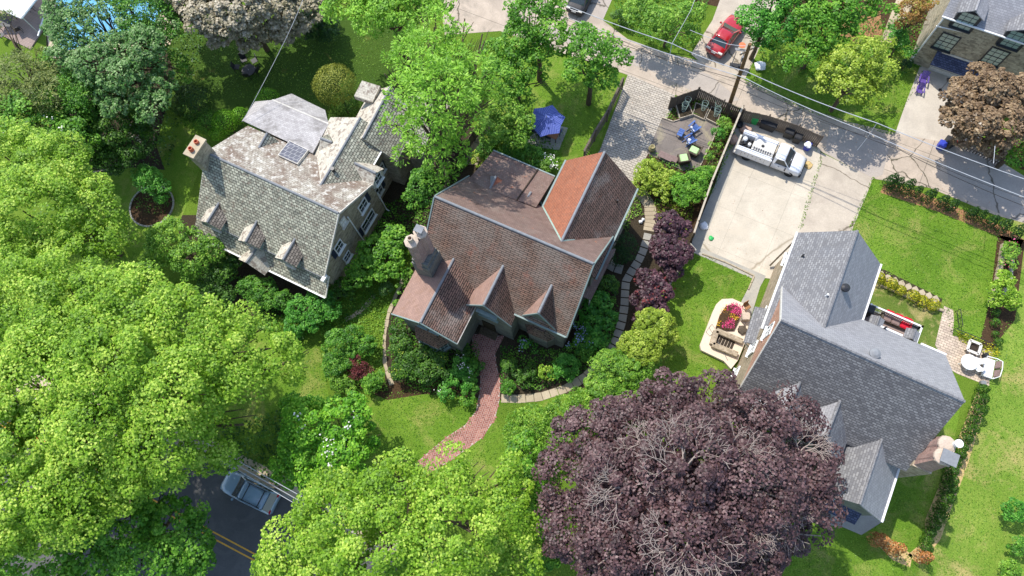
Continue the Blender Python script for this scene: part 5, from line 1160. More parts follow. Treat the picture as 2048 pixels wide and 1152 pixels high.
# parasol, table and chairs
pc = P(1093, 234, 2.75); ur = thing('parasol', 'periwinkle striped patio parasol over a dining set on the small lawn', 'parasol', (pc.x, pc.y, 0), R_(12))
m = MB(); R0 = 1.62
for i in range(6):
    a0, a1 = R_(60*i), R_(60*i+60); rows = 5; prev = None
    for s in range(rows):
        t0, t1 = s/rows, (s+1)/rows; z = lambda t: 2.75-.62*t**1.15
        pt = lambda t, a, sc_=1: Vector((math.cos(a)*R0*t*sc_, math.sin(a)*R0*t*sc_, z(t)))
        am = (a0+a1)/2
        for (b0, b1) in ((a0, am), (am, a1)):
            k0 = 1 if b0 == a0 else .80; k1 = .80 if b1 == am else 1
            k0 = 1 if b0 == a0 else .82
            m.slab([pt(t0, b0, k0), pt(t1, b0, k0), pt(t1, b1, k1), pt(t0, b1, k1)] if t0 > 0 else [pt(t1, b0, k0), pt(t1, b1, k1), pt(0, 0)], .012)
m.build('canopy', 'parasol', ur); MB().tube([(0, 0, 0), (0, 0, 2.8)], .025, 8).build('pole', 'white_dirty', ur)
m = MB(); [m.beam((0, 0, 2.69), (math.cos(R_(60*i))*1.6, math.sin(R_(60*i))*1.6, 2.09), .02) for i in range(6)]; m.build('ribs', 'bark', ur)
MB().lathe((0, 0, 0), [(.3, 0), (.3, .06), (.06, .1)], 14).build('base', 'black', ur); MB().lathe((0, 0, 2.76), [(.05, 0), (.05, .08), (.01, .14)], 8).build('finial', 'white_dirty', ur)
tb = P(1098, 262, .7); r = thing('dining_table', 'dining table with brown cloth under the blue parasol', 'table', (tb.x, tb.y, .02), GA)
MB().box(-.95, .95, -.55, .55, .70, .74).build('tabletop', 'cloth_tan', r, bevel=.02)
for a in (-.85, .85):
    for b in (-.45, .45): MB().beam((a, b, 0), (a, b, .7), .06).build('leg', 'bark', r)
def dchair(label, loc, rz, seat, frame='plastic_black', group=None, name='patio_chair'):
    r = thing(name, label, 'chair', loc, rz, group)
    MB().box(-.24, .24, -.24, .24, .42, .47).build('seat', seat, r, bevel=.015); MB().obox((-.26, 0, .70), (1, 0, .15), (0, 1, 0), (-.15, 0, 1), .02, .24, .24).build('backrest', seat, r, bevel=.01)
    for a in (-.22, .22):
        for b in (-.22, .22): MB().beam((a, b, 0), (a, b, .42), .035).build('leg', frame, r)
    return r
dchair('dark patio chair with blue cushion at the sunny corner of the parasol set', wp(1117, 268), R_(155), 'blue')
dchair('dark blue chair below the parasol nearest the garden shrubs', wp(1083, 274), R_(65), 'navy')
dchair('dark blue chair below the parasol nearest the tiled roof', wp(1098, 278), R_(65), 'navy')
dchair('dark blue chair at the leaf covered side of the parasol', wp(1070, 266), R_(-25), 'navy')
# raised beds and cages
def raised(label, pts, z=.32, mat='fence_pale'):
    G = [P(u, v, z) for u, v in pts]; c = sum(G, Vector())/len(G); r = thing('raised_bed', label, 'planter', (c.x, c.y, 0)); mb = MB()
    for a, b in zip(G, G[1:]+G[:1]): mb.beam(a-UP*z*.5, b-UP*z*.5, .06, z)
    mb.build('frame', mat, r, world=True); MB().slab([c+(g_-c)*.96-UP*.06 for g_ in G], .2).build('soil', 'mulch_dark', r, world=True); return r
raised('grey timber raised bed in the fence corner with climbing cages', [(1352, 208), (1376, 203), (1386, 228), (1360, 236)])
raised('pale timber raised bed between corner bed and utility pole, full of salad', [(1386, 228), (1408, 238), (1418, 215), (1392, 205)], .25)
raised('timber raised bed beside the utility pole with tall leafy plants', [(1412, 236), (1434, 247), (1442, 222), (1424, 212)], .3)
def cage(u, v, label):
    b = P(u, v); r = MB()
    for z, rr in ((.3, .16), (.65, .2), (1.0, .24), (1.3, .27)): r.tube([Vector((b.x+math.cos(t)*rr, b.y+math.sin(t)*rr, z)) for t in np.linspace(0, 6.283, 17)], .014, 4, False)
    for a in (0, 2.1, 4.2): r.tube([Vector((b.x+math.cos(a)*.13, b.y+math.sin(a)*.13, 0)), Vector((b.x+math.cos(a)*.28, b.y+math.sin(a)*.28, 1.35))], .012, 4)
    return tag(r.build('plant_cage', 'copper'), label, 'plant cage', 'plant support cages in the raised beds')
for (u, v, l) in ((1371, 214, 'pale green wire plant cage in the corner raised bed, nearest its middle'), (1366, 224, 'pale green wire plant cage at the patio side of the corner raised bed'), (1405, 222, 'pale green wire plant cage in the middle raised bed'), (1431, 222, 'pale green wire plant cage closest to the utility pole'), (1430, 234, 'pale green wire plant cage in the bed by the pole, patio side')): cage(u, v, l)
# bins and things along the fence
def bin_(label, loc, rz, s, mat, lid=None, name='rubbish_bin', cat='bin'):
    r = thing(name, label, cat, loc, rz); a, b, hgt = s
    MB().add([(x*a*.82, y*b*.82, 0) for x, y in ((-1, -1), (1, -1), (1, 1), (-1, 1))]+[(x*a, y*b, hgt) for x, y in ((-1, -1), (1, -1), (1, 1), (-1, 1))], [[0, 1, 5, 4], [1, 2, 6, 5], [2, 3, 7, 6], [3, 0, 4, 7], [0, 3, 2, 1], [4, 5, 6, 7]]).build('tub', mat, r, bevel=.03)
    MB().add([(x*a*1.06, y*b*1.06, hgt+.01) for x, y in ((-1, -1), (1, -1), (1, 1), (-1, 1))]+[(x*a*.8, y*b*.75, hgt+.12) for x, y in ((-1, -1), (1, -1), (1, 1), (-1, 1))], [[0, 1, 5, 4], [1, 2, 6, 5], [2, 3, 7, 6], [3, 0, 4, 7], [0, 3, 2, 1], [4, 5, 6, 7]]).build('lid', lid or mat, r, bevel=.03)
    return r
bin_('bright green bin by the fence behind the truck', wp(1507, 245), GA, (.3, .28, .85), 'plastic_green')
bin_('long black covered barbecue beside the green bin', wp(1533, 256), GA, (.72, .34, .9), 'plastic_black', name='covered_grill', cat='grill')
bin_('black wheeled bin between covered barbecue and round black bin', wp(1574, 273), GA, (.4, .3, .9), 'plastic_black')
bin_('squat black bin next to the blue recycling tub', wp(1591, 283), GA, (.33, .3, .85), 'plastic_black')
bin_('open blue recycling tub beside the truck bonnet', wp(1612, 297), GA, (.28, .3, .6), 'royal', 'royal', 'recycling_tub', 'recycling tub')
def bag(label, u, v, z, r, mat, name='rubbish_bag', cat='bag', flat=.7, n=1):
    bm = bmesh.new(); bmesh.ops.create_icosphere(bm, subdivisions=3, radius=1); rr = random.Random(int(u*7+v)); ph = [rr.uniform(0, 6) for _ in range(6)]
    for w_ in bm.verts:
        c = w_.co; k = 1+.16*math.sin(3*c.x+ph[0])*math.sin(4*c.y+ph[1])+.1*math.sin(7*c.z+ph[2]+5*c.x)+.06*math.sin(11*c.y+ph[3]); w_.co = Vector((c.x*k*r, c.y*k*r, max(-r*flat*.8, c.z*k*r*flat)))
    mb = MB(); p = P(u, v, z); mb.v = [w_.co+Vector((p.x, p.y, z+r*flat*.8)) for w_ in bm.verts]; mb.f = [[x.index for x in f.verts] for f in bm.faces]; mb.mi = [0]*len(mb.f); bm.free()
    return tag(mb.build(name, mat, smooth=True), label, cat)
bag('white bag lying in the blue recycling tub', 1615, 291, .66, .3, 'cloth_white', flat=.5)
bag('tan canvas bundle behind the tailgate of the truck', 1467, 282, .0, .42, 'tan_canvas', 'bundle', 'bundle')
bag('pale cloth heap between the truck tail and the fence', 1491, 262, .0, .45, 'tan_canvas', 'bundle', 'bundle', .5)
bag('dark grey sack on the pad by the patio fence', 1477, 252, 0, .33, 'plastic_black', 'sack', 'bag')
bag('white wrapped pile in the grass beside the utility pole', 1520, 134, .1, .5, 'cloth_white', 'cloth_pile', 'cloth', .4)
bag('small white bundle on the pad by the smoke bush', 1407, 453, .0, .36, 'cloth_white', 'bundle', 'bundle', .4)
bag('crumpled bright green sheet on the concrete pad', 1422, 477, .0, .2, 'plastic_green', 'tarp', 'tarp', .4)
bag('white stone ball nearer the curved path of the tile house', 1286, 440-0, .0, .14, 'white', 'stone_ball', 'ornament', .95)
bag('white stone ball nearer the wall of the tile house', 1281, 445, .0, .16, 'white', 'stone_ball', 'ornament', .95)
bag('round bristly welcome wreath lying on the pad before the truck', 1616, 331, .0, .36, 'straw', 'wreath', 'wreath', .15)
# hoop stand by the alley
p0 = P(1471, 128); r = thing('basketball_hoop', 'small grey backboard with round orange spot standing beside the alley', 'basketball hoop', (p0.x, p0.y, .01), R_(-12))
MB().obox((0, .1, 1.9), (1, 0, 0), (0, .75, -.66), (0, .66, .75), .48, .36, .03).build('backboard', bricks('slatted_board', .12, 3, rgb(150, 152, 156), rgb(170, 172, 176), rgb(96, 96, 100), .02), r)
MB().lathe((0, .36, 2.2), [(.30, 0), (.30, .04), (.02, .05)], 18).build('spot', 'orange', r)
MB().tube([(-.35, -.3, 0), (-.35, -.05, 1.75)], .04, 7).build('leg', 'ridge_metal', r); MB().tube([(.35, -.3, 0), (.35, -.05, 1.75)], .04, 7).build('leg', 'ridge_metal', r)
MB().box(-.5, .5, -.45, .0, 0, .14).build('base', 'plastic_black', r, bevel=.03)
# grill by the tile house
q = wp(1211, 521); r = thing('gas_grill', 'gas grill with black lid and white side shelves by the tile house wall', 'grill', q, GA+R_(92))
MB().box(-.3, .3, -.24, .24, .3, .85).build('cabinet', 'plastic_black', r, bevel=.02); MB().lathe((0, 0, .9), [(.26, -.3), (.28, -.28), (.28, .28), (.26, .3)], 16, 'x').build('lid', 'plastic_black', r)
for s in (-1, 1): MB().box(s*.32, s*.62, -.22, .22, .82, .87).build('shelf', 'white', r)
for a in (-.25, .25):
    for b in (-.2, .2): MB().beam((a, b, 0), (a, b, .32), .04).build('leg', 'black', r)
# left lawn dark set
c = P(497, 140, .7); r = thing('round_table', 'round dark garden table on the shaded left lawn', 'table', (c.x, c.y, 0))
MB().lathe((0, 0, 0), [(.62, .70), (.64, .72), (.62, .74)], 24).build('tabletop', 'plastic_black', r); MB().tube([(0, 0, 0), (0, 0, .7)], .05, 8).build('leg', 'black', r); MB().lathe((0, 0, .74), [(.03, 0), (.03, .03)], 8).build('parasol_cap', 'white', r)
for (u, v, a, l) in ((478, 141, 0, 'dark metal chair left of the round lawn table'), (499, 155, 90, 'dark metal chair below the round lawn table'), (513, 128, 215, 'dark metal chair at the upper right of the round lawn table'), (516, 147, 160, 'dark metal chair right of the round lawn table'), (492, 126, 290, 'dark metal chair behind the round lawn table')):
    dchair(l, wp(u, v), R_(a), 'plastic_black', 'black').scale = (1.15,)*3
# pool side, upper left
c = P(22, 52); small_table('black square slatted table on the deck, upper left', (c.x, c.y, .16), GA+.4, (.75, .75), 'black', .72, 'patio_table')
struct(MB().slab([P(-40, -60, .14), P(110, -60, .14), P(85, 60, .14), P(60, 98, .14), P(-60, 40, .14)], .14).build('deck', 'deck'))
c = P(20, 2, 2.4); r = thing('awning', 'white square awning cut off by the top left corner', 'awning', (c.x, c.y, 0), GA)
MB().box(-2.6, 2.4, -1.2, 3.0, 2.35, 2.55).build('canopy', 'white', r, bevel=.05)
for a in (-2.4, 2.2):
    for b in (-1.0, 2.8): MB().beam((a, b, .1), (a, b, 2.35), .08).build('post', 'white_dirty', r)
for (u, v, a, l) in ((68, 22, 200, 'black deck chair beside the white awning'), (44, 66, 120, 'black deck chair between square table and brown planter'), (12, 78, 60, 'black deck chair at the near side of the square table')):
    c = P(u, v); dchair(l, (c.x, c.y, .16), R_(a), 'black', 'black')
c = P(80, 50, .6); tag(MB().beam(P(92, 18, 1.0), P(76, 72, 1.0), .1, .1).build('deck_rail', 'white'), 'white rail along the deck edge, upper left', 'railing')
# purple chairs, stand, tubs on the garage driveway
adirondack('larger purple toy chair beside the garage driveway edge', wp(1843, 163), R_(250), 'purple', 'purple_chair', k=.95)
adirondack('smaller purple toy chair below the larger one by the driveway edge', wp(1837, 183), R_(250), 'purple', 'purple_chair', k=.8)
p0 = P(1880, 180); r = thing('lamp_stand', 'small black box on a thin post in the garage driveway', 'stand', (p0.x, p0.y, .01)); MB().tube([(0, 0, 0), (0, 0, 1.5)], .025, 7).build('post', 'black', r); MB().obox((0, 0, 1.55), (1, 0, 0), (0, 1, 0), UP, .18, .14, .08).build('box', 'black', r); MB().lathe((0, 0, 0), [(.15, 0), (.15, .03)], 10).build('base', 'black', r)
bin_('blue tub beside the alley at the driveway mouth', wp(1878, 295), GA, (.3, .3, .7), 'royal')
bin_('large black tub between the blue tub and red bundle', wp(1893, 290), GA, (.42, .36, .8), 'plastic_black')
bag('red and grey bundle beside the black tub under the copper tree', 1911, 283, 0, .35, 'cloth_red', 'bundle', 'bundle', .6)
# deck furniture of the grey house
dp, X0, X1, Y0, Y1, dz = DECK
q = P(1793, 640, dz+.4); r = thing('outdoor_sofa', 'red cushioned sofa on the grey house deck', 'sofa', (q.x, q.y, dz), GA)
MB().box(-1.0, 1.0, -.42, .38, .05, .32).build('frame', 'wicker', r, bevel=.02)
for k in (-.66, 0, .66):
    MB().box(k-.31, k+.31, -.40, .16, .33, .46).build('seat_cushion', 'cloth_red' if k > .1 else 'brown_top', r, bevel=.05); MB().box(k-.31, k+.31, .17, .40, .33, .80).build('back_cushion', 'cloth_red', r, bevel=.07)
MB().box(.98, 1.12, -.42, .4, .05, .62).build('armrest', 'cloth_red', r, bevel=.05); MB().box(-1.12, -.98, -.42, .4, .05, .62).build('armrest', 'wicker', r, bevel=.03)
q = P(1826, 657, dz+.4); bin_('dark square side table at the right end of the deck sofa', (q.x, q.y, dz), GA, (.3, .3, .5), 'plastic_black', name='deck_box', cat='box')
q = P(1737, 622, dz+.5); bin_('black covered box at the left end of the deck', (q.x, q.y, dz), GA, (.28, .36, .95), 'plastic_black', name='deck_box', cat='box')
# terrace furniture
q = wp(1942, 697); r = thing('fire_pit', 'square grey fire pit table on the back terrace', 'fire pit', q, GA)
fr_ = MB()
for a, b in (((-.42, -.42), (.42, -.42)), ((.42, -.42), (.42, .42)), ((.42, .42), (-.42, .42)), ((-.42, .42), (-.42, -.42))): fr_.beam((*a, .45), (*b, .45), .2, .05)
fr_.build('tabletop', 'white_dirty', r); MB().lathe((0, 0, 0), [(.12, .2), (.3, .3), (.34, .44), (.3, .44), (.2, .3)], 16).build('bowl', 'bark_dark', r)
for a in (-.4, .4):
    for b in (-.4, .4): MB().beam((a, b, 0), (a, b, .44), .06).build('leg', 'wicker', r)
q = wp(1929, 728); r = thing('round_table', 'round white table on the back terrace', 'table', q); MB().lathe((0, 0, 0), [(.60, .66), (.62, .69), (.60, .72)], 26).build('tabletop', 'white', r)
for k in range(4): MB().beam((math.cos(k*1.57)*.5, math.sin(k*1.57)*.5, 0), (math.cos(k*1.57)*.4, math.sin(k*1.57)*.4, .66), .05).build('leg', 'white', r)
dchair('white chair right of the round white table, upper of two', wp(1948, 724), R_(160), 'white', 'white'); dchair('white chair right of the round white table, lower of two', wp(1949, 738), R_(130), 'white', 'white')
q = wp(1973, 738); r = thing('loveseat', 'white cushioned loveseat with curved frame at the terrace edge', 'loveseat', q, GA+R_(180+5))
MB().box(-.3, .42, -.72, .72, .3, .46).build('seat_cushion', 'cloth_white', r, bevel=.06); MB().box(-.34, .44, -.76, .76, .24, .3).build('frame', 'white', r)
for k in (-.36, .36): MB().obox((-.44, k, .66), (1, 0, .25), (0, 1, 0), (-.25, 0, 1), .06, .3, .26).build('back_cushion', 'brown_top', r, bevel=.04)
MB().tube([(.4, -.8, .55), (-.3, -.82, .62), (-.56, -.6, .95), (-.60, 0, 1.0), (-.56, .6, .95), (-.3, .82, .62), (.4, .8, .55)], .035, 8).build('back_rail', 'white', r)
for a in (-.35, .38):
    for b in (-.72, .72): MB().beam((a, b, 0), (a, b, .55), .05).build('leg', 'white', r)
bin_('small dark planter box between fire pit and loveseat', wp(1966, 712), R_(20), (.18, .14, .4), 'plastic_black', name='planter_box', cat='planter')
bin_('small grey box at the lower edge of the terrace', wp(1962, 767), R_(0), (.2, .18, .3), 'ridge_metal', name='planter_box', cat='planter')
for (a, b, l) in (((1921, 618), (1926, 652), 'low black metal railing beside the terrace path'), ((1912, 657), (1993, 690), 'low black metal railing along the yellow flower strip')):
    A0, B0 = P(*a, .8), P(*b, .8); m = MB(); m.beam(A0, B0, .04); m.beam(A0-UP*.5, B0-UP*.5, .03); n_ = int((B0-A0).length/1.0)+1
    for i in range(n_+1): c = A0.lerp(B0, i/n_); m.beam(c-UP*.8, c, .035)
    tag(m.build('garden_railing', 'black'), l, 'railing')
# low stone walls
def wall_run(label, pts, hgt, wd, mat, name='garden_wall', z0=0):
    m = MB(); G = [P(u, v, 0) for u, v in pts]; rr = random.Random(len(pts))
    for a, b in zip(G[:-1], G[1:]):
        L = (b-a).length; n = max(1, int(L/.45))
        for i in range(n): p, q = a.lerp(b, i/n), a.lerp(b, (i+.96)/n); m.beam(p+UP*hgt/2, q+UP*hgt/2, wd*rr.uniform(.85, 1.1), hgt*rr.uniform(.9, 1.1))
    return tag(m.build(name, mat, bevel=.02), label, 'wall')
wall_run('low pale stone wall at the right edge of the back lawn', [(2004, 490), (1999, 525), (1990, 565), (1980, 600), (1978, 606)], .4, .3, 'flag_warm')
wall_run('row of short stones edging the walk below the concrete pad', [(1404, 508), (1450, 524), (1508, 552), (1496, 580)], .12, .12, 'flag_warm')
wall_run('low stone edging under the yellow shrubs', [(1760, 572), (1800, 588), (1850, 612), (1886, 622)], .2, .2, 'flag_warm')
wall_run('rough timber edging between garden and dark patio', [(1324, 236), (1346, 244), (1386, 232), (1438, 250), (1424, 284), (1400, 332)], .14, .1, 'fence_pale')
wall_run('low stone retaining wall under the leaning cypress right of the terrace', [(2022, 520), (2018, 560), (2000, 600)], .3, .25, 'flag')
# entry court of the grey house
cr = [P(u, v, .35) for u, v in ((1485, 606), (1465, 597), (1444, 598), (1433, 608), (1425, 625), (1400, 690), (1402, 700), (1448, 722), (1462, 738), (1476, 720), (1500, 660), (1500, 620))]
struct(MB().slab(cr, .4).build('terrace', plain('terrace_cement', rgb(216, 198, 176), .8, .2, .1, 5)))
wl = MB(); 
for a, b in (((1432, 662), (1484, 684)), ((1424, 690), (1474, 710)), ((1432, 662), (1424, 690))): wl.beam(P(*a, .5), P(*b, .5), .42, .5)
tag(wl.build('stair_wall', 'stone_pale', bevel=.02), 'pale stone parapets framing the sunken cellar stairs', 'wall')
stp = MB()
for i in range(7): p = P(1428+i*6, 676+i*2.6, .36); stp.obox((p.x, p.y, .365-.001*i), gs, gt, UP, .1, .62, .03)
tag(stp.build('cellar_steps', 'bark_dark'), 'dark cellar steps between the pale stone parapets', 'steps')
stw = MB(); p = P(1472, 690, .38); 
bedp = [P(u, v, .55) for u, v in ((1452, 612), (1468, 608), (1483, 618), (1478, 640), (1468, 660), (1438, 660), (1432, 655), (1440, 630))]
tag(MB().slab(bedp, .25).build('flower_planter', 'mulch'), 'curved planter of flowers in the entry court of the shingle house', 'planter')
q = P(1488, 636, .4); tag(MB().box(q.x-.28, q.x+.28, q.y-.3, q.y+.3, .36, 1.05).build('white_box', 'cream', bevel=.03), 'white upright box beside the court flowers', 'box')
dchair('rusty metal chair beside the court flowers, above the white box', (P(1489, 618).x, P(1489, 618).y, .36), R_(-60), 'mulch_red', 'mulch_red')
bag('grey covered cushion pile by the door hood', 1484, 660, .36, .36, 'wicker', 'cushion_pile', 'cushions', .5)
# downpipes foot, hose etc.
tag(MB().tube([P(1418, 655, .38), P(1424, 648, .38), P(1432, 660, .38), P(1420, 672, .38), P(1412, 664, .38), P(1418, 655, .38), P(1440, 690, .4), P(1455, 720, .4)], .02, 5).build('garden_hose', 'ridge_metal'), 'thin grey hose looped on the entry court', 'hose')
tag(MB().obox(P(1066, 904, 1.0), Vector((.8, .5, 0)), Vector((-.5, .8, 0)), UP, .3, .14, .35).build('garden_lamp_box', 'cream', bevel=.04), 'small cream box among the hedge at the left of the purple beech', 'box')
# ================================================================== TREES
T = tree
# upper left
T('maple_tree', 'bright lime maple on the left edge above the dark round shrub bed gap', 'tree', [(20, 320, 80, 9), (110, 340, 80, 9), (60, 430, 110, 10), (170, 420, 75, 8.5), (215, 470, 50, 7.5), (150, 500, 80, 9), (20, 510, 90, 9.5), (250, 440, 22, 6.5)], 'f_lime', leaf=.18, puff=1.0, dens=.8, shape='maple', trunk=.3)
T('flowering_tree', 'green tree sprinkled with white blossom on the left edge', 'tree', [(60, 250, 60, 7), (150, 275, 48, 6.5), (20, 230, 45, 7)], 'f_maple', leaf=.22, puff=.8, dens=.9, blossoms=('f_blossom', .01, .13), trunk=.2)
T('maple_tree', 'huge lime green maple filling the lower left', 'tree', [(60, 620, 110, 12), (170, 600, 90, 11.5), (260, 620, 95, 12), (210, 560, 40, 10), (350, 660, 90, 12), (450, 700, 90, 11), (540, 700, 66, 10), (590, 720, 45, 9), (80, 740, 120, 13), (220, 740, 120, 14), (350, 780, 110, 13), (460, 790, 70, 11), (490, 850, 40, 9), (60, 860, 120, 12.5), (190, 860, 110, 13), (320, 880, 110, 12), (430, 890, 60, 10), (20, 1000, 120, 12), (40, 800, 150, 9), (180, 870, 150, 9), (60, 940, 150, 8.5), (-30, 700, 110, 11), (-30, 880, 110, 11), (150, 980, 100, 11.5), (260, 960, 70, 11)], 'f_lime', leaf=.18, puff=1.1, dens=.75, shape='maple', trunk=.45, base=(330, 830))
T('maple_tree', 'darker green maple leaning over the street at the bottom left', 'tree', [(250, 1060, 75, 7), (340, 1050, 66, 6.5), (385, 1030, 36, 6), (375, 1095, 56, 6), (290, 1130, 75, 7), (180, 1110, 80, 7), (80, 1110, 110, 8), (395, 1140, 36, 5.5), (230, 1000, 60, 7), (310, 990, 50, 7)], 'f_maple', leaf=.22, puff=.75, dens=.8, shape='maple', trunk=.25)
T('maple_tree', 'lime green maple overhanging the street at bottom centre', 'tree', [(600, 1090, 75, 9), (560, 1130, 50, 8), (680, 1040, 95, 10), (620, 1020, 45, 8.5), (780, 1010, 92, 10), (700, 990, 36, 8.5), (795, 935, 26, 8), (900, 985, 78, 10), (950, 955, 42, 9), (760, 1100, 110, 11), (900, 1080, 110, 11), (1010, 1040, 70, 9), (1020, 960, 50, 8.5), (1040, 1120, 60, 8), (650, 1160, 80, 9)], 'f_lime', leaf=.18, puff=1.0, dens=.75, shape='maple', trunk=.4)
T('hedge_tree', 'fresh green bushy tree between the lime maple and purple beech', 'tree', [(1050, 960, 40, 5.5), (1062, 1040, 38, 5.5), (1080, 1110, 40, 5), (1040, 900, 34, 4)], 'f_maple', leaf=.2, puff=.6, dens=.9, trunk=.15)
T('dogwood_tree', 'green dogwood dotted with white flowers right of the street gap', 'tree', [(620, 850, 62, 6), (690, 840, 55, 6), (600, 910, 50, 5.5), (680, 910, 55, 6), (740, 870, 32, 5), (570, 960, 30, 4.5), (640, 960, 40, 5), (720, 800, 22, 4.5), (590, 810, 32, 5)], 'f_fresh', leaf=.2, puff=.65, dens=1.0, blossoms=('f_blossom', .008, .13), trunk=.2)
T('beech_tree', 'huge dark purple copper beech with dead grey branches, lower right', 'tree', [(1180, 880, 80, 9), (1130, 960, 70, 9), (1150, 1060, 80, 9), (1260, 860, 80, 11), (1340, 810, 70, 11), (1430, 800, 62, 11), (1250, 960, 100, 13), (1380, 920, 110, 15), (1500, 860, 90, 13), (1590, 850, 60, 11), (1640, 900, 42, 9.5), (1500, 980, 110, 14.5), (1610, 970, 80, 12), (1660, 970, 36, 9.5), (1250, 1080, 100, 12), (1380, 1060, 110, 14), (1500, 1090, 95, 12), (1600, 1040, 60, 10), (1220, 1150, 70, 9), (1350, 1160, 90, 10), (1470, 1160, 70, 9), (1565, 780, 26, 10.5), (1400, 755, 26, 9), (1300, 920, 130, 9), (1450, 930, 130, 9), (1380, 1040, 150, 9), (1520, 1020, 110, 8), (1240, 1020, 100, 7)], 'f_purple', leaf=.19, puff=.85, dens=.85, trunk=.5, barkm='bark_pale', flat=.8)
beech = bpy.data.objects['beech_tree']
def dead_branches(specs):
    L0 = beech.location
    for (u, v, z, az, n, ln, seed) in specs:
        rr = random.Random(seed); mb = MB(); p0 = P(u, v, z)
        def grow(p, d, L, r, dep):
            n_ = 3; pts = [p]; q = p
            for i in range(n_): d = (d+Vector((rr.uniform(-.22, .22), rr.uniform(-.22, .22), rr.uniform(-.08, .10)))).normalized(); q = q+d*L/n_; pts.append(q)
            mb.tube([a-L0 for a in pts], [max(.011, r*(1-.3*i/n_)) for i in range(n_+1)], 5)
            if dep <= 0: return
            for i in range(2 if dep < 3 else 3):
                a = rr.uniform(.3, .8)*(1 if (i % 2) else -1); c, s = math.cos(a), math.sin(a)
                grow(pts[-1] if i < 2 else pts[2], Vector((d.x*c-d.y*s, d.x*s+d.y*c, d.z+rr.uniform(-.1, .12))), L*rr.uniform(.66, .86), r*.64, dep-1)
        for k in range(n):
            a = R_(az+(k-(n-1)/2)*38+rr.uniform(-10, 10)); grow(p0, Vector((math.cos(a), math.sin(a), .12)), ln*rr.uniform(.7, 1.0)*.66, .042, 4)
        mb.build('dead_branch', 'bark_pale', beech)
dead_branches([(1370, 935, 16.2, 120, 4, 1.6, 1), (1440, 918, 15.6, 20, 2, 1.5, 2), (1255, 975, 14.6, 200, 3, 1.4, 3), (1372, 1062, 15.6, 230, 3, 1.9, 4), (1380, 1062, 15.3, -55, 1, 1.7, 5), (1480, 1040, 14.6, -20, 2, 1.3, 6), (1570, 975, 14.2, 150, 2, 1.2, 7), (1560, 1000, 12.8, -60, 2, 1.5, 8), (1300, 905, 14.0, 110, 2, 1.2, 9), (1600, 905, 12.6, 60, 3, 1.2, 10)])
# feathery deciduous conifer
T('bald_cypress', 'tall feathery light green tree with bare limbs between both left houses', 'tree', [(850, 30, 30, 12), (900, 130, 50, 13), (930, 230, 50, 12), (870, 220, 50, 13), (770, 150, 24, 11), (985, 180, 30, 10), (900, 370, 26, 6), (930, 40, 26, 12), (840, 210, 40, 12), (870, 60, 50, 13), (840, 120, 60, 14), (920, 90, 40, 12), (800, 110, 34, 12), (880, 180, 75, 15), (800, 190, 42, 13), (950, 150, 45, 12), (960, 210, 40, 11), (860, 260, 60, 12), (790, 250, 34, 10), (900, 310, 45, 9), (820, 300, 34, 9), (870, 340, 30, 8), (965, 70, 22, 11)], 'f_feather', leaf=.3, puff=.7, dens=.85, shape='kite', aspect=.34, style='spray', trunk=.32, base=(900, 350), barkm='bark', drop=.12)
# top row
T('willow_tree', 'light green weeping tree at the top edge left of centre', 'tree', [(690, 10, 45, 8), (740, 30, 50, 8.5), (790, 20, 50, 9), (840, 10, 50, 8), (700, -40, 60, 9), (800, -40, 70, 9), (880, 0, 32, 7)], 'f_feather', leaf=.26, puff=.75, dens=1.0, aspect=.5, trunk=.25)
T('smoke_tree', 'tree with hazy buff grey blossom heads at the top edge', 'tree', [(370, 10, 45, 7), (420, 30, 50, 7.5), (480, 20, 55, 8), (540, 30, 50, 6), (600, 20, 45, 4.5), (440, 70, 28, 6), (500, 70, 35, 5), (570, 60, 32, 4), (450, -40, 60, 8), (560, -40, 60, 6), (330, -60, 50, 7)], 'f_olive', leaf=.2, puff=.5, dens=1.2, trunk=.22, shape='round')
T('spruce_tree', 'blue green conifer in front of the pool, upper left', 'tree', [(190, 70, 24, 9), (235, 60, 26, 9), (150, 95, 26, 9), (215, 20, 22, 9), (250, 95, 34, 9), (180, 8, 30, 9), (110, 60, 30, 8), (290, 90, 40, 9), (160, 130, 30, 9), (120, 110, 26, 9), (330, 60, 30, 8), (150, 60, 50, 9), (130, 10, 45, 9), (190, 130, 45, 9), (240, 150, 40, 9), (290, 130, 40, 8), (320, 170, 34, 7), (230, 200, 40, 7.5), (300, 210, 40, 7)], 'f_bluegreen', leaf=.2, puff=.55, dens=.85, trunk=.25, drop=.2)
T('cedar_tree', 'mid green conifer with drooping sprays right of the pool', 'tree', [(260, 20, 36, 8), (240, -20, 40, 8), (220, 20, 26, 8), (160, 160, 40, 7), (120, 120, 30, 7), (280, 60, 30, 8), (380, 150, 20, 5), (300, 30, 40, 8), (280, 80, 30, 7), (340, 80, 35, 7.5), (330, -10, 40, 8), (350, 130, 26, 6), (230, 90, 26, 7), (170, 200, 36, 7), (110, 170, 30, 6), (290, 20, 50, 8.5), (320, 40, 40, 8), (265, 60, 26, 9)], 'f_mid', leaf=.24, puff=.6, dens=1.0, aspect=.45, style='spray', trunk=.2, drop=.08)
T('pine_tree', 'soft olive green pine on the left edge below the deck', 'tree', [(40, 150, 50, 8), (80, 190, 45, 8), (20, 200, 50, 7.5), (70, 120, 30, 7), (10, 50, 30, 8), (40, 100, 20, 7), (90, 230, 40, 7), (50, 240, 40, 7), (100, 150, 30, 7)], 'f_pine', leaf=.3, puff=.7, dens=1.3, aspect=.26, style='spray', trunk=.25)
T('holly_tree', 'dense mid green broadleaf mass between the conifer and lime maple', 'tree', [(120, 180, 45, 6), (170, 200, 50, 6), (150, 240, 45, 5.5), (210, 190, 40, 5.5)], 'f_mid', leaf=.17, puff=.6, dens=1.0, trunk=.18)
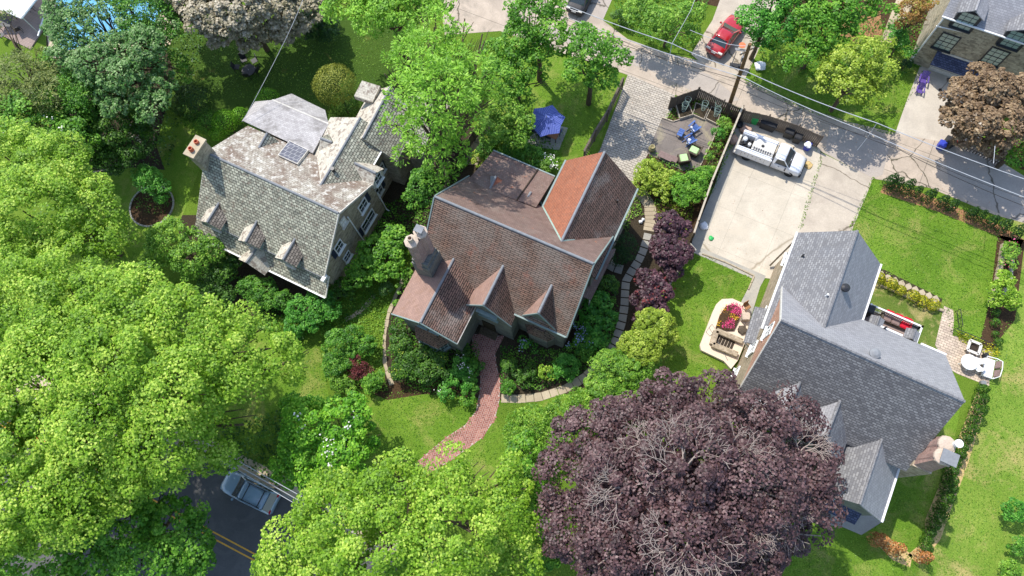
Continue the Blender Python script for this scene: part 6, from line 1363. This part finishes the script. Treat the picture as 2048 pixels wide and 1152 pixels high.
T('rhododendron', 'very large dark green rounded shrub above the curved lawn edge', 'shrub', [(230, 250, 62, 4.2), (180, 285, 48, 3.8), (262, 285, 48, 3.4), (225, 305, 44, 2.8), (150, 240, 40, 4.5), (270, 230, 36, 3.8)], 'f_dark', leaf=.17, puff=.55, dens=1.1, trunk=.14, blossoms=('f_olive', .012, .12))
if 0: T('spare_tree', 'tall tree beyond the top edge shading the left lawn', 'tree', [(470, -190, 100, 14), (600, -190, 110, 15), (730, -170, 100, 14), (350, -160, 90, 13)], 'f_mid', leaf=.34, puff=1.1, dens=.7, trunk=.35)
T('maple_tree', 'green maple at the top edge beside the alley, upper of two', 'tree', [(1060, 30, 50, 8), (1100, 60, 42, 7.5), (1040, 80, 42, 7), (1090, 0, 45, 8), (1110, 100, 26, 6), (1070, 100, 30, 6.5)], 'f_maple', leaf=.22, puff=.65, dens=.95, trunk=.22)
T('maple_tree', 'green maple beside the alley shading the paved driveway, lower of two', 'tree', [(1180, 100, 48, 7.5), (1225, 110, 36, 7), (1160, 140, 36, 6.5), (1200, 150, 36, 6), (1160, 75, 32, 7)], 'f_maple', leaf=.22, puff=.65, dens=.95, trunk=.2)
T('maple_tree', 'green small tree at the left edge of the parasol lawn', 'tree', [(1072, 125, 26, 6), (1090, 165, 20, 5), (1000, 150, 42, 6), (1030, 170, 30, 5.5), (1050, 130, 36, 6), (990, 110, 34, 6), (1040, 200, 22, 4.5)], 'f_maple', leaf=.2, puff=.6, dens=.95, trunk=.16)
T('dogwood_tree', 'loose pale green shrubby tree left of the blue parasol', 'tree', [(1060, 210, 18, 4), (1010, 220, 34, 5), (1040, 240, 30, 4.5), (990, 260, 34, 4.5), (1030, 275, 24, 4)], 'f_hosta', leaf=.18, puff=.5, dens=.85, trunk=.12, blossoms=('f_yellow', .02, .12))
T('shrub', 'dark leafy shrub by the walk below the parasol lawn', 'shrub', [(1030, 300, 30, 1.6), (1060, 315, 26, 1.4), (1000, 290, 26, 1.6), (975, 300, 22, 1.4)], 'f_mid', leaf=.15, puff=.4, dens=1, trunk=.07)
T('shrub', 'cream flowering shrub against the orange tiled wing', 'shrub', [(1098, 330, 20, 1.2), (1082, 320, 14, 1.1)], 'f_hosta', leaf=.13, puff=.3, dens=1, trunk=.05, blossoms=('f_blossom', .06, .1))
T('shrub', 'pale variegated shrub at the corner of the flat brown roof', 'shrub', [(985, 285, 20, 1.2), (1004, 290, 12, 1.1), (958, 318, 16, 1)], 'f_yellow', leaf=.13, puff=.3, dens=1, trunk=.05)
T('shrub', 'large loose green shrub under the feathery tree between the houses', 'shrub', [(850, 370, 34, 4), (830, 400, 26, 3.5), (870, 340, 24, 3.6)], 'f_mid', leaf=.18, puff=.5, dens=.9, trunk=.1)
T('shrub_tree', 'bushy tangle of shrubs and small trees at the top edge by the alley', 'tree', [(1280, 20, 34, 4), (1320, 40, 34, 4.5), (1360, 30, 30, 4), (1390, 20, 26, 3.5), (1340, 80, 20, 3), (1380, 70, 22, 2.5)], 'f_hosta', leaf=.18, puff=.5, dens=.8, trunk=.12)
T('shrub', 'small dark shrub in the top bed right of the asphalt driveway', 'shrub', [(1235, 30, 14, .9), (1252, 42, 12, .8)], 'f_dark', leaf=.13, puff=.3, dens=1, trunk=.05)
T('maple_tree', 'leafy mid green tree at the right of the red car', 'tree', [(1510, 40, 40, 6), (1540, 10, 44, 6.5), (1500, 70, 24, 5), (1560, 60, 36, 6), (1530, 90, 24, 4), (1580, 30, 36, 6.5), (1550, -40, 50, 7)], 'f_hydrangea', leaf=.2, puff=.6, dens=.95, trunk=.18)
T('magnolia_tree', 'fresh green tree with layered branches at the top edge right of centre', 'tree', [(1600, 20, 45, 7), (1640, 60, 38, 6.5), (1610, 100, 34, 6), (1590, 130, 24, 5), (1680, 20, 40, 7), (1650, -10, 45, 7), (1560, 80, 20, 5), (1720, 0, 45, 6.5), (1700, 50, 36, 6), (1640, 100, 30, 5.5), (1760, 20, 34, 5.5)], 'f_maple', leaf=.22, puff=.6, dens=.9, trunk=.2, drop=.15)
T('zelkova_tree', 'yellow green spreading tree on the lawn above the alley', 'tree', [(1690, 130, 44, 6), (1730, 110, 42, 6.5), (1760, 140, 36, 6), (1660, 150, 32, 5.5), (1700, 180, 38, 5.5), (1740, 190, 34, 5), (1770, 90, 22, 5.5), (1650, 180, 18, 4.5)], 'f_yellow', leaf=.19, puff=.5, dens=.85, trunk=.16, drop=.15)
T('maple_tree', 'orange tinged small maple left of the stone garage house', 'tree', [(1820, 20, 30, 5), (1850, 10, 26, 5), (1810, 50, 18, 4), (1845, 45, 18, 4)], 'f_orange', leaf=.17, puff=.5, dens=.9, trunk=.14)
T('shrub', 'green shrub against the corner of the stone garage house', 'shrub', [(1800, 80, 22, 2.6), (1815, 100, 16, 2.2), (1795, 60, 16, 2.4)], 'f_hydrangea', leaf=.16, puff=.4, dens=1, trunk=.08)
T('shrub', 'small dark yew at the end of the garage house lawn', 'shrub', [(1812, 128, 13, .9)], 'f_yew', leaf=.12, puff=.3, dens=1.1, trunk=.05)
T('copper_tree', 'round copper brown leaved tree beside the garage driveway', 'tree', [(1930, 190, 44, 6), (1985, 180, 46, 7), (2035, 190, 44, 6.5), (1910, 230, 32, 5), (1960, 240, 44, 6.5), (2015, 250, 46, 6.5), (1930, 270, 26, 4), (1990, 290, 30, 4.5), (1960, 150, 28, 6)], 'f_copper', leaf=.17, puff=.45, dens=1.1, trunk=.2, shape='round')
T('maple_tree', 'dark green tree on the right edge below the copper tree', 'tree', [(2050, 310, 30, 4), (2070, 260, 40, 5)], 'f_mid', leaf=.18, puff=.5, dens=1, trunk=.14)
# centre gardens
T('smoke_bush', 'dark plum purple smoke bush nearer the alley', 'shrub', [(1338, 450, 28, 2.8), (1332, 500, 32, 3), (1358, 508, 26, 3), (1362, 460, 20, 2.5), (1345, 545, 20, 2.2)], 'f_plum', leaf=.17, puff=.42, dens=1.15, trunk=.1, shape='round')
T('smoke_bush', 'plum purple smoke bush with red tips nearer the yellow green conifers', 'shrub', [(1298, 562, 26, 2.8), (1322, 582, 24, 2.6), (1288, 600, 28, 2.8), (1314, 618, 22, 2.5), (1288, 636, 18, 2.2)], 'f_plum', leaf=.17, puff=.42, dens=1.15, trunk=.1, shape='round', blossoms=('f_redleaf', .03, .16))
T('cypress_shrub', 'golden green conifer shrub next to the smoke bushes', 'shrub', [(1308, 652, 40, 3.2), (1278, 695, 42, 3.4), (1332, 668, 26, 2.6), (1252, 712, 26, 2.6)], 'f_yellow', leaf=.13, puff=.38, dens=1.25, trunk=.1)
T('cypress_shrub', 'golden green conifer shrub beside the left edge of the purple beech', 'shrub', [(1218, 735, 38, 3.2), (1262, 742, 40, 3.2), (1206, 778, 38, 3), (1248, 790, 38, 2.8), (1292, 728, 26, 2.6)], 'f_hosta', leaf=.13, puff=.38, dens=1.25, trunk=.1)
T('euonymus_hedge', 'mounded yellow green hedge left of the purple beech', 'shrub', [(1128, 836, 40, 2.0), (1165, 806, 32, 2.0), (1070, 850, 42, 2.2), (1040, 880, 36, 2), (1100, 880, 40, 2.2), (1180, 820, 34, 2.2), (1060, 920, 34, 2), (1030, 840, 20, 1.4)], 'f_hosta', leaf=.16, puff=.36, dens=1.0, trunk=.08, aspect=.5, style='spray')
T('hedge', 'bright green clipped shrubs behind the wicker armchairs', 'shrub', [(1385, 375, 34, 1.5), (1352, 366, 22, 1.2), (1408, 352, 20, 1.3), (1420, 325, 12, 1.0), (1365, 395, 20, 1.5)], 'f_maple', leaf=.14, puff=.38, dens=1.1, trunk=.08)
T('laurel_shrub', 'pale yellow green shrub between paved driveway and dark patio', 'shrub', [(1300, 350, 32, 1.2), (1332, 362, 24, 1.1), (1285, 366, 22, 1.2), (1300, 330, 16, 1.0), (1325, 384, 20, 1.1)], 'f_yellow', leaf=.17, puff=.36, dens=1.0, trunk=.08)
T('shrub', 'rounded blue green shrub by the patio fence', 'shrub', [(1437, 266, 14, .9)], 'f_hydrangea', leaf=.1, puff=.25, dens=1.2, trunk=.04)
T('shrub', 'loose green border plants along the patio fence, upper clump', 'shrub', [(1450, 245, 14, .8), (1455, 260, 10, .8)], 'f_hosta', leaf=.12, puff=.26, dens=1, trunk=.04)
T('shrub', 'loose green border plants along the patio fence, lower clump', 'shrub', [(1432, 292, 12, .8), (1420, 310, 12, .9), (1426, 340, 12, .9)], 'f_hosta', leaf=.12, puff=.26, dens=1, trunk=.04)
T('yew_shrub', 'dark green spreading yew beside the curved slab path, larger', 'shrub', [(1252, 490, 22, 1.3), (1240, 512, 22, 1.2), (1258, 508, 16, 1.1)], 'f_yew', leaf=.16, puff=.35, dens=1.2, aspect=.3, style='spray', trunk=.06)
T('shrub', 'dark glossy shrub near the gas grill beside the slab path', 'shrub', [(1215, 570, 22, 1.4), (1225, 590, 14, 1.2)], 'f_dark', leaf=.14, puff=.35, dens=1.1, trunk=.06)
T('hydrangea', 'big leafy hydrangea by the east corner of the tile house', 'shrub', [(1200, 605, 26, 1.5), (1210, 640, 26, 1.5), (1185, 650, 24, 1.4), (1195, 680, 22, 1.3), (1175, 620, 20, 1.5)], 'f_hydrangea', leaf=.22, puff=.38, dens=1.0, trunk=.06)
T('hydrangea', 'hydrangea with pale lilac flowers below the east corner', 'shrub', [(1165, 680, 22, 1.1), (1150, 695, 16, 1), (1175, 705, 16, 1), (1155, 655, 12, 1.1)], 'f_mid', leaf=.15, puff=.32, dens=1.0, trunk=.05, blossoms=('f_lilac', .07, .12))
T('hydrangea', 'hydrangea with blue flowers below the small dormer', 'shrub', [(1050, 688, 15, .9), (1064, 696, 12, .9)], 'f_hydrangea', leaf=.15, puff=.3, dens=1.0, trunk=.05, blossoms=('f_lilac', .08, .12))
T('shrub', 'round mid green shrub below the house between brick path and slab ring', 'shrub', [(1130, 730, 24, 1.2), (1110, 745, 14, 1), (1145, 745, 14, 1)], 'f_hydrangea', leaf=.13, puff=.32, dens=1.2, trunk=.05)
T('shrub', 'bright yellow green shrub inside the slab ring', 'shrub', [(1090, 745, 15, 1), (1098, 760, 12, .8)], 'f_lime', leaf=.13, puff=.3, dens=1.1, trunk=.04)
T('shrub', 'dark low shrubs just right of the brick path, upper clump', 'shrub', [(1020, 730, 16, .9), (1036, 745, 14, .9), (1060, 740, 14, .9), (1050, 760, 16, .9)], 'f_dark', leaf=.13, puff=.3, dens=1.1, trunk=.05)
T('shrub', 'small round green shrub where brick path meets slab path', 'shrub', [(1016, 776, 15, .8)], 'f_mid', leaf=.11, puff=.26, dens=1.2, trunk=.04)
T('shrub', 'mixed shrubs with white flowers left of the brick path', 'shrub', [(925, 735, 22, 1.1), (905, 755, 18, 1), (890, 785, 16, .9), (935, 765, 16, .9)], 'f_hydrangea', leaf=.14, puff=.32, dens=1.05, trunk=.05, blossoms=('f_blossom', .02, .1))
T('shrub', 'fresh green shrub beside the left edge of brick path', 'shrub', [(950, 735, 16, 1), (945, 770, 14, .8), (935, 795, 16, .8), (955, 785, 12, .7)], 'f_mid', leaf=.13, puff=.3, dens=1.1, trunk=.04)
T('rhododendron', 'long dark leafy shrub bank below the bay window', 'shrub', [(800, 690, 26, 1.5), (820, 725, 28, 1.6), (850, 745, 26, 1.5), (800, 740, 22, 1.3), (870, 720, 22, 1.4), (795, 660, 18, 1.4), (885, 745, 16, 1.2), (845, 705, 20, 1.4)], 'f_dark', leaf=.15, puff=.38, dens=1.0, trunk=.07, blossoms=('f_yellow', .01, .1))
T('shrub', 'dark shrub under the eave left of the entrance', 'shrub', [(925, 700, 14, .8), (940, 690, 10, .8)], 'f_dark', leaf=.13, puff=.3, dens=1, trunk=.04)
T('japanese_maple', 'small dark red japanese maple in the lower garden', 'shrub', [(715, 728, 20, 1.4), (708, 745, 18, 1.2), (730, 742, 14, 1.1)], 'f_redleaf', leaf=.15, puff=.32, dens=1.2, aspect=.35, style='spray', trunk=.06)
T('laurel_shrub', 'large lime green shrub between the slate house and tall chimney', 'shrub', [(750, 500, 34, 3), (790, 475, 28, 3), (780, 520, 30, 2.8), (730, 530, 28, 2.6), (715, 555, 26, 2.2), (795, 540, 20, 2.4), (760, 550, 22, 2.2)], 'f_maple', leaf=.2, puff=.45, dens=1.0, trunk=.1)
T('shrub', 'blue green shrub at the foot of the tall chimney garden path', 'shrub', [(772, 578, 14, .9)], 'f_bluegreen', leaf=.12, puff=.28, dens=1.1, trunk=.04)
T('shrub', 'bright green climbing shrub against the pink tiled front gable', 'shrub', [(815, 555, 14, 2), (805, 580, 14, 1.8), (800, 605, 12, 1.6), (823, 535, 10, 2)], 'f_hosta', leaf=.14, puff=.3, dens=1.1, trunk=.05)
T('viburnum', 'large grey green shrub above the red japanese maple', 'shrub', [(680, 690, 32, 1.8), (705, 675, 24, 1.7), (670, 730, 26, 1.5), (700, 715, 20, 1.5), (735, 690, 22, 1.4)], 'f_mid', leaf=.14, puff=.36, dens=1.1, trunk=.07)
T('shrub', 'light green shrub just right of the red japanese maple', 'shrub', [(742, 765, 20, 1.1), (760, 755, 14, 1)], 'f_maple', leaf=.12, puff=.3, dens=1.1, trunk=.05)
T('shrub', 'light green shrub left below the red japanese maple', 'shrub', [(680, 768, 20, 1.1), (700, 775, 14, 1)], 'f_hosta', leaf=.12, puff=.3, dens=1.1, trunk=.05)
# slate house front
T('dogwood_tree', 'loose grey green dogwood at the west front corner of the slate house', 'tree', [(340, 480, 44, 3.6), (380, 520, 40, 3.4), (320, 510, 34, 3), (420, 500, 30, 3.2), (385, 480, 26, 3.4)], 'f_hosta', leaf=.17, puff=.45, dens=.9, trunk=.1, drop=.12)
T('shrub', 'dark yew bush below the front gutter of the slate house, left', 'shrub', [(440, 545, 28, 1.8), (420, 575, 26, 1.6), (460, 520, 20, 1.8), (450, 590, 20, 1.4)], 'f_dark', leaf=.15, puff=.36, dens=1.05, trunk=.06)
T('shrub', 'mid green bush below the entry gable of the slate house', 'shrub', [(500, 575, 22, 1.5), (565, 600, 20, 1.4), (530, 580, 24, 1.6), (545, 600, 20, 1.4), (515, 600, 18, 1.3)], 'f_mid', leaf=.15, puff=.34, dens=1.05, trunk=.06)
T('shrub', 'green bush below the right end of the slate house gutter', 'shrub', [(600, 620, 28, 1.7), (640, 600, 26, 1.6), (660, 620, 22, 1.4), (590, 650, 22, 1.4), (625, 640, 22, 1.5)], 'f_hydrangea', leaf=.16, puff=.36, dens=1.05, trunk=.06)
T('shrub', 'dark shrub at the foot of the slate house gable wall', 'shrub', [(680, 575, 20, 1.3), (665, 590, 16, 1.2), (700, 590, 14, 1)], 'f_dark', leaf=.14, puff=.32, dens=1.05, trunk=.05)
T('shrub', 'feathery small shrub in the middle of the round island bed', 'shrub', [(298, 358, 28, 2), (318, 378, 22, 1.6), (283, 345, 18, 1.8), (325, 395, 14, 1.1)], 'f_hydrangea', leaf=.15, puff=.34, dens=1, trunk=.06)
# clipped balls behind the slate house
T('box_ball', 'big round clipped golden box bush behind the slate house', 'shrub', [(670, 172, 42, 2.4)], 'f_box', leaf=.10, puff=.42, dens=1.0, flat=.95, trunk=.1, style='clip')
T('box_ball', 'smaller dark clipped bush tucked under the golden round one', 'shrub', [(690, 212, 28, 1.2)], 'f_dark', leaf=.10, dens=1.0, flat=.85, trunk=.06, style='clip')
T('yew_ball', 'large dark round clipped yew near the slate house chimney', 'shrub', [(388, 208, 38, 2.2)], 'f_yew', leaf=.10, dens=.9, flat=.95, trunk=.08, style='clip')
T('yew_ball', 'mid green clipped bush just below the dark round yew', 'shrub', [(415, 245, 26, 1.6), (388, 240, 20, 1.4)], 'f_mid', leaf=.10, dens=.9, trunk=.06, style='clip')
T('yew_ball', 'lime green clipped bush touching the slate roof corner', 'shrub', [(450, 245, 26, 1.7), (480, 232, 18, 1.6), (435, 268, 16, 1.5)], 'f_fresh', leaf=.10, dens=.9, trunk=.06, style='clip')
T('yew_ball', 'small lime green round bush behind the grey roof corner', 'shrub', [(535, 200, 24, 1.2)], 'f_fresh', leaf=.10, dens=.9, trunk=.06, style='clip')
T('shrub', 'very dark low shrub at the top of the left lawn', 'shrub', [(630, 50, 30, 1.6), (655, 60, 24, 1.3), (605, 40, 22, 1.5)], 'f_yew', leaf=.15, puff=.38, dens=1, trunk=.06)
# right side garden
T('shrub', 'lime green bush against the right stone wall', 'shrub', [(2005, 580, 26, 1.6), (2010, 555, 20, 1.5), (2020, 600, 20, 1.4), (1995, 600, 16, 1.3)], 'f_lime', leaf=.15, puff=.34, dens=1.1, trunk=.06)
T('shrub', 'pinkish green perennials above the lime bush at the right wall', 'shrub', [(2020, 500, 18, .9), (2018, 525, 16, .9)], 'f_hosta', leaf=.13, puff=.28, dens=1, trunk=.04, blossoms=('f_pinkflower', .01, .08))
T('shrub', 'round dark green bush on the right edge, uppermost of three', 'shrub', [(2030, 1022, 24, 1.4)], 'f_hydrangea', leaf=.14, puff=.34, dens=1.1, trunk=.05)
T('shrub', 'loose green bush on the right edge, middle of three', 'shrub', [(2035, 1090, 22, 1.2)], 'f_mid', leaf=.14, puff=.34, dens=1, trunk=.05)
T('shrub', 'pale green bush on the right edge, lowest of three', 'shrub', [(2020, 1140, 22, 1)], 'f_hosta', leaf=.12, puff=.3, dens=1, trunk=.05)
def small_plant(name, label, cat, lobes_m, mat, leaf, puff, dens, shape='kite', **kw):
    cx, cy = lobes_m[0][:2]; r = thing(name, label, cat, (0, 0, 0)); C, N, d, rnd = clip_points(lobes_m, leaf, dens*.8, 1.0)
    leaf_mesh('crown', C, N, frames(N), leaf*rng.uniform(.7, 1.2, len(C)), rnd, mat, r, shape); MB().tube([(0, 0, 0), (0, 0, lobes_m[0][2]*.7)], .035, 6).build('trunk', 'bark', r); return r
def place(r0, spots, labels=None, group=None, sc_=(.85, 1.15)):
    rr = random.Random(5)
    for i, (u, v) in enumerate(spots):
        q = P(u, v); l = labels[i] if labels else None
        if i == 0: r0.location = (q.x, q.y, 0.01); r0.rotation_euler = (0, 0, 0); o = r0
        else: o = dup(r0, (q.x, q.y, 0.01), rr.uniform(0, 6.28), l)
        if l: o['label'] = l
        if group: o['group'] = group
        k = rr.uniform(*sc_); o.scale = (k, k, k*rr.uniform(.9, 1.15))
cyp = small_plant('thuja', 'small cone shaped dark green thuja in the row beside the alley', 'shrub', [(0, 0, .40, .46), (0, 0, .85, .42), (0, 0, 1.3, .32), (0, 0, 1.65, .2)], 'f_yew', .11, .2, 1.3)
place(cyp, [(1784, 378), (1804, 384), (1827, 390), (1848, 401), (1876, 410), (1895, 418), (1932, 434), (1950, 440), (1972, 450), (1995, 460), (2022, 472), (1772, 372)], labels=['%s small cone shaped thuja from the left in the row beside the alley' % o for o in ('second','third','fourth','fifth','sixth','seventh','eighth','ninth','tenth','eleventh','twelfth','first')], group='thujas in the row beside the alley')
cy2 = small_plant('thuja', 'small dark green thuja in the long curving row right of the brick chimney', 'shrub', [(0, 0, .40, .50), (.04, 0, .85, .42), (0, .03, 1.25, .28)], 'f_dark', .11, .22, 1.3)
place(cy2, [(1950, 802), (1945, 824), (1937, 842), (1930, 862), (1922, 880), (1912, 898), (1908, 912), (1900, 927), (1893, 944), (1890, 962), (1886, 977), (1882, 997), (1872, 1015), (1866, 1032), (1860, 1050), (1852, 1065), (1845, 1080), (1842, 1095), (1955, 782)], labels=['small dark thuja, %s down the curving row right of the brick chimney' % o for o in 'second third fourth fifth sixth seventh eighth ninth tenth eleventh twelfth thirteenth fourteenth fifteenth sixteenth seventeenth eighteenth nineteenth first'.split()], group='thujas right of the brick chimney')
ys = small_plant('euonymus_shrub', 'round yellow flecked shrub in the row below the diamond slabs', 'shrub', [(0, 0, .38, .48), (.15, .1, .35, .36)], 'f_gold', .10, .2, 1.3)
place(ys, [(1752, 560), (1776, 572), (1796, 584), (1820, 596), (1840, 606), (1862, 612)], labels=['%s yellow flecked round shrub from the left below the diamond slabs' % o for o in ('first','second','third','fourth','fifth','sixth')], group='yellow shrubs below the diamond slabs', sc_=(.95, 1.15))
cy3 = small_plant('thuja', 'stunted thuja on the lawn edge above the back terrace', 'shrub', [(0, 0, .3, .34), (0, 0, .6, .22)], 'f_dark', .11, .2, 1.2)
place(cy3, [(1985, 628), (1984, 648), (1986, 670), (1990, 686)], labels=['%s stunted thuja above the terrace, counted from the top' % o for o in ('first','second','third','fourth')], group='stunted thujas above the terrace')
dt = small_plant('dead_thuja', 'x', 'shrub', [(0, 0, .6, .55), (0.1, 0, 1.2, .48), (0, .08, 1.9, .36), (0, 0, 2.4, .22)], 'f_dead', .15, .26, 1.1)
place(dt, [(1742, 1078), (1772, 1094), (1832, 1112)], ['dead orange brown thuja nearest the grey house porch', 'dead orange brown thuja, middle of three below the porch', 'dead orange brown thuja at the bottom end of the straw bed'], sc_=(.9, 1.05))
# ground covers
cover('ground_cover', [(640, 640), (700, 600), (760, 560), (790, 560), (770, 640), (765, 740), (780, 780), (740, 790), (650, 760)], 'f_hosta', .13, 60, .3, label='leafy ivy slope', cat='ground cover')
cover('ground_cover', [(640, 640), (700, 590), (740, 575), (760, 600), (690, 660), (560, 660)], 'f_mid', .14, 45, .4)
cover('ground_cover', [(360, 560), (480, 560), (520, 660), (600, 690), (640, 640), (560, 600), (470, 540), (400, 500)], 'f_mid', .17, 55, .6)
cover('ground_cover', [(780, 640), (830, 560), (860, 700), (960, 700), (950, 800), (850, 785), (785, 760)], 'f_mid', .14, 60, .5)
cover('ground_cover', [(1000, 690), (1120, 700), (1180, 660), (1200, 560), (1240, 620), (1220, 700), (1160, 750), (1080, 780), (1000, 780)], 'f_mid', .14, 60, .5)
cover('ground_cover', [(1242, 400), (1262, 385), (1280, 400), (1286, 430), (1262, 440), (1256, 470), (1240, 450)], 'f_hosta', .13, 55, .3)
cover('ground_cover', [(1305, 400), (1390, 400), (1385, 430), (1372, 480), (1310, 440)], 'f_yellow', .14, 55, .4)
cover('ground_cover', [(1438, 250), (1470, 250), (1470, 280), (1425, 390), (1400, 400), (1405, 340), (1426, 290)], 'f_hosta', .13, 55, .45)
cover('ground_cover', [(1346, 215), (1400, 198), (1470, 225), (1450, 250), (1436, 246), (1388, 230), (1350, 242), (1328, 236)], 'f_hosta', .12, 45, .35)
cover('ground_cover', [(1262, 372), (1300, 305), (1400, 335), (1400, 400), (1310, 410)], 'f_mid', .14, 40, .5)
cover('ground_cover', [(700, 440), (840, 380), (880, 330), (960, 300), (900, 380), (860, 440), (830, 520), (700, 590), (660, 600)], 'f_mid', .16, 45, .5)
cover('ground_cover', [(950, 250), (1060, 210), (1080, 260), (1110, 300), (1130, 330), (1060, 340), (990, 320), (960, 290)], 'f_mid', .15, 45, .5)
cover('ground_cover', [(1912, 660), (1990, 690), (2000, 710), (1985, 718), (1915, 680)], 'f_gold', .12, 110, .4)
cover('ground_cover', [(1452, 612), (1468, 608), (1483, 618), (1476, 640), (1466, 632), (1450, 625)], 'f_pinkflower', .1, 160, .3, zb=.5)
cover('ground_cover', [(1444, 640), (1455, 638), (1466, 645), (1465, 660), (1440, 660)], 'f_pinkflower', .1, 160, .3, zb=.5)
cover('ground_cover', [(1440, 620), (1452, 612), (1450, 625), (1466, 632), (1478, 640), (1466, 645), (1455, 638), (1444, 640), (1436, 658), (1430, 655)], 'f_yellowflower', .09, 120, .25, zb=.5)
cover('ground_cover', [(80, 100), (340, 60), (420, 60), (400, 120), (340, 330), (180, 340), (60, 300)], 'f_dark', .2, 14, .6)
cover('ground_cover', [(265, 400), (300, 385), (345, 400), (335, 425), (300, 432), (275, 425)], 'f_mid', .12, 25, .25)
cover('ground_cover', [(1215, -40), (1430, -40), (1400, 60), (1385, 95), (1330, 95), (1240, 60)], 'f_mid', .16, 35, .5)
cover('ground_cover', [(1500, 60), (1700, 20), (1800, 60), (1850, 130), (1780, 170), (1620, 160), (1520, 120)], 'f_mid', .16, 26, .4)
cover('ground_cover', [(1780, 40), (1900, -20), (1870, 60), (1830, 120), (1790, 110)], 'f_mid', .16, 30, .5)
cover('ground_cover', [(430, 860), (560, 820), (620, 960), (560, 975), (440, 900)], 'f_dark', .2, 25, .5)
cover('ground_cover', [(1930, 285), (2060, 290), (2060, 340), (2000, 325)], 'f_mid', .15, 40, .5)

for k, (pts, dn) in enumerate(((
  [(1745, 360), (1870, 385), (1985, 440), (2002, 480), (1985, 560), (1972, 640), (1960, 690), (1900, 660), (1880, 600), (1756, 540), (1700, 460)], 30),
  ([(2005, 640), (2060, 640), (2060, 1160), (1850, 1160), (1870, 1080), (1930, 930), (1970, 790)], 22),
  ([(1480, 1100), (1740, 1070), (1840, 1120), (1840, 1160), (1480, 1160)], 30), ([(1770, 1060), (1800, 960), (1880, 940), (1850, 1060), (1820, 1100)], 30),
  ([(1392, 503), (1506, 556), (1476, 612), (1430, 610), (1395, 690), (1440, 745), (1300, 770), (1340, 620), (1350, 560)], 30),
  ([(760, 790), (850, 770), (960, 805), (940, 850), (870, 905), (840, 930), (740, 900)], 32), ([(1000, 800), (1060, 805), (1000, 930), (900, 930), (960, 880), (1000, 830)], 32),
  ([(1100, 150), (1245, 160), (1180, 300), (1110, 310), (1110, 240), (1060, 220)], 30), ([(360, 90), (780, 60), (760, 190), (640, 240), (560, 190), (440, 200), (340, 230)], 20), ([(520, 640), (640, 690), (660, 790), (560, 790)], 30),
  ([(1500, 120), (1640, 110), (1850, 140), (1785, 260), (1600, 205), (1495, 158)], 30), ([(1215, 40), (1400, 60), (1385, 100), (1330, 100), (1250, 72)], 30))):
    cover('grass', pts, 'f_grass', .10, dn, .07)

for pts, m, l, dn, zm in (([(1640, 312), (1646, 316), (1606, 452), (1598, 460), (1596, 455)], 'f_grass', .09, 60, .12), ([(1480, 224), (1640, 300), (1640, 306), (1480, 229)], 'f_grass', .09, 40, .15),
    ([(1345, 168), (1420, 196), (1480, 213), (1480, 218), (1418, 202), (1340, 173)], 'f_grass', .08, 25, .06), ([(1745, 352), (1752, 360), (1704, 455), (1696, 458)], 'f_grass', .1, 60, .12),
    ([(1490, 160), (1600, 210), (1700, 243), (1790, 264), (1790, 272), (1700, 251), (1600, 219), (1488, 168)], 'f_grass', .1, 60, .15)):
    cover('weeds', pts, m, l, dn, zm)
cover('leaf_litter', [(1478, 225), (1640, 300), (1600, 458), (1530, 556), (1383, 488), (1430, 370)], 'f_dead', .06, .5, .01, zb=.02)
cover('leaf_litter', [(1000, 40), (1262, 110), (1480, 190), (1700, 250), (2048, 370), (2048, 430), (1740, 340), (1480, 215), (1262, 150), (1000, 60)], 'f_dead', .06, .7, .01, zb=.015)
cover('leaf_litter', [(1256, 148), (1350, 190), (1300, 300), (1262, 372), (1190, 300)], 'f_dead', .06, .9, .01, zb=.015)
